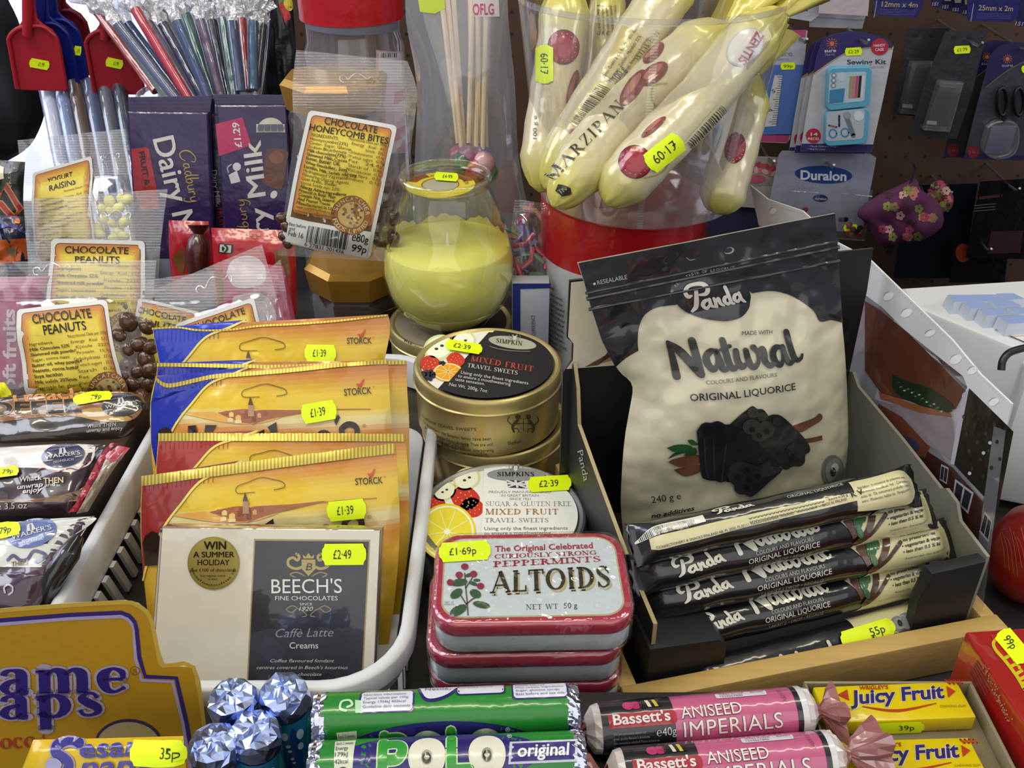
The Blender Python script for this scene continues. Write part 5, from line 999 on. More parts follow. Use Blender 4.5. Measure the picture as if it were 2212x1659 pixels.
    PP([(850, 830), (880, 730), (940, 690), (1010, 680), (1100, 700), (1200, 720), (1310, 650), (1330, 720), (1450, 760), (1280, 920), (1120, 1055), (1050, 1030), (980, 1030), (930, 990), (920, 930), (870, 890)], '333234', .0015, 3)
    for x, y, a, b, c in ((1125, 150, 60, 55, '3a3a38'), (1230, 190, 60, 50, '383836'), (1110, 300, 95, 85, '3e3e3a'), (1270, 330, 90, 95, '3c3c39'), (1195, 400, 90, 60, '363634'), (1390, 240, 55, 50, '343436'), (1600, 560, 110, 90, '343434'), (650, 330, 60, 45, '1f1e24'), (760, 310, 60, 48, '201f25'), (870, 340, 60, 45, '26252d')):
        q = Z([(x, y)])[0]; ell(M, fr, q[0], q[1], a*.199, b*.199, c, .0014 if x > 900 else .0016, k, n=18, big=.006)
    for x, y, r in ((1115, 325, 28), (1275, 345, 28), (1195, 395, 26), (1050, 770, 34), (960, 840, 30), (1080, 860, 34), (1180, 830, 28), (1060, 950, 28), (1500, 560, 24), (1570, 620, 26)):
        q = Z([(x, y)])[0]; ell(M, fr, q[0], q[1], r*.199, r*.199, '232325', .0019, k, n=14)
    for pts in ([(600, 420), (610, 700), (640, 850)], [(700, 440), (710, 860)], [(840, 480), (800, 780), (790, 890)]): ribbon(M, fr, Z(pts), 4, '33323a', .0016, k)
    text(M, fr, '240 g e', (1408, 1085), (1471, 1076), 14, '3a3a36', .0009, k); text(M, fr, 'no additives', (1407, 1117), (1500, 1100), 9, '2a2a28', .0009, k, bold=.02, it=.25)
    ell(M, fr, 1797, 1016, 24, 34, '77787a', .0009, k, big=.006); ell(M, fr, 1799, 1016, 19, 28, '8b8c8d', .0011, k, big=.006); ell(M, fr, 1800, 1008, 8, 9, 'cfcfc8', .0013, k); ell(M, fr, 1796, 1018, 6, 10, '26262a', .0013, k)
    ell(M, fr, 1574, 541, 11, 7, '9a9c98', .0006, k, rot=-14); ell(M, fr, 1572, 540, 9, 5, '2b2d30', .0007, k, rot=-14); ribbon(M, fr, [(1482, 556), (1490, 561), (1500, 559)], 2, '8a8c88', .0006, k)
    M.build('pouch_film', t, 0)
    M = MB()
    for a, b, r in (((1264, 633), (1811, 520), .0008), ((1267, 645), (1812, 533), .0012), ((1271, 668), (1813, 563), .001)):
        q = [fr.uv(a[0]+(b[0]-a[0])*i/12, a[1]+(b[1]-a[1])*i/12) for i in range(13)]; tube(M, [fr.pt(u, v, .0004) for u, v in q], r, k, '2b2d30', n=8)
    M.build('zip_seal', t)
    f2 = lean(1600, 800, .592, 4, 13.4); t = thing('liquorice_pouch', 'black liquorice pouch standing behind the front pouch, one corner in view', 'pouch', tuple(f2.p(0, -.10)), 'liquorice pouches')
    M = MB(); pillow(M, f2, [(1400, 1120), (1385, 900), (1365, 720), (1350, 640)], [(1812, 1080), (1828, 860), (1834, 700), (1837, 645), (1860, 578)], .008, k, '1d1e20', nu=24, nv=30, wr=.0008, sm=3, g=lambda t: min(1, t*5)*max(0, min(1, (.85-t)*3)), back=.5); M.build('pouch_film', t, 0)
pouch()
# ------------------------------------------------------------------ liquorice bars
def bar(label, pa, pb, za, zb, phase, back=False, sk=None, r=.0103, endseal=False):
    A, B = at(*pa, z=za), at(*pb, z=zb); ax = (B-A).normalized(); L = (B-A).length; k = 'wrapped'
    t = thing('liquorice_bar', label, 'bar', tuple((A+B)/2-V((0, 0, r))), 'liquorice bars in the display box')
    mid = (A+B)/2; tc = (CO-mid); tc = (tc-ax*tc.dot(ax)).normalized(); f = (Matrix.Rotation(phase, 3, ax) @ tc); S = Cyl(A, ax, r, f)
    s = ax.cross(tc); fl = L*.085; n = 28; st = 40; vs = []; fs = []; fc = []; rn = random.Random(int(pa[0]))
    def prof(h):
        e = min(h, L-h)
        if e < fl: q = e/fl; q = q*q*(3-2*q); return r*(1.12-.12*q), r*(.06+.94*q)     # crimped fin opens into the round body
        return r, r
    hs = [L*i/st for i in range(st+1)]; hs = sorted(set(hs+[fl*i/8 for i in range(9)]+[L-fl*i/8 for i in range(9)]))
    for h in hs:
        wv, dv = prof(h)
        for i in range(n):
            a = 2*math.pi*i/n; jag = (.0008*math.sin(a*9+h*900) if min(h, L-h) < 1e-6 else 0); wob = 1+.025*math.sin(h*190+a*2)
            vs.append(A+ax*(h+jag)+s*math.sin(a)*wv*wob+tc*math.cos(a)*dv*wob)
    def side(h, a):                                    # printed boundary between the black and the cream end
        y = (a+phase+math.pi) % (2*math.pi)-math.pi
        return h > L*(.665-.035*math.sin(y*1.0-.2)) and not (abs(h-L) < L*.012)
    for j in range(len(hs)-1):
        for i in range(n):
            fs.append([j*n+i, j*n+(i+1) % n, (j+1)*n+(i+1) % n, (j+1)*n+i]); h = (hs[j]+hs[j+1])/2
            fc.append('16171a')
    M = MB(); fs += [list(range(n)), list(range((len(hs)-1)*n, len(hs)*n))]; fc += ['16171a']*2
    M.add(vs, fs, k, '16171a', True, fc); bv = BVHTree.FromPolygons(vs, fs)
    Sg = Raw(S); K = 160/(L*1000)
    sg = -1 if S.t.dot(V((0, 0, 1))) > 0 else 1
    Sg.uv = lambda x, y: (sg*y*.001, x*.001/K)
    def pt(u, v, off):
        q = S.pt(u, v, .02); d = (S.pt(u, v, 0)-q).normalized(); h, nn, _, _ = bv.ray_cast(q, d)
        return S.pt(u, v, off) if h is None else h-d*off
    Sg.pt = pt
    P = lambda pts, c, o=.0002, sm=0: poly(M, Sg, pts, c, o, k, sm=sm, big=.0035)
    cream = 'cfc99a'
    if not back:
        P([(109, -30), (157.6, -30), (157.6, 24), (104, 24), (112, 10), (115, 5), (111, -3), (108, -14)], cream, .0003)
        P([(102, -11), (110, -9), (109, -3), (108, 0), (104.5, -6)], 'd8d2b0', .0003); P([(106.5, -4), (110, -10), (113, -9), (113, 4), (110, 6)], '5a4232', .0005)
        for cx, cy, rx, ry, ro in ((114, -3, 2.4, 5, 20), (117, -5.5, 2, 4, 10), (113.5, 3, 1.6, 3.2, -15)): ell(M, Sg, cx, cy, rx, ry, '37653a', .0008, k, rot=ro, n=16)
        ribbon(M, Sg, [(124, -8), (121, -2), (117, 4), (112, 9)], 3.4, '4e3628', .0007, k); ribbon(M, Sg, [(129, -3), (124, 1), (120, 4.5), (114, 9)], 2.0, '4e3628', .0007, k)
        script(M, Sg, PANDA, (19, 4.6), (44, 1.2), 9.5, 'd2cfbc', .0005, k); script(M, Sg, NATURAL, (49, -.9), (94, -2.6), 10, 'd2cfbc', .0005, k)
        text(M, Sg, 'COLOURS AND FLAVOURS', (59, 2.4), (89, 1.6), 1.9, 'a9a79a', .0005, k); text(M, Sg, 'ORIGINAL LIQUORICE', (55, 6.4), (92, 5.4), 2.8, 'cfcdc0', .0005, k, bold=.005); text(M, Sg, 'LAKRITZ • DROP • REGALIZ', (57, 10), (88, 9.2), 1.9, '8d8b80', .0005, k)
        for i, q in enumerate(('• no additives', '• no preservatives', '• vegetarian & vegan', '• less than 0.5 % fat')): text(M, Sg, q, (129, -6+3.0*i), (129+(15, 19, 21, 20)[i], -6.6+3.0*i), 1.7, '34332c', .0006, k, bold=.025, it=.25)
        text(M, Sg, 'Production date : Date de fabrication', (130, 6.6), (152, 6.1), 1.1, '55533f', .0006, k)
        ell(M, Sg, 137, -11.5, 6, 4.2, '7d7e80', .0005, k, n=24, big=.003); ell(M, Sg, 137, -11.5, 4.4, 3, '94958f', .0006, k, n=20); ell(M, Sg, 137, -11.5, 1.5, 1.8, '2a2a2c', .0007, k, n=12)
        # the reverse side, in view where the bar lies turned over
        P([(100, 24), (157, 24), (157, 34), (100, 34)], cream, .0002)
    else:
        P([(8, -2.2), (60, -3.2), (120, -3.0), (120, 1.4), (60, 2.6), (8, 5.2)], cream, .0003); P([(119.5, -9.5), (157.6, -12), (157.6, 12), (119.5, 7.6)], cream, .0003)
        for i in range(40): x = 4+i*.72; ribbon(M, Sg, [(x, -7), (x+.2, -2.8)], (.25, .4, .32)[i % 3], '111111', .0006, k, sm=0, cap=False)
        P([(2, -7.4), (38, -8.6), (38, -4.2), (2, -2.2)], 'd6d3c4', .0004); script(M, Sg, PANDA, (44, -6.6), (66, -7.6), 4, 'cfccb8', .0005, k); text(M, Sg, 'ORIGINAL LIQUORICE', (84, -7.2), (116, -8.2), 1.8, 'b9b7aa', .0005, k)
        text(M, Sg, 'CONFECTIONERY & SNACKS FINLAND AB, PL 3050, FI-22111 MAARIANHAMINA, FINLAND', (10, 4.2), (84, 1.4), 1.3, '2c2b22', .0006, k); text(M, Sg, 'www.panda.fi', (86, 1.2), (97, .8), 1.2, '2c2b22', .0006, k); text(M, Sg, 'MADE IN FINLAND', (100, .8), (114, .2), 1.4, '2c2b22', .0006, k)
        text(M, Sg, 'KV', (117, -.6), (124, -1.2), 2.6, '1c1b18', .0008, k, bold=.01, sp=1.4); text(M, Sg, 'Sucre 0.56 g', (104, -1.4), (115, -1.9), 1.2, '2c2b22', .0006, k)
        for i, q in enumerate(('Best before : A consommer de preference avant :', 'Ten minste houdbaar tot : Consumir', 'antes de : Da consumarsi preferibilmente', 'entro : Mindestens haltbar bis : Parasta ennen')): text(M, Sg, q, (122, -4+2.4*i), (151, -5+2.4*i), 1.5, '3a392c', .0006, k)
        [ribbon(M, Sg, [(60+2.1*i, -1.2+1.7*j-.026*i), (60.8+2.1*i, -.8+1.7*j-.026*i), (61.6+2.1*i, -1.3+1.7*j-.026*i)], .35, '55533c', .0006, k) for i in range(20) for j in range(2)]
        ell(M, Sg, 134, 13, 5.5, 4.2, '6f7072', .0005, k, n=24, big=.003); ell(M, Sg, 134, 13, 3.8, 2.8, '8a8b86', .0006, k, n=20)
    if endseal:
        y0 = -phase*r*1000; ell(M, Sg, 143, y0, 7, 5.5, '6f7072', .0005, k, n=24, big=.003); ell(M, Sg, 143, y0, 5, 4, '7d7e7c', .0006, k, n=20, big=.003); ell(M, Sg, 143.5, y0, .9, 2, 'cfcfc8', .0008, k, n=12)
    b = M.build('wrapper', t, 0)
    if sk:
        S0 = Cyl(A, ax, r, tc); Sk = Raw(S0); Sk.uv = lambda x, y: ((-1 if S0.t.dot(V((0, 0, 1))) > 0 else 1)*y*.001, x*.001/K); Sk.pt = lambda u, v, off: S0.pt(u, v, off)
        sticker(b, Sk, *sk, off=.0009, t0=.53, t1=.8)
bar('liquorice bar turned over to its barcode side on top of the pile', (1362, 1180), (1978, 1048), .086, .093, 0, back=True)
bar('liquorice bar topmost of the ones showing white script lettering', (1362, 1246), (2012, 1098), .068, .074, .10)
bar('liquorice bar second down of the ones showing white script lettering', (1372, 1306), (2052, 1162), .050, .056, .0)
bar('liquorice bar third down, its start tucked behind the carton flap', (1420, 1376), (2012, 1238), .0325, .0355, -.05)
bar('lowest liquorice bar with a yellow 55p price at the wooden rail', (1478, 1476), (1992, 1336), .0155, .0168, 1.05, sk=((96, .5), (133, -.5), 9, '55p'), endseal=True)
# ================================================================== CLEAR BAGS OF SWEETS WITH PAPER LABELS
def sweet_label(parent, S, c, titles, rows=None, seal=True, foot=None, off=.0011, fs=1.0):
    """Printed paper label inside four corners; returns its part."""
    M = MB(); k = 'card'; Q = lambda a, b: quad(c, a, b)
    w_ = math.dist(c[0], c[1]); ar = math.dist(c[0], c[3])/w_
    def rr(i, r=.05): return [Q(a, b/ar) for a, b in rrect(i, 1-i, i, ar-i, r, 4)]
    poly(M, S, rr(0), 'd6d4ce', off, k, big=.01); poly(M, S, rr(.045), '6a4a2a', off+.00012, k, big=.01)
    b1 = .80 if foot else 1
    for n, cl in enumerate(('c07a3a', 'c88c3a', 'd09e3a', 'd8b03c', 'dcbe40', 'e0c848')):
        i = .055+.017*n; poly(M, S, [Q(a, b/ar) for a, b in rrect(i, 1-i, i+.01*n, ar*b1-i-.01*n if foot else ar-i-.01*n, .04, 4)], cl, off+.0002+.00014*n, k, big=.01)
    if foot: poly(M, S, [Q(.045, b1), Q(.955, b1), Q(.955, .985), Q(.045, .985)], 'd6d4ce', off+.0011, k, big=.01)
    up = (c[0][0]-c[3][0], c[0][1]-c[3][1]); o = off+.0014
    for (s, x0, x1, y, h) in titles: text(M, S, s, Q(x0, y), Q(x1, y), h, '17150f', o, k, bold=.012, up=up)
    if rows:
        l, r_, y0, dy = rows
        for i, (s, x, b) in enumerate(l): text(M, S, s, Q(.09, y0+dy*i), Q(.09+x, y0+dy*i), 7*fs, '4a3a14', o, k, bold=.02 if b else 0, up=up)
        for i, (s, x) in enumerate(r_): text(M, S, s, Q(.93-x, y0+dy*(i*1.05-.6)), Q(.93, y0+dy*(i*1.05-.6)), 6.5*fs, '6a4e1a', o, k, up=up)
    if seal:
        sx, sy = seal; q = Q(sx, sy); r = w_*.22
        ell(M, S, *q, r, r, '8a5a24', o, k, n=32, big=.01); ell(M, S, *q, r*.66, r*.66, 'b89a5a', o+.0001, k, n=28); rn = random.Random(4)
        for i in range(26): a = rn.uniform(0, 6.3); d = r*.6*math.sqrt(rn.random()); ell(M, S, q[0]+d*math.cos(a), q[1]+d*math.sin(a), r*.09, r*.07, ('5a4020', '7d6236', 'c9b27a', '6f7f88')[i % 4], o+.0002, k, n=7)
        an = math.degrees(math.atan2(c[1][1]-c[0][1], c[1][0]-c[0][0]))
        for s, a0, st in (('SUNCATCHER', -168, 17), ('FOODS LIMITED', 150, -11)):
            for i, ch in enumerate(s):
                if ch == ' ': continue
                a = R(a0+st*i+an); d = r*.73 if st > 0 else r*.93; x, y = q[0]+d*math.cos(a), q[1]+d*math.sin(a); sg = 1 if st > 0 else -1; tx, ty = -math.sin(a)*sg, math.cos(a)*sg; hw = r*(.085 if ch != 'I' else .03)
                text(M, S, ch, (x-tx*hw, y-ty*hw), (x+tx*hw, y+ty*hw), r*.2, 'd8c49a', o+.0002, k, up=(ty, -tx))
    if foot: foot(M, S, Q, o, up)
    return M.build('paper_label', parent, 0)
ING = ([('Ingredients', .25, 0), ('Milk Chocolate 52%', .42, 1), ('Skimmed milk powder', .48, 1), ('Sugar, cocoa mass', .4, 0), ('Butter oil, whey powder', .52, 1), ('Peanuts, cocoa butter', .48, 1), ('Soya lecithin', .29, 1), ('Milk solids 20%min', .43, 1), ('Vegetable fat, glazing', .46, 0), ('Agents-shellac, gum', .43, 0), ('arabic, chocolate contains', .56, 0), ('hydrogenated vegetable', .5, 0), ('fats, cocoa solids 20%min', .52, 0), ('Allergy Advice-Ingredients', .56, 1), ('printed in bold. May contain', .56, 1), ('Nut, Sesame and Peanut', .5, 1)],
       [('Nutritional Data per 100g', .42), ('Energy   Kcal   532', .4), ('Kjoule   2229', .36), ('Protein   15.9g', .36), ('Carbohydrates   37.4g', .4), ('Of which sugars   35.9g', .4), ('Starch   0.2g', .38), ('Fat   38.2g', .38), ('Of which saturates 12.5g', .4), ('Fibre   2.3g', .38), ('Sodium   Trace', .36), ('Batch Code 0218/0421', .36)])
def clear_bag(label, d, tilt, Lp, Rp, T, yaw=0, head=.22, nuts=(), nutm='chocolate', nutcol='4a2c18', hook=None, group='clear bags with yellow paper labels', cat='bag', nutname='chocolate_peanut', m='film'):
    cx = sum(p[0] for p in Lp+Rp)/len(Lp+Rp); cy = sum(p[1] for p in Lp+Rp)/len(Lp+Rp); fr = lean(cx, cy, d, tilt, yaw)
    bot = fr.uv((Lp[0][0]+Rp[0][0])/2, (Lp[0][1]+Rp[0][1])/2); t = thing('sweet_bag', label, cat, tuple(fr.p(*bot)), group)
    for (px, py, rp) in nuts:
        M = MB(); u, v = fr.uv(px, py); rn = random.Random(int(px*7+py)); q = fr.p(u, v, rn.uniform(-.001, .003)); r = rp*d/F; ax = V((rn.uniform(-1, 1), rn.uniform(-.4, .4), rn.uniform(-1, 1)))
        lathe(M, q, [(0, -r*1.15), (r*.55, -r*.95), (r*.9, -r*.45), (r*.96, r*.1), (r*.75, r*.7), (r*.4, r*1.05), (0, r*1.15)], nutm, nutcol, ax=ax, n=14); M.build(nutname, t, 0)
    M = MB(); g = lambda t_: min(1, t_*7)*max(0, min(1, (1-head-t_)*4))**.7
    pillow(M, fr, Lp, Rp, T, m, 'ffffff', nu=26, nv=36, wr=.0011, g=g, f=lambda s: max(0, 1-abs(2*s-1)**2.5)**.7, back=.6, sm=3); M.build('bag_film', t, 0)
    S = Fr(fr.o, fr.x, fr.y); S.bvh = fr.bvh
    if head:
        M = MB(); n = 14; pl, pr = resamp(cr(Lp, 4), 40), resamp(cr(Rp, 4), 40); i0 = int(40*(1-head))
        vs = []
        for i in range(i0, 41):
            for j in range(n+1): q = (pl[i][0]+(pr[i][0]-pl[i][0])*j/n, pl[i][1]+(pr[i][1]-pl[i][1])*j/n); vs.append(fr.pt(*fr.uv(*q), .0006))
        r_ = 41-i0; M.add(vs, [[a*(n+1)+b, a*(n+1)+b+1, (a+1)*(n+1)+b+1, (a+1)*(n+1)+b] for a in range(r_-1) for b in range(n)], 'ribfilm')
        for i in range(i0+1, 41, 1):                   # the fine welded ribs of the seal
            if i % 3 == 0: ribbon(M, S, [(pl[i][0]+(pr[i][0]-pl[i][0])*j/8, pl[i][1]+(pr[i][1]-pl[i][1])*j/8) for j in range(9)], .6, 'ffffff', .0009, 'film', sm=0, cap=False)
        if hook:
            x, y, k, a = hook; ca, sa = math.cos(R(a)), math.sin(R(a)); H_ = [(-30, 10), (-38, 6), (-38, -4), (-28, -6), (-20, 2), (-8, -10), (4, -14), (16, -8), (26, -2), (36, -8), (42, -2), (38, 8)]
            ribbon(M, S, [(x+(p*ca-q*sa)*k, y+(p*sa+q*ca)*k) for p, q in H_], 2.2, 'ffffff', .0011, 'crumple')
        M.build('header_seal', t, 0)
    return t, S
def nuts_in(x0, x1, y0, y1, r, seed, n):
    rn = random.Random(seed); o = []
    for _ in range(400):
        p = (rn.uniform(x0, x1), rn.uniform(y0, y1), r*rn.uniform(.85, 1.15))
        if all(math.dist(p[:2], q[:2]) > r*1.25 for q in o): o.append(p)
        if len(o) >= n: break
    return o
# yogurt raisins, far back
t, S = clear_bag('clear bag of yogurt raisins at the back beside the purple chocolate bars', .835, 24, [(62, 570), (52, 430), (38, 303)], [(288, 545), (282, 420), (270, 278)], .009, head=.36, nuts=nuts_in(205, 280, 430, 520, 11, 1, 14), nutm='wax', nutname='yogurt_raisin', hook=(238, 338, .5, -8))
sweet_label(t, S, [(71, 374), (199, 337), (212, 552), (84, 580)], [('YOGURT', .25, .68, .155, 11), ('RAISINS', .28, .72, .245, 11)], (ING[0][:8], ING[1][:6], .33, .06), None, fs=.7)
# chocolate peanuts, two bags
t, S = clear_bag('clear bag of chocolate peanuts with its tall header, second behind the toffee', .745, 22, [(84, 870), (66, 640), (50, 430)], [(362, 850), (342, 610), (362, 408)], .010, head=.30, nuts=nuts_in(308, 352, 625, 850, 17, 2, 22)+nuts_in(110, 300, 660, 800, 20, 9, 10), hook=(250, 465, .8, 0))
sweet_label(t, S, [(112, 515), (314, 520), (322, 838), (98, 836)], [('CHOCOLATE', .16, .83, .095, 15), ('PEANUTS', .27, .74, .165, 15)], (ING[0][:13], ING[1][:11], .215, .047), (.79, .62))
t, S = clear_bag('clear bag of chocolate peanuts in front, its label tilted above the treacle toffee', .665, 26, [(-25, 880), (-28, 700), (-40, 566)], [(338, 872), (326, 720), (338, 562)], .009, head=.26, nuts=nuts_in(262, 326, 690, 868, 19, 3, 20), hook=(112, 582, 1.0, -4))
sweet_label(t, S, [(37, 670), (231, 648), (286, 880), (74, 900)], [('CHOCOLATE', .17, .81, .15, 19), ('PEANUTS', .27, .72, .255, 19)], (ING[0], ING[1], .34, .051), (.80, .83))
# further bags between the chocolate bars and the candy bags
t, S = clear_bag('clear bag of peanuts mostly hidden, its label reading just LATE and UTS', .725, 24, [(288, 860), (296, 720), (318, 605)], [(490, 860), (480, 720), (462, 585)], .008, head=.2)
sweet_label(t, S, [(300, 643), (434, 675), (410, 860), (270, 830)], [('CHOCOLATE', .05, .80, .16, 12), ('PEANUTS', .02, .66, .27, 12)], None, None)
t, S = clear_bag('clear bag of chocolate raisins with a steeply tilted label behind the blue candy bag', .690, 24, [(395, 880), (362, 740), (328, 627)], [(640, 820), (610, 690), (566, 528)], .009, head=.3, hook=(462, 613, 1.0, -20))
sweet_label(t, S, [(378, 702), (549, 643), (610, 850), (440, 905)], [('CHOCOLATE', .20, .86, .135, 14), ('RAISINS', .28, .72, .25, 14)], None, None)
t, S = clear_bag('clear bag with a torn corner and plain white label edge beside the gold lidded jar', .715, 24, [(555, 830), (560, 740), (545, 610)], [(640, 830), (632, 720), (606, 560)], .006, head=.25)
M = MB(); poly(M, S, [(556, 690), (604, 694), (612, 780), (560, 780)], 'c9c6c4', .0008, 'card', big=.01); M.build('paper_label', t, 0)
# chocolate honeycomb bites
def hfoot(M, S, Q, o, up):
    text(M, S, 'Best before', Q(.05, .865), Q(.24, .865), 7, '2a2a2a', o, 'card', up=up); text(M, S, 'end', Q(.06, .895), Q(.12, .895), 7, '2a2a2a', o, 'card', up=up); text(M, S, 'Feb 16', Q(.06, .935), Q(.23, .935), 10, '1a1a1a', o, 'card', up=up)
    a, b, d = Q(.27, .84), Q(.73, .84), Q(.27, .955); barcode(M, S, a, (b[0]-a[0], b[1]-a[1]), (d[0]-a[0], d[1]-a[1]), '1c1c1c', o); text(M, S, '6 27831 201436', Q(.26, .985), Q(.70, .985), 8, '2a2a2a', o, 'card', up=up)
    text(M, S, 'e80g', Q(.75, .88), Q(.94, .88), 14, '151515', o, 'card', bold=.01, up=up); text(M, S, '99p', Q(.77, .955), Q(.94, .955), 15, '151515', o, 'card', bold=.01, up=up)
HI = ([('INGREDIENTS:', .3, 0), ('Honeycombe(23%)', .42, 0), ('Center- Sugar, Glucose,', .48, 0), ('Sodium Bicarbonate', .42, 0), ('Milk chocolate(77%)', .42, 1), ('Skimmed Milk,Cocoa', .44, 1), ('Butter, Butter Oil,', .37, 1), ('Whey Emulsifier, Soya', .46, 1), ('Lecithin, Milk Solids min 20%', .58, 1), ('Hydrogenated Vegetable', .47, 0), ('Flavouring-Glazing Agents', .5, 0), ('Gum Arabic, Shellac', .38, 0), ('cocoa Solids min 20%', .42, 0), ('Allergy Advice-Ingredients', .5, 1), ('Printed in Bold. May', .4, 1), ('Contain Nut, Sesame', .4, 1), ('And Peanut Traces.', .37, 1), ('Manufactured in U.K.', .44, 1), ('www.suncatcherfoods.co.uk', .43, 0), ('suncatcherfoods@googlemail.com', .46, 0), ('Trade Enq-ML: 01202 424133', .46, 0)],
      [('Nutritional Data per 100g', .42), ('Energy   Kcal   491', .38), ('kjoule   2062', .22), ('Carbohydrates   63.4g', .4), ('Of which sugars   62.9g', .4), ('Fat   24.4g', .38), ('Starch of   0.6g', .38), ('Which saturates  11.5g', .4), ('Dietry fibre   0.5g', .4), ('Sodium   0.1g', .38)])
t, S = clear_bag('clear bag of chocolate honeycomb bites propped upright on a gold jar lid', .715, 10, [(600, 552), (612, 470), (624, 380), (634, 290), (632, 190), (640, 108)], [(850, 566), (862, 470), (880, 370), (897, 250), (900, 190), (880, 132)], .012, head=.26, nuts=nuts_in(812, 850, 400, 530, 17, 5, 9)+nuts_in(606, 626, 470, 535, 13, 6, 4)+nuts_in(640, 800, 380, 530, 18, 8, 14), nutname='honeycomb_bite', hook=(770, 170, .9, 4))
sweet_label(t, S, [(668, 238), (858, 272), (799, 558), (610, 522)], [('CHOCOLATE', .20, .80, .085, 15), ('HONEYCOMB BITES', .06, .94, .145, 14)], (HI[0], HI[1], .185, .0300), (.70, .705), hfoot, fs=.95)
# ================================================================== OCTAGONAL JARS WITH GOLD LIDS
def jar(label, cx, cy, z, rad, hb, hl, lab=False, rot=0):
    t = thing('octagonal_jar', label, 'jar', (cx, cy, z), 'gold lidded octagonal jars'); ph = math.pi/8+rot
    M = MB(); lathe(M, (cx, cy, z), [(0, .0005), (rad*.90, .0005), (rad*.95, .003), (rad*.95, hb-.006), (rad*.88, hb)], 'jarglass', n=8, smooth=False, ph=ph); M.build('jar_body', t, 30)
    M = MB(); lathe(M, (cx, cy, z), [(0, .003), (rad*.88, .003), (rad*.88, hb*.8), (0, hb*.8)], 'chocolate', '3a2a1e', n=8, smooth=False, ph=ph); M.build('jar_filling', t, 30)
    M = MB(); lathe(M, (cx, cy, z), [(rad*.9, hb-.001), (rad*.97, hb), (rad*1.04, hb+hl*.82), (rad*.93, hb+hl), (0, hb+hl)], 'goldlid', n=8, smooth=False, ph=ph); M.build('lid', t, 20)
    if lab:
        M = MB(); S = Fr((cx, cy-rad*.95*math.cos(math.pi/8)-.0004, z), (1, 0, 0), (0, 0, 1)); poly(M, S, rrect(-.017, .022, .006, .036, .003), 'a8b838', .0002, px=False); poly(M, S, rrect(-.015, .020, .008, .034, .003), 'd8cf3a', .0004, px=False); M.build('paper_label', t)
JX, JY = -.132, .742
jar('squat octagonal jar with a gold lid under the honeycomb bites bag', JX, JY, 0, .0415, .0505, .0245, True)
jar('larger gold lidded jar at the bottom of the pair behind the honeycomb bites', -.155, .853, 0, .046, .073, .026); jar('larger gold lidded jar stacked on top behind the honeycomb bites bag', -.155, .853, .099, .046, .072, .026)
# ================================================================== CHOCOLATE BARS
def choc_bar(label, d, tilt, c, th, art, top=None, col='2d1a4e'):
    fr = lean((c[0][0]+c[2][0])/2, (c[0][1]+c[2][1])/2, d, tilt); q = [fr.uv(*p) for p in c]; t = thing('chocolate_bar', label, 'chocolate bar', tuple(fr.p(*q[3])), 'purple wrapped chocolate bars')
    M = MB(); prism(M, fr, [q[3], q[2], q[1], q[0]], -th, 0, 'gloss', col, bev=.0025)
    if top:
        p = [fr.uv(*x) for x in top]; prism(M, fr, [p[3], p[2], p[1], p[0]], -th*.6, -th*.45, 'gloss', col, bev=.0002)
        for i in range(3): a = .25+.25*i; ribbon(M, fr, [quad(top, 0, a), quad(top, 1, a)], 2, '1d1036', -th*.45+.0003, 'gloss', sm=0)
    if art: art(M, fr)
    M.build('wrapper', t, 40)
def cad1(M, S):
    k = 'gloss'; poly(M, S, [(284, 322), (316, 318), (322, 322), (338, 405), (345, 450), (305, 455), (290, 408)], 'a8202e', .0003, k); text(M, S, 'FRUIT &', (300, 328), (314, 402), 11, '241014', .0006, k, bold=.03, up=(1, -.2))
    text(M, S, 'Dairy Milk', (331, 302), (398, 562), 44, 'cfc9c4', .0006, k, bold=.02, up=(1, -.22)); script(M, S, CADBURY, (390, 326), (412, 437), 30, 'b49a4a', .0006, k, up=(1, -.2))
def cad2(M, S):
    k = 'gloss'; poly(M, S, [(466, 268), (524, 253), (544, 314), (473, 337)], 'b01c58', .0004, k); text(M, S, '£1.29', (523, 318), (516, 264), 14, 'd8ccd0', .0007, k, bold=.02, up=(-1, .05))
    text(M, S, 'Dairy Milk', (590, 595), (563, 303), 38, 'cfc9c4', .0006, k, bold=.02, up=(-1, .15)); script(M, S, CADBURY, (548, 560), (528, 430), 26, 'a98a52', .0006, k, up=(-1, .1))
    poly(M, S, [(576, 322), (600, 320), (622, 328), (620, 350), (612, 400), (598, 408), (570, 395), (566, 380), (572, 350)], '5a3020', .0005, k, sm=4); ell(M, S, 598, 340, 16, 14, '7a4630', .0007, k); ell(M, S, 585, 385, 14, 10, '6d3c28', .0007, k); ell(M, S, 592, 420, 7, 9, 'cfc9c4', .0007, k, rot=30)
    ell(M, S, 585, 286, 31, 32, 'c9c6b0', .0005, k, a0=180, a1=360); poly(M, S, [(554, 268), (615, 268), (615, 282), (612, 286), (557, 286), (554, 282)], 'c9c6b0', .0005, k)
    for i in range(4): poly(M, S, [(558+14*i, 269), (570+14*i, 269), (570+14*i, 283), (558+14*i, 283)], '5a5570', .0007, k)
    ell(M, S, 512, 360, 9, 9, 'c9c4cc', .0006, k); poly(M, S, [(494, 378), (512, 368), (520, 392), (500, 397)], 'c9c4cc', .0006, k); ribbon(M, S, [(500, 355), (492, 362), (494, 372)], 3, 'a8a0b4', .0006, k)
choc_bar('purple milk chocolate bar with red fruit band, reading downward', .860, 14, [(274, 240), (450, 242), (462, 560), (294, 560)], .010, cad1, [(272, 210), (455, 207), (450, 244), (274, 242)])
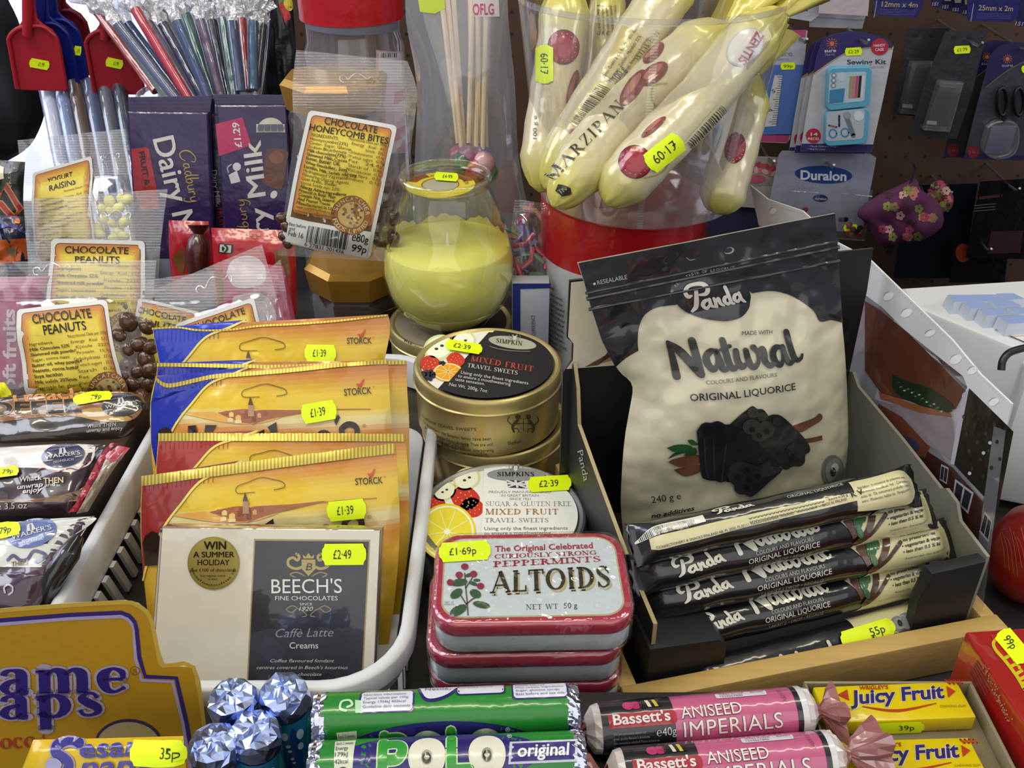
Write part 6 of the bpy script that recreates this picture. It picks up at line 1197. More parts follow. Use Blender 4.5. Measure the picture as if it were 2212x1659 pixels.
choc_bar('purple milk chocolate bar edge tucked between the two front bars', .872, 14, [(456, 246), (476, 244), (492, 560), (470, 560)], .010, lambda M, S: (text(M, S, 'Dairy Milk,', (458, 368), (468, 446), 10, 'a8a0a8', .0005, 'gloss', up=(1, -.1)), text(M, S, 'FRUIT', (470, 450), (474, 490), 10, 'a02030', .0005, 'gloss', up=(1, -.1))), None, '1c1030')
choc_bar('purple milk chocolate bar with pink £1.29 price flash, reading upward', .858, 14, [(466, 226), (620, 226), (636, 560), (486, 560)], .010, cad2, [(455, 204), (614, 205), (618, 230), (464, 230)])
choc_bar('dark purple chocolate bar behind the one with the red band', .885, 14, [(280, 214), (460, 212), (470, 560), (300, 560)], .008, None, None, '1e1238')
# ================================================================== RED PACKS
def pack(name, label, cat, d, tilt, Lp, Rp, T, col, art=None, m='gloss', group=None, g=None, f=None, yaw=0, wr=.0006, part='wrapper'):
    fr = lean(sum(p[0] for p in Lp+Rp)/len(Lp+Rp), sum(p[1] for p in Lp+Rp)/len(Lp+Rp), d, tilt, yaw); t = thing(name, label, cat, tuple(fr.p(*fr.uv((Lp[0][0]+Rp[0][0])/2, (Lp[0][1]+Rp[0][1])/2))), group)
    M = MB(); pillow(M, fr, Lp, Rp, T, m, col, nu=20, nv=22, wr=wr, sm=3, g=g or (lambda t_: min(1, t_*6)*min(1, (1-t_)*6)), f=f or (lambda s: max(0, 1-abs(2*s-1)**3)**.6), back=.5)
    if art: art(M, fr)
    M.build(part, t, 0); return t, fr
def red1(M, S): poly(M, S, [(372, 560), (392, 535), (402, 560), (395, 600)], '6a4a22', .0004, 'gloss', big=.006)
t, fr = pack('chocolate_pack', 'red sweet pack with a gathered brown foil twist in the middle', 'sweet pack', .815, 20, [(376, 640), (366, 560), (364, 476)], [(470, 640), (462, 560), (450, 478)], .006, 'a81420', red1, group='red sweet packs')
M = MB(); q = [fr.p(*fr.uv(x, y), .008) for x, y in ((428, 590), (428, 545), (430, 520), (432, 505), (434, 485))]; tube(M, q, [.008, .010, .0085, .004, .009], 'gloss', '4a1a16', n=14); M.build('foil_twist', t, 30)
def red2(M, S):
    k = 'gloss'; poly(M, S, [(474, 526), (503, 528), (502, 548), (473, 546)], '1a1c1a', .0005, k); poly(M, S, [(476, 528), (500, 530), (499, 546), (475, 544)], 'c6c8c0', .0006, k); ell(M, S, 487, 537, 7, 8, '1a2a1e', .0007, k); ribbon(M, S, [(484, 532), (488, 536), (485, 542)], 3, 'a8c8b0', .0008, k)
    poly(M, S, [(592, 545), (618, 535), (626, 600), (600, 600)], '7a5a2c', .0004, k, big=.006); [poly(M, S, [(538+9*i, 503+5*(i % 2)), (545+9*i, 504+5*(i % 2)), (545+9*i, 511+5*(i % 2)), (538+9*i, 510+5*(i % 2))], 'c06a60', .0005, k) for i in range(3)]
    poly(M, S, [(470, 590), (520, 560), (590, 590), (600, 650), (470, 650)], '8a5a22', .0004, k, big=.006)
pack('chocolate_pack', 'red sweet pack with a small square black and white badge', 'sweet pack', .800, 20, [(470, 680), (462, 580), (456, 492)], [(640, 680), (640, 580), (636, 498)], .007, 'b0141f', red2, group='red sweet packs')
def pinkart(M, S):
    k = 'film'; poly(M, S, [(490, 590), (500, 565), (530, 552), (560, 560), (575, 585), (570, 610), (540, 622), (505, 618)], 'c9b8bc', .0005, 'gloss', sm=4, big=.006); poly(M, S, [(505, 640), (560, 632), (590, 660), (590, 700), (500, 700)], 'c9b8bc', .0005, 'gloss', sm=4, big=.006)
pack('sweet_bag', 'pink sweet bag with pale shapes, seen through clear bags', 'bag', .765, 22, [(490, 820), (486, 700), (480, 560)], [(650, 820), (640, 700), (612, 575)], .007, 'a8385c', pinkart)
# ================================================================== PACKS AT THE LEFT EDGE
def soft(M, S):
    k = 'gloss'; text(M, S, 'soft fruits', (38, 862), (32, 668), 27, 'cfb8c4', .0005, k, bold=.03, up=(-1, 0)); text(M, S, 'with natural flavours and colours', (54, 868), (50, 720), 6, 'c08aa4', .0005, k, up=(-1, 0))
pack('sweet_bag', 'pink soft fruits bag reading upward behind the front peanuts', 'bag', .705, 24, [(-60, 900), (-62, 760), (-66, 600)], [(76, 885), (70, 740), (108, 596)], .007, '9c2458', soft)
def blk(M, S):
    k = 'gloss'; text(M, S, '£3.49', (24, 372), (26, 405), 6, 'b0a070', .0005, k, up=(-1, 0)); poly(M, S, [(0, 358), (9, 362), (9, 386), (0, 388)], 'c9c2a4', .0005, k)
    for wd, c, o in ((16, 'b08a3a', .0005), (10, '9c1c20', .0008)): ribbon(M, S, [(-30, 390), (0, 425), (12, 400), (44, 452), (30, 470), (2, 440)], wd, c, o, k, sm=0)
pack('sweet_bag', 'black bag with a bold red zigzag and gold outline', 'bag', .80, 20, [(-70, 520), (-70, 420), (-70, 340)], [(60, 500), (50, 430), (54, 350)], .006, '121114', blk)
def orf(M, S):
    k = 'foilprint'; poly(M, S, [(-30, 520), (55, 515), (58, 560), (-30, 580)], 'b8561a', .0004, k, big=.006); poly(M, S, [(18, 536), (36, 532), (36, 552), (18, 556)], '8a7a5a', .0006, k); ell(M, S, 38, 478, 6, 6, 'b8561a', .0006, k); ribbon(M, S, [(-20, 500), (20, 488), (52, 502)], 6, '3a3a7a', .0006, k)
pack('sweet_bag', 'navy and orange foil bag crumpled at the edge above the peanuts', 'bag', .775, 22, [(-60, 640), (-62, 560), (-60, 460)], [(62, 620), (58, 540), (50, 468)], .007, '1c1a36', orf, m='foilprint', wr=.0018)
pack('paper_scrap', 'bright yellow scrap of wrapper beside the treacle toffee', 'wrapper', .640, 30, [(-20, 905), (-18, 870), (-16, 826)], [(14, 898), (27, 858), (10, 826)], .003, 'd8d80a', None, 'sticker', wr=.0012)
pack('padded_bag', 'dark navy padded bag hanging at the left edge before the window', 'bag', 1.06, 4, [(-90, 350), (-90, 150), (-90, -40)], [(8, 352), (62, 318), (92, 262), (94, 225), (76, 150), (44, 60), (18, 0), (-10, -40)], .03, '0d0d1a', None, 'dull', wr=.002)
# ================================================================== SEASIDE STICKS IN A CLEAR TUB, SPADES
def clear_tub(name, label, c, r0, r1, h, m='tubplastic', part='tub_wall', lip=.0016, sq=None):
    t = thing(name, label, 'tub', c); M = MB(); n = 64
    lathe(M, c, [(0, .0006), (r0-.003, .0006), (r0, .003), (r0+(r1-r0)*.5, h*.5), (r1, h)], m, n=n); M.build(part, t, 40)
    M = MB(); lathe(M, c, [(r1-.0004, h-.004), (r1+lip, h-.003), (r1+lip, h), (r1-.0006, h+.0004), (r1-.001, h-.004)], 'crumple' if lip > .001 else m, n=n); M.build('rim', t, 40); return t
tc_ = at(430, 196, d=.955)
clear_tub('clear_tub', 'clear tub holding a sheaf of coloured candy sticks', (tc_.x, tc_.y, 0), .050, .0585, tc_.z)
def crumpled_top(M, p, r, h, seed, up):
    rn = random.Random(seed); n = 12; vs = []; up = V(up).normalized(); x = V((1, 0, 0)); x = (x-up*x.dot(up)).normalized(); y = up.cross(x)
    pr = [(r, 0), (r*1.25, h*.25), (r*.8, h*.45), (r*1.9, h*.7), (r*2.6, h)]
    for i, (q, hh) in enumerate(pr):
        for k in range(n): a = 2*math.pi*k/n; w_ = q*rn.uniform(.6, 1.35) if i else q; vs.append(p+up*(hh+rn.uniform(-.25, .25)*h*.3*(i > 0))+(x*math.cos(a)+y*math.sin(a))*w_)
    M.add(vs, [[i*n+k, i*n+(k+1) % n, (i+1)*n+(k+1) % n, (i+1)*n+k] for i in range(len(pr)-1) for k in range(n)], 'crumple', smooth=False)
def stick(label, top, rim, d0, d1, col, seed, rp=11, group='candy sticks in the clear tub', crumple=True, low=None):
    A = at(*top, d=d0); B = at(*rim, d=d1); u = (A-B).normalized(); Lx = 0
    while Lx < .20 and (B-u*Lx).z > .008 and math.hypot((B-u*Lx).x-tc_.x, (B-u*Lx).y-tc_.y) < .046: Lx += .004
    if low is not None: Lx = max(0, (B.z-low)/max(.05, u.z))
    E = B-u*Lx; r = rp*d0/F; t = thing('candy_stick', label, 'candy stick', tuple(E), group)
    M = MB(); tube(M, [E+(A-E)*i/6 for i in range(7)], r, 'gloss', col, n=14); M.build('candy', t, 40)
    M = MB(); tube(M, [E+(A-E)*i/8 for i in range(9)], [r*(1.12+.05*math.sin(i*2.3+seed)) for i in range(9)], 'stickfilm', n=14, caps=False)
    if crumple: crumpled_top(M, A, r*1.1, .030, seed, u)
    M.build('cellophane', t, 0)
ST = [((212, 26), (338, 196), 'c8584c', 'salmon red'), ((238, 30), (352, 196), '6f8a80', 'sage grey'), ((254, 52), (366, 197), '5a6488', 'slate'), ((276, 52), (384, 198), '254a8c', 'strong blue'), ((292, 20), (398, 198), 'c02a48', 'pinkish red'), ((320, 50), (412, 199), '8f8ea8', 'pale lilac'), ((352, 52), (432, 199), '2a2a58', 'indigo'), ((382, 46), (446, 199), '2c4a78', 'denim blue'), ((402, 32), (458, 199), '2a6660', 'teal'), ((432, 44), (474, 198), '5a4468', 'mauve'), ((458, 46), (492, 198), '1a1638', 'near black'), ((482, 40), (506, 197), '1f5456', 'dark teal'), ((502, 46), (520, 197), '34486e', 'steel blue'), ((522, 42), (538, 196), 'a8182e', 'crimson'), ((546, 46), (548, 194), '36587e', 'mid blue'), ((566, 54), (552, 193), '14122a', 'black')]
for i, (a, b, c, n_) in enumerate(ST): stick(n_+' candy stick in cellophane, standing in the clear tub', a, b, .975-.05*((i*7) % 5)/5, .965-.028*((i*7) % 5)/5, c, i)
for i in range(6):
    x = 100+31*i; stick(('clear', 'bluish', 'brownish', 'slate blue', 'grey', 'dark blue')[i]+' wrapped stick behind the red and blue spades', (x, 185-3*i), (x+26, 318), 1.03, 1.01, ('c9d2ec', '7a8cb8', '5a463c', '4a5880', '5a6070', '26304a')[i], 40+i, 15, 'wrapped sticks behind the spades', False, .002)
def spade(label, dx, dy, d, col, sk=None, sc=1.0):
    o = [(17, 78), (24, 66), (40, 56), (47, 46), (47, 10), (46, -60), (46, -110), (76, -110), (76, -60), (75, 10), (80, 40), (92, 52), (112, 64), (126, 82), (132, 104), (147, 192), (142, 198), (44, 195), (38, 190), (22, 100)]
    o = [(x*sc+dx, y+dy) for x, y in o]; fr = lean(80+dx, 100+dy, d, -4, 6); t = thing('beach_spade', label, 'toy spade', tuple(fr.p(*fr.uv(80+dx, 195+dy))), 'toy spades hanging in the window')
    M = MB(); prism(M, fr, [fr.uv(*p) for p in o[::-1]], -.003, 0, 'plastic', col, bev=.0012)
    rim = [(38, 190), (22, 100), (20, 82), (30, 68), (50, 58), (90, 56), (112, 70), (126, 92), (144, 190)]
    tube(M, [fr.p(*fr.uv(x*sc+dx, y+dy), .0015) for x, y in cr(rim, 4)], .0022, 'plastic', col, n=8); b = M.build('blade', t, 40)
    M = MB(); tube(M, [fr.p(*fr.uv(x*sc+dx, y+dy), .003) for x, y in cr([(61, 75), (61, 40), (61, 0), (61, -100)], 4)], .005, 'plastic', col, n=10); tube(M, [fr.p(*fr.uv(x*sc+dx, y+dy), .002) for x, y in ((35, -105), (87, -105))], .005, 'plastic', col, n=10); M.build('handle', t, 40)
    if sk: sticker(b, fr, *sk, off=.0008, t0=.45, t1=.75)
spade('red plastic beach spade hanging at the left, front one', 0, 0, .985, 'a81e2c', ((64, 134), (107, 142), 20, '£1.99'))
spade('royal blue beach spade directly behind the front red spade', 26, -6, 1.0, '16207c', ((160, 108), (176, 110), 20, '£1.99')); spade('blue beach spade behind the royal blue one', 46, -14, 1.02, '1a2c90'); spade('dark red beach spade, hindmost, only its shoulder showing', 62, -34, 1.04, '6a1420')
spade('red plastic beach spade half covered by candy sticks', 167, 8, 1.0, '9c1c2a', ((229, 132), (266, 140), 20, '£1.99'))
M = MB(); a = at(-60, -92, d=1.01); b = at(330, -80, d=1.03); tube(M, [a, (a+b)/2, b], .004, 'silvertin', n=10); tube(M, [(a+b)/2, V(((a+b).x/2, WY+.06, (a+b).z/2))], .004, 'silvertin', n=10); tag(M.build('hanging_rail'), 'thin steel rail carrying the toy spades', 'rail')
# dark card and small flag coloured pack behind the sticks
pack('sweet_pack', 'black sweet pack standing behind the candy sticks and tub', 'sweet pack', 1.0, 8, [(560, 240), (575, 120), (585, -40)], [(640, 240), (640, 120), (628, -40)], .006, '101014', lambda M, S: (poly(M, S, [(598, -20), (618, -20), (628, 40), (616, 50), (604, 20)], 'b81c20', .0005, 'gloss', big=.008), ell(M, S, 622, 6, 9, 18, 'c9b020', .0007, 'gloss', rot=-15), ell(M, S, 606, -8, 8, 16, '2a7a30', .0008, 'gloss', rot=-15)))
# ================================================================== BIG JAR WITH RED LID
def lolly_jar():
    c = at(760, 28, d=.86); x, y, z = c; r = .0455; t = thing('lolly_jar', 'big clear jar with a red lid and pink contents at the back', 'jar', (x, y, 0))
    M = MB(); lathe(M, (x, y, 0), [(0, .0005), (r-.002, .0005), (r, .004), (r, z-.03), (r-.003, z-.022), (r-.003, z-.004)], 'tubplastic', n=48); M.build('jar_body', t, 40)
    M = MB(); lathe(M, (x, y, 0), [(r-.001, z-.003), (r+.001, z-.003), (r+.001, z+.030), (r-.002, z+.033), (0, z+.033)], 'gloss', 'b3121e', n=48); M.build('red_lid', t, 40)
    M = MB(); S = Cyl((x, y, 0), (0, 0, 1), r+.0003, (0, -1, .0)); poly(M, S, [(812, 108), (870, 112), (876, 330), (812, 330)], 'c9a8b4', .0002, 'gloss', big=.004); poly(M, S, [(818, 112), (866, 115), (868, 180), (818, 178)], 'd6d0d8', .0004, 'gloss', big=.004)
    for i in range(9): ribbon(M, S, [(823+4*i, 114), (823+4*i, 124)], (1, 2, 1.4)[i % 3], '2a2a30', .0006, 'gloss', sm=0, cap=False)
    for i in range(3): poly(M, S, [(850, 200+40*i), (874, 190+40*i), (876, 212+40*i), (850, 226+40*i)], ('b8406a', 'd0b0bc', 'b8406a')[i], .0006, 'gloss', big=.004)
    poly(M, S, [(660, 40), (860, 46), (860, 66), (660, 60)], '6a6a78', .0002, 'gloss', big=.004); M.build('wrap_label', t, 0)
    rn = random.Random(6)
    for i in range(26):
        a = rn.uniform(0, 6.28); q = (r-.012)*math.sqrt(rn.random()); h = .012+(z-.055)*rn.random(); M = MB(); p = V((x+q*math.cos(a), y+q*math.sin(a), h)); lathe(M, p, [(0, -.009), (.006, -.007), (.0092, 0), (.006, .007), (0, .009)], 'gloss', ('b84a6a', 'c98a9a', '8a3a50', 'b06a80')[i % 4], ax=(rn.uniform(-1, 1), rn.uniform(-1, 1), 1), n=12); M.build('pink_sweet', t, 0)
lolly_jar()
# ================================================================== BAG OF LOLLIPOPS
def lolly_bag():
    t, S = clear_bag('tall clear bag around wooden lolly sticks behind the candle', .80, 5, [(905, 640), (892, 480), (896, 340), (900, 180), (876, 40), (880, -60)], [(1128, 640), (1142, 480), (1120, 340), (1112, 180), (1098, 40), (1096, -60)], .022, head=0, group=None, m='sleeve')
    M = MB(); poly(M, S, [(902, -14), (960, -12), (962, 18), (940, 30), (908, 26)], 'b4c634', .0008, 'sticker', big=.008); M.build('price_sticker', t, 0)
    M = MB(); poly(M, S, [(1020, -20), (1076, -20), (1078, 36), (1026, 37)], 'c9c2c8', .0008, 'card', big=.01); text(M, S, 'OFLG', (1022, 32), (1066, 31), 23, 'b8405a', .0012, 'card', bold=.01); M.build('paper_tag', t, 0)
    cols = (('98365a', 'pink'), ('3f5f44', 'green'), ('7a3a68', 'purple'), ('96607a', 'mauve'), ('4a4a7a', 'blue'), ('a82a3a', 'red'), ('6a3a8a', 'violet'), ('d0a0a8', 'pale pink'), ('5a8a5a', 'soft green'))
    for i in range(9):
        x0 = 952+14*i; x1 = 990+7.5*i; A = at(x0 if i < 3 else x1+(8 if i % 2 else -4), 2+9*(i % 3)-20, d=.79+.006*(i % 3)); B = at(x1, 310+14*(i % 3), d=.805-.006*(i % 2)); e = thing('lollipop', cols[i][1]+' lollipop on a wooden stick, standing upside down in the clear bag', 'lollipop', tuple(B), 'lollipops in the clear bag')
        M = MB(); tube(M, [A, (A+B)/2, B], .0021, 'stickwood', n=8); M.build('stick', e, 30)
        M = MB(); p = B+(B-A).normalized()*.012; lathe(M, p, [(0, -.012), (.007, -.009), (.0105, -.003), (.0105, .004), (.007, .009), (0, .012)], 'gloss', cols[i][0], ax=(.2, -.3, 1), n=18); M.build('candy', e, 0)
lolly_bag()
# bag of coloured laces between candle and canister
t, S = clear_bag('clear bag of coloured laces between candle jar and white canister', .765, 10, [(1096, 640), (1100, 540), (1112, 430)], [(1182, 640), (1180, 540), (1186, 440)], .012, head=.12, group=None)
rn = random.Random(12)
for i in range(16):
    x, y = rn.uniform(1112, 1168), rn.uniform(455, 610); a = rn.uniform(0, 3.1); dx, dy = 26*math.cos(a), 26*math.sin(a); M = MB(); dd = .768+rn.uniform(-.006, .006)
    tube(M, [at(x-dx, y-dy, d=dd), at(x+dy*.4, y-dx*.4, d=dd), at(x+dx, y+dy, d=dd)], .0022, 'gloss', ('b83a5a', '4a7a4a', '6a4a9a', 'c07a4a', '3a5a9a', 'a82a5a')[i % 6], n=8); M.build('coloured_lace', t, 30)
# slim upright carton beside the canister
M = MB(); S = Fr((0, 0, 0), (1, 0, 0), (0, 0, 1)); x0, x1 = at(1106, 680, y=.668).x, at(1186, 680, y=.668).x
S = Fr((x0, .668, 0), (1, 0, 0), (0, 0, 1)); box(M, S, 0, x1-x0, .0004, .084, -.018, 0, 'card', 'b8bac8', bev=.0006); poly(M, S, [(1107, 612), (1190, 612), (1190, 622), (1124, 624), (1124, 760), (1107, 760)], '25357e', .0003); text(M, S, 'EXPERIENCE', (1157, 724), (1155, 680), 8, '4a4e6a', .0004, up=(-1, 0)); tag(M.build('slim_carton'), 'slim white carton with blue edging beside the white canister', 'carton')
# ================================================================== MARZIPAN TUB
MC = (.099, .722, .1378); MH = .149
def mtub():
    t = clear_tub('clear_tub', 'clear tub of marzipan sticks standing on the red lidded canister', MC, .0775, .0955, MH, lip=.0005)
    M = MB(); n = 16; vs = []                              # overlap seam of the rolled sheet
    for k in range(2):
        for i in range(n+1): h = .003+(MH-.004)*i/n; r = .0775+(.0955-.0775)*h/MH+.0006; a = R(-97+3*k); vs.append(V((MC[0]+r*math.cos(a), MC[1]+r*math.sin(a), MC[2]+h)))
    M.add(vs, [[i, n+1+i, n+2+i, i+1] for i in range(n)], 'ribfilm'); M.build('overlap_seam', t, 0)
mtub()
def marzipan(label, path, rp, d, art=None, neck=True, seed=0, sk=None, col='cfc4a0', ends=(1, 1), dd=None):
    """A soft cellophane-wrapped stick along a path of pixels, tied at its top end."""
    n_ = len(path); dl = dd or [d]*n_; P = [at(x, y, d=q) for (x, y), q in zip(path, dl)]; C = cr([tuple(p) for p in P], 8); N = len(C)-1; r = rp*d/F
    t = thing('marzipan_stick', label, 'marzipan', C[0], 'marzipan sticks in the clear tub'); rad = []; rn = random.Random(seed)
    for i in range(N+1):
        s = i/N; q = min(1, (s/.16)**.55 if s < .16 else 1)
        q = q if s < .80 else 1-(s-.80)/.2*(1-.30)**.9*.98 if neck else min(q, ((1-s)/.15)**.5 if s > .85 else 1)
        rad.append(max(r*q*(1+.02*math.sin(i*1.7+seed)), r*.10))
    M = MB(); tube(M, C, rad, 'bagfilm', col, n=32, cols=[lerpc([(.05, 'd3c968'), (.2, col), (.64, col), (.80, 'd6cc68')], i/N) for i in range(N)])
    for i in range(N+1):                                   # gathered pleats towards both ends
        s = i/N; e = max(0, 1-s/.17) if s < .5 else max(0, (s-.66)/.34)
        for k in range(32):
            a = 2*math.pi*k/32; c = V(C[i]); M.v[i*32+k] = c+(M.v[i*32+k]-c)*(1+e*.09*math.sin(a*9+seed)+.012*math.sin(a*3+i*.6+seed))
    fr_ax = (V(C[-1])-V(C[0])).normalized(); mid = V(C[N//2]); tcv = (CO-mid); tcv = (tcv-fr_ax*tcv.dot(fr_ax)).normalized()
    S = Fr(mid, fr_ax.cross(tcv)*-1 if 0 else tcv.cross(fr_ax)*-1, fr_ax); S = Fr(mid, fr_ax, tcv.cross(fr_ax)); S.bvh = BVHTree.FromPolygons(M.v, M.f)
    if art: art(M, S)
    b = M.build('wrapped_body', t, 0)
    if neck:
        M = MB(); p = V(C[-1]); m = 18; vs = []; x = fr_ax.cross(V((0, 0, 1))).normalized(); y = fr_ax.cross(x)
        for j in range(6):
            for k in range(m): a = 2*math.pi*k/m; q = r*(.28+.20*j)*(1+.28*math.sin(a*5+seed)*(j > 0)); vs.append(p+fr_ax*(j*r*.42-.001+rn.uniform(-.001, .001))+(x*math.cos(a)+y*math.sin(a)*.7)*q)
        M.add(vs, [[j*m+k, j*m+(k+1) % m, (j+1)*m+(k+1) % m, (j+1)*m+k] for j in range(5) for k in range(m)], 'bagfilm', 'cdbf5a'); M.build('wrapper_end', t, 0)
        M = MB(); tube(M, [p+fr_ax*(-.0012)+(x*math.cos(a*.5236)+y*math.sin(a*.5236))*r*.36 for a in range(13)], .0009, 'goldtin', n=6); M.build('gold_tie', t, 0)
    if sk: sticker(b, S, *sk[:4], off=.0012, t0=sk[4], t1=sk[5], up=sk[6] if len(sk) > 6 else None)
    return t, S, b
K_ = 'bagfilm'
def seal(M, S, x, y, rx, ry, rot): ell(M, S, x, y, rx, ry, '5a2228', .0005, K_, rot=rot, big=.004); ell(M, S, x, y, rx*.93, ry*.93, '8a1c2a', .0007, K_, rot=rot, big=.004); ell(M, S, x, y, rx*.6, ry*.6, '9a3038', .0009, K_, rot=rot, big=.004); [ell(M, S, x+rx*.76*math.cos(R(a+rot)), y+ry*.76*math.sin(R(a+rot)), 1.6, 1.6, 'b8846a', .0009, K_, n=6) for a in range(0, 360, 24)]
def almond(M, S, x, y, L, w_, rot): ell(M, S, x, y, L, w_, '7a4038', .0006, K_, rot=rot, big=.004); ell(M, S, x-2, y-w_*.25, L*.7, w_*.45, 'a8685a', .0008, K_, rot=rot, big=.004)
def mz_left(M, S): seal(M, S, 1217, 102, 34, 38, 0); almond(M, S, 1236, 190, 40, 9, -75); text(M, S, '100 g e', (1160, 300), (1160, 250), 8, '55502e', .0006, K_, up=(-1, 0))
def mz_bar(M, S):
    up = (-.83, -.56); a = (1280, 225); e = (-47, 90)
    poly(M, S, [(1290, 172), (1332, 190), (1268, 300), (1228, 262)], 'cfc48a', .0005, K_, big=.004); poly(M, S, [(1344, 55), (1405, 95), (1345, 190), (1300, 160)], 'c2b473', .0005, K_, big=.004)
    rn = random.Random(9); x = 0
    while x < 1: w_ = rn.choice((.012, .02, .03)); b0 = (1292+(-58)*x, 182+82*x); ribbon(M, S, [b0, (b0[0]+34, b0[1]+18)], 90*w_*.8, '2a281e', .0009, K_, sm=0, cap=False); x += w_+rn.choice((.014, .022))
    for i, (s, f) in enumerate((('Zentis GmbH & Co. KG, D-52070 Aachen', 1), ('Marzipan: Zucker, Mandeln 32%', .85), ('Glukosesirup, Invertzuckersirup,', .9), ('Nettofüllmenge', .5))): text(M, S, s, (1306+13*i, 170+8*i), (1306+13*i+78*f, 170+8*i-116*f), 7, '3f3b28', .0009, K_, up=up)
    text(M, S, '100 g', (1334, 176), (1352, 150), 15, '3a3828', .0009, K_, up=(-.8, -.55)); text(M, S, '15.11.15  L1 13', (1378, 130), (1424, 72), 9, '3a3828', .0009, K_, up=(-.8, -.55)); text(M, S, 'e', (1352, 168), (1358, 158), 12, '3a3828', .0009, K_, up=(-.8, -.55))
    poly(M, S, [(1222, 300), (1250, 280), (1262, 300), (1210, 360), (1195, 345)], 'bdb483', .0004, K_, big=.004); seal(M, S, 1238, 286, 8, 8, 0)
def mz_name(M, S):
    serif(M, S, 'MARZIPAN', (1195, 392), (1350, 232), 24, '3c382a', .0009, K_, up=(-.72, -.70), fat=.75, sp=.12)
    almond(M, S, 1368, 190, 46, 17, -55); almond(M, S, 1412, 160, 36, 18, -38); almond(M, S, 1412, 115, 30, 13, -45)
    ribbon(M, S, [(1440, 180), (1412, 185), (1408, 215), (1425, 240)], 3, 'a89a58', .0006, K_); poly(M, S, [(1206, 398), (1232, 406), (1236, 420), (1214, 424), (1200, 412)], '3a382e', .0008, K_); text(M, S, 'TN', (1210, 418), (1224, 410), 7, 'b8b4a0', .0011, K_)
def mz_front(M, S):
    seal(M, S, 1372, 350, 36, 36, -30); ribbon(M, S, [(1392, 384), (1430, 372), (1450, 340)], 2.5, 'a89a58', .0006, K_); almond(M, S, 1412, 275, 34, 8, -40)
    poly(M, S, [(1475, 310), (1550, 225), (1566, 240), (1492, 326)], 'cfc695', .0005, K_, big=.004); rn = random.Random(3); x = 0
    while x < 1: w_ = rn.choice((.014, .022, .034)); b0 = (1482+74*x, 308-80*x); ribbon(M, S, [b0, (b0[0]+12, b0[1]+13)], 105*w_*.8, '2a281e', .0009, K_, sm=0, cap=False); x += w_+rn.choice((.016, .026))
    ell(M, S, 1609, 102, 47, 33, 'b8b2a0', .0006, K_, rot=-47, big=.004); ell(M, S, 1609, 102, 44, 30, 'd2cfc2', .0008, K_, rot=-47, big=.004); text(M, S, 'ZENTIS', (1634, 68), (1592, 132), 18, 'a82c22', .0011, K_, bold=.02, up=(.7, .4))
def mz_small(M, S): seal(M, S, 1588, 320, 22, 34, 10); almond(M, S, 1532, 300, 38, 11, -70)
def mz_text(M, S):
    for i in range(5): text(M, S, ('Marzipan', 'Ingredienti: zucchero,', 'mandorle, sciroppo di', 'glucosio, umidificante', 'conservare al fresco')[i], (1290+9*i, 12), (1294+9*i, 70), 6, '4a4630', .0006, K_, up=(1, 0))
    text(M, S, 'G R 8', (1290, 76), (1314, 76), 7, '4a4630', .0006, K_)
marzipan('marzipan stick at the back with upright printed text', [(1282, 330), (1300, 150), (1318, -60)], 40, .745, mz_text, seed=1, col='bfb080')
marzipan('upright marzipan stick at the far side with a dark seal', [(1168, 415), (1190, 250), (1214, 90), (1222, -50)], 54, .712, mz_left, seed=2, sk=((1177, 182), (1178, 98), 36, '£1·09', .24, .78, (-1, 0)))
marzipan('marzipan stick resting at the back corner of the tub, plain yellow', [(1500, 330), (1540, 160), (1600, 10), (1640, -60)], 48, .742, None, seed=5, col='c2b050')
marzipan('small marzipan stick low down at the side with a pink seal', [(1548, 462), (1572, 380), (1600, 270), (1626, 160)], 50, .700, mz_small, seed=6, neck=True)
marzipan('marzipan stick with barcode leaning behind the one lettered MARZIPAN', [(1178, 408), (1262, 270), (1362, 110), (1440, -10), (1476, -70)], 56, .688, mz_bar, seed=3)
marzipan('marzipan stick lettered MARZIPAN with printed almonds, leaning across the tub', [(1196, 446), (1290, 318), (1400, 200), (1500, 110), (1572, 64)], 62, .664, mz_name, seed=4, dd=[.650, .660, .668, .672, .676])
marzipan('marzipan stick with oval white maker badge, foremost in the tub', [(1308, 442), (1384, 352), (1500, 232), (1610, 100), (1688, 30)], 60, .642, mz_front, seed=7, sk=((1470, 300), (1398, 358), 46, '£1·09', .18, .82, (.62, .78)), dd=[.650, .644, .646, .655, .664])
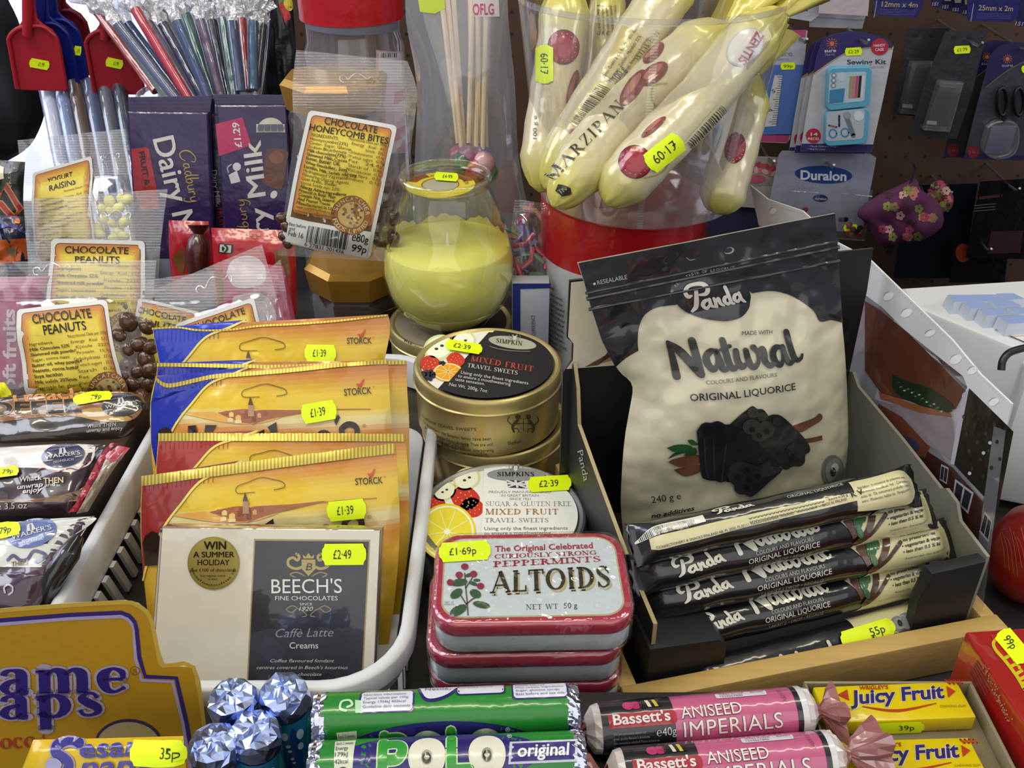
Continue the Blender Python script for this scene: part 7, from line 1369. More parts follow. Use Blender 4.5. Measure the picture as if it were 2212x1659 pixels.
# ================================================================== ANISEED ROLLS
def aniseed(label, pa, pb, z, r, seed):
    A, B = at(*pa, z=z), at(*pb, z=z); ax = (B-A).normalized(); L = (B-A).length; mid = (A+B)/2; k = 'wrapped'
    t = thing('sweet_roll', label, 'sweet roll', (mid.x, mid.y, z-r), 'pink and black aniseed sweet rolls')
    tc = (CO-mid); tc = (tc-ax*tc.dot(ax)).normalized(); S = Cyl(A, ax, r, tc); Sg = Raw(S); sg = -1 if S.t.dot(V((0, 0, 1))) > 0 else 1; K = 95/(L*1000)
    Sg.uv = lambda x, y: (sg*y*.001*22/(2000*r)*1.0, x*.001/K)
    M = MB(); lathe(M, A, [(r-.0015, 0), (r, .0012), (r, L-.0012), (r-.0015, L)], k, 'b8587e', ax=ax, n=48)
    P = lambda pts, c, o=.0002, sm=0: poly(M, Sg, pts, c, o, k, sm=sm, big=.0035)
    P([(0, -30), (33, -30), (33, 30), (0, 30)], '1d1c24', .0001); P(rrect(3, 34, -5.4, .5, 2.2, 4), '9c1c2c', .0003); P([(3, -5.4), (12, -5.4), (12, .5), (3, .5)], '9c1c2c', .0003)
    text(M, Sg, "Bassett's", (5, -.9), (31, -1.1), 4.2, 'd6cccc', .0006, k, bold=.02)
    lines(M, Sg, [('We are passionate about our', .9), ("great quality Bassett's products.", 1), ('Not completely satisfied? Please contact us', 1.25), ('www.bassetts.co.uk/contact', .9)], (4.5, 3.4), (21, 3.4), (0, 2), 1.2, '8d8a96', .0004, k); text(M, Sg, '℮40g', (24, 5), (33, 4.8), 3.2, 'c4c0c4', .0006, k)
    for o, c, b in ((.0003, '4a2030', .022), (.0006, 'd8d0c4', .0)):
        text(M, Sg, 'ANISEED', (36, -1.2), (64, -1.6), 4.8, c, o, k, bold=b); text(M, Sg, 'IMPERIALS', (36.5, 6.4), (82, 5.6), 6.2, c, o, k, bold=b, sp=1.06)
    for x0, c in ((13, 'b8386a'), (16.5, 'a83060'), (20, '1a1a1e')): ell(M, Sg, x0, -9.4, 2.6, 2.4, c, .0003, k, n=16)
    for i in range(4): P([(21+1.6*i, -12), (22.6+1.6*i, -12), (23.6+1.6*i, -7.6), (22+1.6*i, -7.6)], ('d8cfae', '16161a', 'c9b030', '16161a')[i], .0004)
    P(rrect(54, 78, -12.6, -9.2, 1, 4), 'd0c4cc', .0003); lines(M, Sg, [('ICING SUGAR      8234467', 1), ('1234567890', .5)], (56, -11.2), (77, -11.2), (0, 1.6), 1, '6a5a66', .0005, k)
    text(M, Sg, 'LAST137', (86, -4), (85, -12), 1.8, '7a3a58', .0004, k, up=(-1, 0)); text(M, Sg, 'Bonbons anis, anisbonbons, balas de anis, doces', (42, 9.4), (82, 8.6), 1.3, '6a2a48', .0004, k)
    P([(89.5, -30), (92, -30), (92, 30), (89.5, 30)], '1d1c24', .0002); P([(92, -30), (94.8, -30), (94.8, 30), (92, 30)], 'cfcacb', .0002)
    M.build('printed_wrapper', t, 40)
    x = ax.cross(V((0, 0, 1))).normalized(); y = ax.cross(x)
    for e, p0, d0, fl in ((0, A, -ax, .008), (1, B, ax, .0085 if seed == 1 else .0145)):
        rn = random.Random(seed+e); d = (d0+V((0, -.15, .35 if e and seed == 2 else .05))).normalized(); n = 22; M = MB(); vs = []
        for j, (q, h) in enumerate(((r*.98, 0), (r*.86, .003), (r*.45, .0062), (r*.22, .0085), (r*.45, .0105), (r*.8, .0085+fl*.55), (r*1.05, .0085+fl))):
            for k_ in range(n): a = 2*math.pi*k_/n; w_ = q*(1+(.34*math.sin(a*4+j*.8+seed) if j > 3 else .1*math.sin(a*9)*(j > 0))+rn.uniform(-.06, .06)*(j > 0)); c = p0+(d0 if j < 3 else d)*h; vs.append(c+(x*math.cos(a)+y*math.sin(a)*(.75 if j > 3 else 1))*w_)
        fs = []; fc = []
        for j in range(6):
            for k_ in range(n): f = [j*n+k_, j*n+(k_+1) % n, (j+1)*n+(k_+1) % n, (j+1)*n+k_]; fs.append(f if e else f[::-1]); fc.append('cfc8c6' if j < 2 else '8f5a58' if (e or k_ % 3) else '2a2226')
        M.add(vs, fs, 'gloss', 'ffffff', False, fc); M.build('twisted_end', t, 0)
aniseed('pink and black aniseed roll lying against the wooden tray', (1294, 1574), (1730, 1538), .0600, .0111, 1)
aniseed('pink and black aniseed roll at the front edge with its pink twist raised', (1345, 1674), (1790, 1636), .0600, .0111, 2)
# ================================================================== GUM PACKS IN THEIR CARD TRAY
def gum(label, fl, fr_, z, h, art):
    A, B = at(*fl, z=z), at(*fr_, z=z); x = (B-A); L = x.length; S = Fr(A, x, V((-x.y, x.x, 0))); k = 'gloss'
    t = thing('gum_pack', label, 'chewing gum', (A.x, A.y, z-h), 'yellow gum packs'); M = MB(); box(M, S, 0, L, 0, .0205, -h, 0, k, 'd0b800', bev=.0008); art(M, S, Fr(A, x, (0, 0, 1))); b = M.build('gum_wrapper', t, 40); return b, Fr(A-S.y*.0002, x, (0, 0, 1))
def jart(p, q, h, y0):
    def f(M, S, Ff):
        k = 'gloss'
        for o, c, b in ((.0002, 'd8d4c0', .055), (.0004, '2a2468', .03)): text(M, S, 'Juicy Fruit', p, q, h, c, o, k, bold=b)
        dx = q[0]-p[0]; ribbon(M, S, [(p[0]+25, y0+5, 2), (p[0]+dx*.5, y0+14, 6), (q[0]-18, y0-2, 2)], 3, 'a83a1c', .0003, k)
        poly(M, S, [(p[0]-30, p[1]-20), (p[0]-8, p[1]-32), (p[0]-4, p[1]-8)], 'a83a1c', .0003, k); poly(M, S, [(q[0]+24, q[1]-14), (q[0]+4, q[1]-26), (q[0]+8, q[1])], 'a83a1c', .0003, k)
        text(M, S, "WRIGLEY'S", (p[0]+18, p[1]-h-3), (p[0]+80, p[1]-h-5), 8, 'a83a1c', .0003, k, bold=.02); text(M, S, '7 STICKS', (p[0]-30, p[1]+14), (p[0]+4, p[1]+13), 5, '8a6a20', .0003, k); text(M, S, 'CHEWING GUM', (q[0]-10, q[1]+21), (q[0]+46, q[1]+20), 5, '8a6a20', .0003, k)
        a = S.uv(q[0]+6, q[1]-38)
        for i in range(4): ribbon(M, S, [(q[0]+2+9*i, q[1]-38), (q[0]+12+9*i, q[1]-30)], 4, 'a83a1c', .0003, k, sm=0)
        text(M, Ff, 'Juicy Fruit', (p[0]+70, p[1]+55), (p[0]+150, p[1]+53), 12, '3a3478', .0003, k, bold=.03); text(M, Ff, 'CHEWING GUM', (q[0]-18, q[1]+72), (q[0]+44, q[1]+70), 5, '8a6a20', .0003, k)
    return f
b, Ff = gum('yellow chewing gum pack with a 39p price, further in its card tray', (1787, 1562), (2110, 1549), .0546, .0088, jart((1838, 1522), (2040, 1508), 28, 1522))
sticker(b, Ff, (1872, 1573), (1996, 1568), 24, '39p', off=.0006, t0=.55, t1=.82)
gum('yellow chewing gum pack at the very front of its card tray', (1815, 1690), (2138, 1680), .0546, .0088, jart((1866, 1648), (2072, 1636), 30, 1650))
def gum_tray():
    t = thing('card_tray', 'grey card tray around the yellow gum packs', 'tray', (.175, .23, .0442)); fr = Fr((0, 0, 0), (1, 0, 0), (0, 1, 0))
    M = MB(); box(M, fr, .1385, .2145, .190, .3085, .0442, .0456, 'card', '7d7358', bev=.0002); M.build('tray_floor', t)
    for x0, x1, y0, y1 in ((.1372, .1384, .190, .3085), (.2146, .2162, .190, .3085), (.1372, .2162, .3087, .3101)):
        M = MB(); box(M, fr, x0, x1, y0, y1, .0442, .0535, 'card', '8a8064', bev=.0003); M.build('tray_side', t)
gum_tray()
# ================================================================== RED SWEET CARTON AT THE RIGHT
def red_box():
    z = .066; A = at(2085, 1364, z=z); B = at(2214, 1566, z=z); x = (B-A).normalized(); L = .16; n_ = V((-x.y, x.x, 0)); S = Fr(A, x, n_); k = 'wrapped'
    t = thing('sweet_carton', 'red and yellow sweet carton with a 99p price beside the gum tray', 'carton', (A.x, A.y, .0003)); M = MB(); box(M, S, 0, L, 0, .055, .0003-z, 0, k, '9c1a16', bev=.0012)
    Fs = Fr(A, x, (0, 0, 1))
    for i in range(6): ribbon(M, Fs, [(2096+3*i, 1452-5*i), (2124+4*i, 1520-8*i)], 2, '6a4a44', .0003, k, sm=0)
    rn = random.Random(8)
    for i in range(50): ell(M, Fs, 2128+i*1.1+rn.uniform(-6, 6), 1440+i*2.4+rn.uniform(-5, 5), 2, 2, 'b88a6a', .0003, k, n=6)
    poly(M, S, [(2138, 1372), (2175, 1372), (2230, 1440), (2230, 1520), (2170, 1430)], 'b8221a', .0003, k)
    ribbon(M, S, [(2160, 1378), (2146, 1388), (2150, 1404), (2172, 1430), (2196, 1462), (2212, 1490)], 7, 'c9b820', .0004, k); text(M, S, 'Fruit', (2168, 1420), (2220, 1500), 26, 'c9b820', .0005, k, bold=.03, up=(.9, -.5))
    b = M.build('carton_body', t, 40); sticker(b, S, (2160, 1366), (2216, 1432), 40, '99p', off=.001, t0=.2, t1=.55, up=(.7, -.5))
red_box()
M = MB(); c = at(2240, 1195, z=.030); zb = .0004
lathe(M, (c.x, c.y, zb), [(0, 0), (.013, .0008), (.021, .007), (.0260, .020), (.0258, .036), (.021, .049), (.011, .057), (.004, .0555), (0, .054)], 'gloss', '8e1a12', n=40)
Sp = surface(Fr((c.x, c.y, .03), (1, 0, 0), (0, math.sin(PITCH), math.cos(PITCH))), M)
for i in range(9): ribbon(M, Sp, [(2158+8*i, 1140+10*(i % 3)), (2168+8*i, 1182), (2172+9*i, 1226+6*(i % 4))], 1.6, 'b8623a', .0003, 'gloss')
tag(M.build('red_bauble'), 'glossy red round bauble with fine orange veins standing by the photo folder', 'bauble')
# ================================================================== PHOTO FOLDER STANDING ON EDGE
def folder():
    g0, g1 = V((.2545, .402, 0)), V((.187, .690, 0)); x = (g0-g1).normalized(); fr = Fr(g1, x, (0, 0, 1)); L = (g0-g1).length
    t = thing('photo_folder', 'clear photo folder with a white punched spine standing beside the liquorice box', 'folder', tuple((g0+g1)/2))
    up = [(1622, 400), (1660, 430), (1735, 455), (1808, 522), (1880, 560), (1950, 628), (2060, 735), (2120, 808), (2188, 872)]; lo = [(1640, 486), (1670, 500), (1745, 560), (1860, 630), (1905, 662), (2000, 756), (2100, 856), (2172, 930)]
    M = MB(); prism(M, fr, [fr.uv(*p) for p in (lo+up[::-1])], -.0006, .0006, 'whiteplastic', bev=.0002)
    for (x_, y_, a, b_, r_) in ((1842, 570, 6, 8, 50), (1922, 640, 8, 12, 60), (1961, 676, 8, 13, 60), (2012, 720, 6, 12, 65), (2068, 776, 9, 14, 60), (2104, 800, 7, 12, 60), (2150, 868, 7, 12, 60), (1672, 456, 6, 8, 50)): ell(M, fr, x_, y_, a, b_, 'f4f4f2', .0008, 'paper', rot=r_); ell(M, fr, x_-3, y_-3, a*.8, b_*.8, 'a8a4a8', .0007, 'paper', rot=r_)
    pa, pb = resamp(up, 90), None
    for i in range(88): ell(M, fr, pa[i][0]+1, pa[i][1]+7, 1.6, 1.3, 'c4ccd4', .0008, 'paper', n=6)
    M.build('punched_spine', t, 40)
    M = MB(); L0 = [fr.uv(*p) for p in lo]; q = [(L0[0][0], .0006), (L0[-1][0]+.001, .0006)]+L0[::-1]; prism(M, fr, q, -.0004, .0002, 'sleeve')
    M.build('clear_pocket', t, 0)
    M = MB(); k = 'paper'; k2 = 'gloss'
    poly(M, fr, [(1870, 650), (1900, 668), (2082, 812), (2092, 836), (2066, 884), (2000, 876), (1905, 850), (1870, 800)], '5a3226', .0006, k2, big=.02); poly(M, fr, [(1930, 808), (1960, 822), (2010, 838), (2060, 872), (2050, 892), (1990, 876), (1935, 846)], '22301f', .0008, k2, sm=3); poly(M, fr, [(1900, 846), (1990, 876), (2056, 892), (2060, 902), (1990, 890), (1905, 862)], '8a5438', .0009, k2)
    for i in range(26): ell(M, fr, 1945+4*i, 826+2.4*i+(i*7 % 11), 3, 2, ('3a5a3a', '5a7a5a', '2a402a', 'a8b8a8')[i % 4], .001, k2, n=6)
    M.build('photo_print', t, 0); M = MB()
    poly(M, fr, [(1880, 860), (1960, 880), (2060, 905), (2066, 998), (1990, 950), (1900, 920)], '8a8088', .0006, k2, big=.02); ell(M, fr, 1965, 958, 26, 14, '3a3c58', .0008, k2, rot=25); poly(M, fr, [(1900, 872), (1950, 900), (2010, 965), (2000, 990), (1930, 960), (1890, 920)], '6a3c2c', .0007, k2)
    M.build('photo_print', t, 0); M = MB()
    poly(M, fr, [(2096, 838), (2192, 932), (2158, 1104), (2064, 1004)], '1d1713', .0007, k2, big=.02)
    for i in range(14): ell(M, fr, 2085+6*i, 900+(i*37 % 130), 4, 5, ('3a2a1c', '2a3020', '44342a')[i % 3], .0009, k2, n=8)
    for a, b_ in ((2098, 1022), (2128, 978), (2142, 956)): ell(M, fr, a, b_, 4, 4, 'b8c0c4', .001, k2, n=8)
    M.build('photo_print', t, 0); M = MB()
    poly(M, fr, [(1890, 935), (1990, 965), (2060, 1010), (2150, 1112), (2100, 1330), (2000, 1100)], '3a221c', .0006, k2, big=.02)
    for c4 in ([(2036, 1002), (2052, 1010), (2048, 1046), (2032, 1036)], [(2066, 1034), (2106, 1064), (2094, 1110), (2060, 1076)], [(2130, 1104), (2146, 1124), (2138, 1172), (2118, 1148)]):
        poly(M, fr, c4, 'a8a4b0', .0008, k2); [poly(M, fr, [quad(c4, .1+.46*i, .1), quad(c4, .46+.46*i, .1), quad(c4, .46+.46*i, .88), quad(c4, .1+.46*i, .88)], '2a2830', .001, k2) for i in range(2)]
    M.build('photo_print', t, 0)
    M = MB(); poly(M, fr, [(2150, 920), (2176, 930), (2122, 1350), (2094, 1332)], 'b4b0bc', .0009, 'sleeve'); poly(M, fr, [(2082, 850), (2096, 840), (2064, 1004), (2056, 1000)], 'b4b0bc', .0009, 'paper'); M.build('pocket_edge', t, 0)
folder()
# ================================================================== WHITE TILL WITH KEYS
def till():
    zt = .10; fr = Fr((0, 0, 0), (1, 0, 0), (0, 1, 0)); t = thing('cash_till', 'white till with pale blue clear keys at the end of the counter', 'till', (.42, .56, .0003))
    M = MB(); prism(M, fr, [(.2815, .604), (.375, .482), (.40, .44), (.62, .42), (.64, .68), (.2835, .632)], .0003, zt, 'whiteplastic', bev=.003); M.build('till_body', t, 40)
    ks = [[(2047, 637), (2150, 636), (2166, 650), (2062, 652)], [(2152, 634), (2188, 633), (2214, 645), (2170, 649)], [(2080, 654), (2126, 652), (2144, 664), (2097, 667)], [(2138, 652), (2186, 650), (2206, 660), (2156, 663)], [(2114, 669), (2166, 666), (2186, 678), (2132, 682)], [(2176, 666), (2222, 664), (2244, 676), (2196, 678)], [(2156, 684), (2212, 681), (2234, 696), (2178, 700)]]
    for q in ks:
        M = MB(); P = [at(*p, z=zt+.009) for p in q]; c = sum(P, V((0, 0, 0)))/4; b = [V((c.x+(p.x-c.x)*1.10, c.y+(p.y-c.y)*1.22, zt)) for p in P]
        M.add(P+b, [[3, 2, 1, 0], [0, 1, 5, 4], [1, 2, 6, 5], [2, 3, 7, 6], [3, 0, 4, 7]], 'plastic', 'b8c2d2', False, ['8fa4d0', 'c2cad6', 'c2cad6', 'c2cad6', 'c2cad6']); M.build('key', t, 20)
    M = MB(); S = Fr((0, 0, zt+.0004), (1, 0, 0), (0, 1, 0)); poly(M, S, [(2150, 712), (2230, 708), (2240, 742), (2216, 740)], 'd8d4d0', .0003, 'paper'); ribbon(M, S, [(2150, 713), (2216, 741)], 1.5, '6a6468', .0005, 'paper', sm=0); [ribbon(M, S, [(2180, 716+6*i), (2222, 714+6*i)], 1, 'c08a78', .0005, 'paper', sm=0) for i in range(3)]; M.build('paper_slip', t, 0)
    M = MB(); tube(M, cr([tuple(at(*p, d=.60)) for p in ((2163, 800), (2166, 780), (2178, 764), (2200, 755), (2250, 744))], 6), .0024, 'plastic', '15131c', n=10); tag(M.build('black_cord'), 'short black cord hooked over the front of the white till', 'cord')
    M = MB(); fr2 = lean(2262, 900, .60, 0, -20); box(M, fr2, -.018, .10, -.07, .022, -.03, 0, 'whiteplastic', bev=.003); M.build('paper_drawer', t, 40)
till()
# ================================================================== HABERDASHERY ON THE PEGBOARD
def wf(y): return Fr((0, y, 0), (1, 0, 0), (0, 0, 1))
def hang(name, label, cat, y, outline, col, art=None, group=None, m='card', th=.0008, hook=None, sm=0, parts=None, sk=None):
    """A carded pack on a peg: traced outline on its own upright plane, hung on a wire hook from the board."""
    fr = wf(y); o = cr(outline+[outline[0]], sm)[:-1] if sm else outline; q = [fr.uv(*p) for p in o]; cx = sum(p[0] for p in q)/len(q); lo = min(p[1] for p in q)
    t = thing(name, label, cat, (cx, y, lo), group); M = MB(); prism(M, fr, q, 0, th, m, col); S = wf(y); S.o = S.o+S.n*0; S = Fr(fr.o+fr.n*(th+.0001), fr.x, fr.y)
    if art: art(M, S)
    b = M.build('backing_card', t, 40)
    if parts: parts(t, S)
    if hook:
        M = MB(); u, v = fr.uv(*hook); p = fr.p(u, v, 0); tube(M, [V((p.x, WY-.0005, p.z+.004)), p, p+V((0, -.022, .001)), p+V((0, -.027, .006))], .0016, 'silvertin', n=8); tag(M.build('peg_hook'), 'steel peg hook holding the '+' '.join(label.split(',')[0].split()[:11]), 'hook')
    if sk: sticker(b, S, *sk, off=.0006, t0=.2, t1=.8)
    return t, S
def sun(M, S, x, y, r):
    for k in range(12): a = R(30*k); ribbon(M, S, [(x+r*.6*math.cos(a), y+r*.6*math.sin(a)), (x+r*math.cos(a), y+r*math.sin(a))], r*.14, 'c06a4a', .0003, sm=0)
    ell(M, S, x, y, r*.42, r*.42, 'c06a4a', .0003)
def shift(pts, dx, dy): return [(x+dx, y+dy) for x, y in pts]
SK = [(1757, 160), (1764, 120), (1776, 88), (1800, 74), (1835, 67), (1880, 72), (1915, 84), (1930, 100), (1908, 210), (1882, 328), (1729, 326), (1742, 245)]
def sk_art(dx, dy, full):
    def f(M, S):
        X = lambda x, y: (x+dx, y+dy)
        poly(M, S, [X(*p) for p in ((1757, 160), (1764, 120), (1776, 88), (1800, 74), (1835, 67), (1880, 72), (1915, 84), (1930, 100), (1926, 104), (1880, 102), (1838, 110), (1800, 130), (1758, 158))], '2f2560', .0001); ribbon(M, S, [X(1758, 159), X(1800, 130), X(1838, 110), X(1880, 103), X(1927, 105)], 2.5, 'a8884a', .0003)
        poly(M, S, [X(1732, 310), X(1886, 312), X(1882, 328), X(1729, 326)], '2f2560', .0002)
        sun(M, S, *X(1797, 94), 12); text(M, S, 'sure', X(1781, 113), X(1806, 112), 7, 'c9c6d0', .0003, bold=.02); text(M, S, 'TRAVEL', X(1781, 121), X(1805, 120), 5, '8d88a8', .0003)
        if full:
            text(M, S, 'Sewing Kit', X(1830, 139), X(1914, 138), 10, '2c2a40', .0003, bold=.015); text(M, S, 'HANDY TRAVEL CASE', X(1844, 148), X(1910, 147), 4.5, '8d8a98', .0003)
            ell(M, S, *X(1900, 101), 19, 18, 'a82438', .0005); text(M, S, 'HANDY', X(1887, 101), X(1912, 100), 5.5, 'd8ccd0', .0007, bold=.02); text(M, S, 'CASE', X(1890, 110), X(1909, 109), 5.5, 'd8ccd0', .0007, bold=.02)
            text(M, S, '• Handy foldaway design', X(1746, 317), X(1808, 318), 3.5, 'b8b4c8', .0004); text(M, S, '• Ideal for travel', X(1745, 323), X(1782, 324), 3.5, 'b8b4c8', .0004)
        ell(M, S, *X(1757, 293), 16, 16, 'a82438', .0005); text(M, S, '14', X(1751, 293), X(1766, 293), 7, 'd8ccd0', .0007, bold=.02); text(M, S, 'PIECES', X(1745, 302), X(1769, 302), 5, 'd8ccd0', .0007, bold=.02)
    return f
def sk_parts(t, S):
    C = lambda a, b, c, d, r: rrect(0, 1, 0, 1, r, 4)
    def panel(q4, w0, w1, col, name, r=.14, art=None):
        M = MB(); pts = [S.uv(*quad(q4, a, b)) for a, b in rrect(0, 1, 0, 1, r, 5)]; prism(M, S, pts, w0, w1, 'plastic', col, bev=.001); S2 = Fr(S.o+S.n*(w1+.0001), S.x, S.y)
        if art: art(M, S2)
        M.build(name, t, 40)
    up = [(1785, 143), (1880, 140), (1874, 226), (1781, 236)]; lo = [(1780, 238), (1875, 229), (1870, 306), (1778, 312)]
    def a1(M, S2):
        poly(M, S2, [quad(up, a, b) for a, b in rrect(.08, .92, .16, .9, .06, 4)], 'a8bcc4', .0002); Q = lambda a, b: quad(up, a, b)
        for i, c in enumerate(('a08a6a', 'b0787a', 'b04a68', '1c1a20', 'c4c8d0')): poly(M, S2, [Q(.55+.07*i, .26), Q(.61+.07*i, .26), Q(.60+.07*i, .8), Q(.54+.07*i, .8)], c, .0004)
        for x, y in ((.18, .22), (.18, .34), (.18, .46)): ell(M, S2, *Q(x, y), 6, 6, '7a8a94', .0004, n=14); ell(M, S2, *Q(x, y), 3, 3, 'c4ccd4', .0005, n=10)
        poly(M, S2, [Q(.10, .56), Q(.45, .54), Q(.43, .88), Q(.1, .88)], '3a7aa4', .0004); ell(M, S2, *Q(.36, .26), 10, 10, 'b8c0c8', .0004)
    def a2(M, S2):
        Q = lambda a, b: quad(lo, a, b); poly(M, S2, [Q(a, b) for a, b in rrect(.06, .94, .06, .92, .1, 4)], 'a4b0b8', .0002)
        ribbon(M, S2, [Q(.35, .2), Q(.36, .5)], 4, '22242c', .0004); [ribbon(M, S2, [(Q(cx, .7)[0]+8*math.cos(a*.63), Q(cx, .7)[1]+9*math.sin(a*.63)) for a in range(11)], 3, '3a7aa4', .0004) for cx in (.22, .5)]
        ribbon(M, S2, [Q(.5, .18), Q(.7, .8)], 10, '6a7278', .0005); ell(M, S2, *Q(.53, .2), 8, 8, '8a9298', .0006); ell(M, S2, *Q(.8, .25), 11, 11, 'c9ced4', .0005); ribbon(M, S2, [Q(.12, .45), Q(.3, .52)], 4, '8a5a68', .0006)
    panel(up, .0002, .008, '5aa0bc', 'sewing_case', art=a1); panel(lo, .0002, .008, '5aa0bc', 'sewing_case', art=a2)
for i in (2, 1): hang('sewing_kit', ('purple topped sewing kit card hanging directly behind the front sewing kit', 'purple topped sewing kit card hanging last behind two others')[i-1], 'sewing kit', 1.10+.012*i, shift(SK, -13*i, 4*i), 'b8bac0', sk_art(-13*i, 4*i, False), 'sewing kits on one hook', m='gloss')
hang('sewing_kit', 'sewing kit card with pale blue folding case, foremost on its hook', 'sewing kit', 1.10, SK, 'b4b6bc', sk_art(0, 0, True), 'sewing kits on one hook', m='gloss', hook=(1858, 86), parts=sk_parts, sk=((1825, 112), (1862, 110), 17, '£2·29'))
def tape(M, S):
    poly(M, S, [(1635, 68), (1742, 64), (1740, 80), (1636, 84)], 'a83a6a', .0002); poly(M, S, [(1640, 140), (1738, 140), (1708, 292), (1612, 292)], '4a6cae', .0002); poly(M, S, [(1612, 292), (1706, 290), (1702, 308), (1610, 304)], 'a83a6a', .0002)
    text(M, S, 'Tape', (1646, 106), (1700, 104), 11, '7a7a8a', .0003); text(M, S, 'Measure', (1638, 122), (1712, 120), 11, '7a7a8a', .0003); text(M, S, '150cm', (1668, 131), (1704, 130), 6, '8a8a9a', .0003)
    T = [(1673, 162), (1690, 163), (1676, 272), (1648, 274)]; poly(M, S, T, 'c0c4c4', .0005)
    for i in range(22): ribbon(M, S, [quad(T, 1, .03+.044*i), quad(T, .62 if i % 5 else .4, .03+.044*i)], 1, '3a3a3a', .0007, sm=0, cap=False)
    for i, c in enumerate(('5', '6')): text(M, S, c, quad(T, .2, .35+.36*i), quad(T, .5, .33+.36*i), 8, '3a3a3a', .0007)
hang('tape_measure', 'blue and pink carded tape measure hanging by the marzipan tub', 'tape measure', 1.13, [(1638, 64), (1744, 66), (1736, 150), (1706, 300), (1700, 309), (1604, 305), (1612, 250)], 'a8acb8', tape, None, m='gloss', hook=(1728, 84), sk=((1686, 143), (1718, 142), 15, '99p'))
# white packs and elastic cards along the top
hang('white_pack', 'white bagged pack hanging lowest at the top of the pegboard', 'pack', 1.15, [(1745, -40), (1882, -40), (1870, 32), (1862, 62), (1748, 58)], 'b8bac2', lambda M, S: ribbon(M, S, [(1750, 36), (1868, 44)], 1.5, '8a8c96', .0003, sm=0), 'white packs', m='gloss', hook=(1815, -24))
hang('white_pack', 'white pack with a dark window hanging beside the other white pack', 'pack', 1.14, [(1690, -40), (1790, -40), (1778, 24), (1752, 46), (1700, 38)], 'b0b2bc', lambda M, S: (poly(M, S, [(1716, -30), (1752, -30), (1744, 24), (1714, 22)], '15161e', .0003), ribbon(M, S, [(1734, -30), (1728, 20)], 3, 'a8aab4', .0005, sm=0)), 'white packs', m='gloss', hook=(1745, -30))
hang('white_pack', 'pale pinkish pack with a scalloped edge hanging in front of the white one', 'pack', 1.125, [(1772, -40), (1880, -40), (1876, 14), (1874, 34), (1768, 28)], 'b8a8ac', None, 'white packs', m='gloss', hook=(1830, -28))
def elastic(s, x0, x1, y):
    def f(M, S): text(M, S, s, (x0, y), (x1, y+2), 11, 'a89a7a', .0003, it=.1, bold=.01); ribbon(M, S, [(x0-10, y-14), (x0-16, y+24)], 2, '8a88a8', .0003, sm=0); [ribbon(M, S, [(x0-4, y+6+3.4*i), (x1-4, y+8+3.4*i)], 1, '4a4690', .0003, sm=0) for i in range(4)]
    return f
hang('elastic_pack', 'navy elastic pack printed 12mm x 4m', 'elastic', 1.13, [(1884, -40), (2004, -40), (1990, 22), (1978, 38), (1888, 32)], '1e1c5c', elastic('12mm x 4m', 1904, 1982, 14), 'navy elastic packs', m='gloss', hook=(1950, -30))
hang('elastic_pack', 'navy elastic pack printed 25mm x 2m', 'elastic', 1.12, [(2088, -40), (2208, -40), (2196, 40), (2182, 48), (2090, 44)], '1e1c5c', elastic('25mm x 2m', 2113, 2188, 22), 'navy elastic packs', m='gloss', hook=(2150, -30))
for i in range(4):
    x = 2010+22*i; hang('elastic_pack', 'navy elastic pack seen edge on, '+('first', 'second', 'third', 'fourth')[i]+' between the two printed with sizes', 'elastic', 1.15+.006*i, [(x, -40), (x+26, -40), (x+22, 18+6*i), (x+2, 14+6*i)], '191848', lambda M, S, x=x, i=i: (text(M, S, '151', (x+3, 12+6*i), (x+17, 12+6*i), 7, '9a98a8', .0003, it=.2, bold=.03), poly(M, S, [(x+6, -30), (x+24, -30), (x+22, -2+4*i), (x+8, -2+4*i)], '8a8070', .0003)), 'navy elastic packs', m='gloss')
hang('elastic_pack', 'navy elastic pack cut by the upper right corner', 'elastic', 1.14, [(2200, -40), (2250, -40), (2240, 62), (2196, 56)], '191848', lambda M, S: text(M, S, '151', (2192, 54), (2210, 56), 8, '9a98a8', .0005, it=.2, bold=.03), 'navy elastic packs', m='gloss')
# grey blister packs
def blister(label, y, o, inner, sk=None, hook=None):
    def parts(t, S): M = MB(); pts = [S.uv(*p) for p in inner]; prism(M, S, pts, .0003, .012, 'blisterplastic', bev=.002); M.build('clear_blister', t, 40); M = MB(); c = [sum(p[0] for p in inner)/4, sum(p[1] for p in inner)/4]; prism(M, S, [S.uv(c[0]+(p[0]-c[0])*.7, c[1]+(p[1]-c[1])*.8) for p in inner], .0004, .007, 'plastic', '2e3038', bev=.0015); poly(M, Fr(S.o+S.n*.0072, S.x, S.y), [(inner[3][0]+12, inner[3][1]-16), (inner[3][0]+34, inner[3][1]-14), (inner[3][0]+33, inner[3][1]-6), (inner[3][0]+11, inner[3][1]-8)], '8a8c88', .0002); M.build('boxed_tool', t, 40)
    hang('blister_pack', label, 'blister pack', y, o, '2c2d33', lambda M, S: [ell(M, S, o[0][0]+18+34*i, o[0][1]+14, 6, 4, '121216', .0002) for i in range(2)], 'grey blister packs', m='gloss', hook=hook, parts=parts, sk=sk)
blister('grey blister pack further back, hanging by the sewing kits', 1.14, [(1960, 62), (2050, 60), (2030, 170), (1990, 252), (1925, 246), (1944, 160)], [(1962, 130), (2012, 130), (1986, 244), (1938, 240)])
blister('grey blister pack in front, with a boxed tool and yellow price', 1.11, [(2042, 68), (2132, 64), (2100, 200), (2066, 300), (1964, 292), (2000, 170)], [(2022, 170), (2074, 174), (2044, 280), (1990, 276)], ((2060, 108), (2096, 106), 17, '£1·79'), (2098, 92))
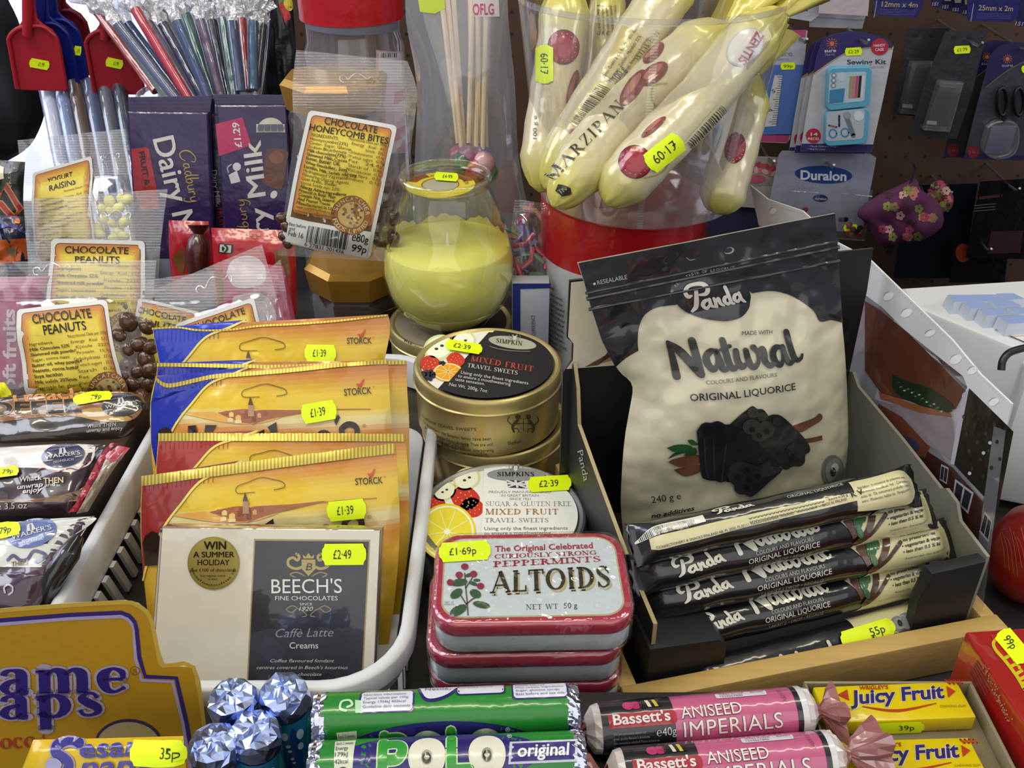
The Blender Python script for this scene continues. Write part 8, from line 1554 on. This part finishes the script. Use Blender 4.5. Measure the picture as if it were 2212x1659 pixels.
# scissor cards at the far right
SCO = [(2128, 160), (2136, 122), (2156, 100), (2190, 90), (2240, 96), (2240, 200), (2210, 346), (2082, 342), (2104, 250)]
def sc_art(dx, dy):
    def f(M, S):
        X = lambda x, y: (x+dx, y+dy); poly(M, S, [X(*p) for p in ((2128, 160), (2136, 122), (2156, 100), (2190, 90), (2240, 96), (2240, 120), (2180, 150), (2126, 192))], '1d1746', .0001); ribbon(M, S, [X(2128, 190), X(2180, 150), X(2240, 120)], 2, '6a5830', .0002); sun(M, S, *X(2176, 127), 10); text(M, S, 'sure', X(2164, 144), X(2188, 144), 6, '8a88a0', .0003, bold=.02)
        poly(M, S, [X(2084, 332), X(2214, 336), X(2210, 347), X(2082, 343)], '1d1746', .0002); ell(M, S, *X(2102, 328), 13, 14, '6a1420', .0004); text(M, S, '2 IN 1', X(2093, 331), X(2112, 331), 5, '9a5a60', .0006)
    return f
def sc_parts(t, S):
    M = MB(); c = [(2126, 270), (2150, 256), (2190, 262), (2196, 300), (2182, 332), (2146, 340), (2116, 320)]; prism(M, S, [S.uv(*p) for p in cr(c+[c[0]], 4)[:-1]], .0003, .009, 'blisterplastic', bev=.002); M.build('clear_blister', t, 40)
    M = MB(); S2 = Fr(S.o+S.n*.0005, S.x, S.y)
    for x in (2160, 2196): tube(M, [S.p(*S.uv(x+11*math.cos(a*.5236), 216+30*math.sin(a*.5236)), .006) for a in range(13)], .0024, 'plastic', '0f0f14', n=8)
    tube(M, [S.p(*S.uv(2166, 246), .006), S.p(*S.uv(2160, 262), .006)], .003, 'plastic', '0f0f14', n=8); box(M, S, *sorted((S.uv(2132, 300)[0], S.uv(2186, 300)[0])), *sorted((S.uv(2150, 330)[1], S.uv(2150, 270)[1])), .001, .004, 'plastic', '54566a', bev=.001); M.build('scissors', t, 40)
hang('scissor_card', 'purple topped scissor card with red spot, second behind the front one', 'scissors card', 1.125, shift(SCO, -44, -4), '34353e', sc_art(-44, -4), 'scissor cards', m='gloss')
hang('scissor_card', 'purple topped scissor card with black handled scissors, foremost', 'scissors card', 1.105, SCO, '3a3b44', sc_art(0, 0), 'scissor cards', m='gloss', hook=(2204, 104), parts=sc_parts, sk=((2206, 150), (2240, 146), 15, ''))
# duralon and needle cards
def dur(M, S):
    ell(M, S, 1779, 377, 62, 19, '1c3a78', .0003, rot=3, n=40); text(M, S, 'Duralon', (1729, 387), (1828, 390), 19, 'c9cdd4', .0005, bold=.03); ell(M, S, 1772, 428, 16, 8, '1c2a58', .0003, rot=3); text(M, S, 'duralon', (1760, 431), (1785, 432), 5, 'b0b4c0', .0005, bold=.02)
hang('button_card', 'pale button card printed with a large blue oval', 'button card', 1.12, [(1690, 325), (1880, 332), (1892, 340), (1890, 356), (1862, 500), (1650, 495), (1682, 334)], '8d90a0', dur, None, m='gloss', hook=(1786, 350), parts=None)
def zipbag(label, y, o, seed, sk=None):
    def parts(t, S):
        rn = random.Random(seed); cx = (o[2][0]+o[3][0])/2; cy = o[2][1]-30
        for i in range(9): M = MB(); p = S.p(*S.uv(cx+rn.uniform(-22, 22), cy+rn.uniform(-20, 16)), .003); lathe(M, p, [(0, 0), (.0036, 0), (.0036, .0014), (.002, .0018), (0, .0016)], 'plastic', ('6a2430', '2a1a1c', '5a4a44')[i % 3], ax=(rn.uniform(-.4, .4), -1, rn.uniform(-.4, .4)), n=12); M.build('button', t, 40)
    hang('button_bag', label, 'button bag', y, o, 'ffffff', lambda M, S: ribbon(M, S, [(o[0][0], o[0][1]+14), (o[1][0], o[1][1]+14)], 1.4, 'ffffff', .0003, 'crumple', sm=0), 'zip bags of buttons', m='film', th=.002, parts=parts, sk=sk)
zipbag('clear zip bag of dark buttons over the oval card, further from the floral pouch', 1.105, [(1700, 398), (1772, 402), (1762, 500), (1690, 496)], 1); zipbag('clear zip bag of reddish buttons with a small yellow price', 1.10, [(1820, 404), (1884, 410), (1866, 520), (1806, 514)], 2, ((1822, 492), (1852, 491), 14, '85p'))
def ned(M, S):
    for i in range(16): ell(M, S, 1618+5*i, 352+(i*13 % 24), 8, 5, ('a83a5a', 'c06a80', 'b84a3a', 'c9a0a8')[i % 4], .0003+.0001*(i % 4), rot=i*30, n=10)
    ell(M, S, 1632, 386, 22, 9, 'b0506a', .0006); text(M, S, 'Needles', (1606, 404), (1664, 400), 11, '8a8880', .0003); ell(M, S, 1681, 386, 6, 5, 'c0c020', .0006)
hang('needle_card', 'cream needle card printed with pink flowers beside the tub', 'needle card', 1.135, [(1600, 336), (1700, 340), (1709, 350), (1690, 452), (1592, 446)], '9a988c', ned, None, m='gloss', hook=(1660, 342))
hang('navy_pouch', 'round navy pouch low on the pegboard behind the tub', 'pouch', 1.16, [(1540, 440), (1580, 425), (1622, 440), (1636, 480), (1620, 520), (1570, 530), (1530, 500)], '141a38', None, None, m='dull', th=.02, sm=4, hook=(1580, 432))
# floral pouches
def floral(label, y, Lp, Rp, seed, base, strap):
    fr = wf(y); u, v = fr.uv(*Lp[0]); t = thing('floral_pouch', label, 'pouch', tuple(fr.p(u, v)), 'floral fabric pouches'); M = MB(); pillow(M, fr, Lp, Rp, .014, 'dull', base, nu=20, nv=20, wr=.002, sm=3, back=.6); rn = random.Random(seed)
    xs = [p[0] for p in Lp+Rp]; ys = [p[1] for p in Lp+Rp]
    for i in range(26):
        s, tt = rn.random()*.8+.1, rn.random()*.8+.1; a = resamp(Lp, 10)[int(tt*10)]; b = resamp(Rp, 10)[int(tt*10)]; x, y_ = a[0]+(b[0]-a[0])*s, a[1]+(b[1]-a[1])*s; c = ('7a7a3a', '8a2a48', 'a05a5a', '3a1828', 'b08a80', '6a6a34')[i % 6]
        for k in range(5): an = k*1.257; ell(M, fr, x+6*math.cos(an), y_+6*math.sin(an), 4.5, 4.5, c, .0004+.0001*(i % 5), 'dull', n=8)
    M.build('fabric_body', t, 0); M = MB(); q = [fr.p(*fr.uv(*p), .004) for p in strap]; tube(M, cr([tuple(p) for p in q], 4), .0016, 'plastic', '2a2228', n=8); M.build('zip_pull', t, 40)
floral('floral purple fabric pouch hanging in front, larger one', 1.09, [(1900, 532), (1868, 480), (1850, 462), (1880, 432), (1960, 392), (1968, 386)], [(1990, 520), (2036, 490), (2030, 440), (1990, 410), (1985, 396), (1978, 386)], 3, '4e1840', [(1960, 440), (1968, 400), (1974, 362), (1972, 350)])
floral('floral pink fabric pouch tucked behind the larger purple pouch', 1.12, [(1990, 480), (2006, 430), (2012, 400), (2020, 392)], [(2054, 450), (2060, 425), (2040, 396), (2030, 388)], 5, '6a2a3c', [(2000, 440), (1990, 410), (1986, 400)])
floral('small pink floral pouch hanging low, seen past the liquorice pouch', 1.02, [(1842, 760), (1836, 720), (1850, 690), (1862, 650)], [(1880, 770), (1890, 720), (1884, 690), (1872, 650)], 7, '5a2a48', [(1868, 660), (1872, 640), (1880, 620)])
hang('hair_clip', 'thin grey metal clip hanging below the floral pouches', 'clip', 1.13, [(1930, 486), (1940, 488), (1924, 552), (1914, 548)], '3a3c44', None, None, m='metalprint', th=.003, hook=(1934, 490))
for n_, (lab, y, o, c) in enumerate((('black boxed pack at the far end with small grey lettering', 1.14, [(2118, 392), (2240, 384), (2240, 560), (2086, 556)], '0d0d12'), ('dark teal pack hanging behind the floral pouches', 1.17, [(1960, 400), (2112, 396), (2080, 600), (1930, 600)], '0e1620'), ('dark pack with an orange corner low on the pegboard', 1.15, [(2060, 520), (2180, 516), (2170, 610), (2050, 610)], '140c0e'))):
    def art(M, S, n_=n_):
        if n_ == 0: ribbon(M, S, [(2112, 428), (2162, 422)], 6, '4a1c1a', .0003, sm=0); [ribbon(M, S, [(2104, 444+6*i), (2150, 440+6*i)], 1.5, '5a5c66', .0003, sm=0) for i in range(3)]; poly(M, S, [(2140, 500), (2210, 498), (2204, 546), (2132, 548)], '2a1414', .0003)
        if n_ == 2: ell(M, S, 2080, 546, 16, 20, '8a3014', .0003)
    hang('dark_pack', lab, 'pack', y, o, c, art, 'dark packs on the pegboard', m='gloss', hook=((o[0][0]+o[1][0])/2, o[0][1]+8))
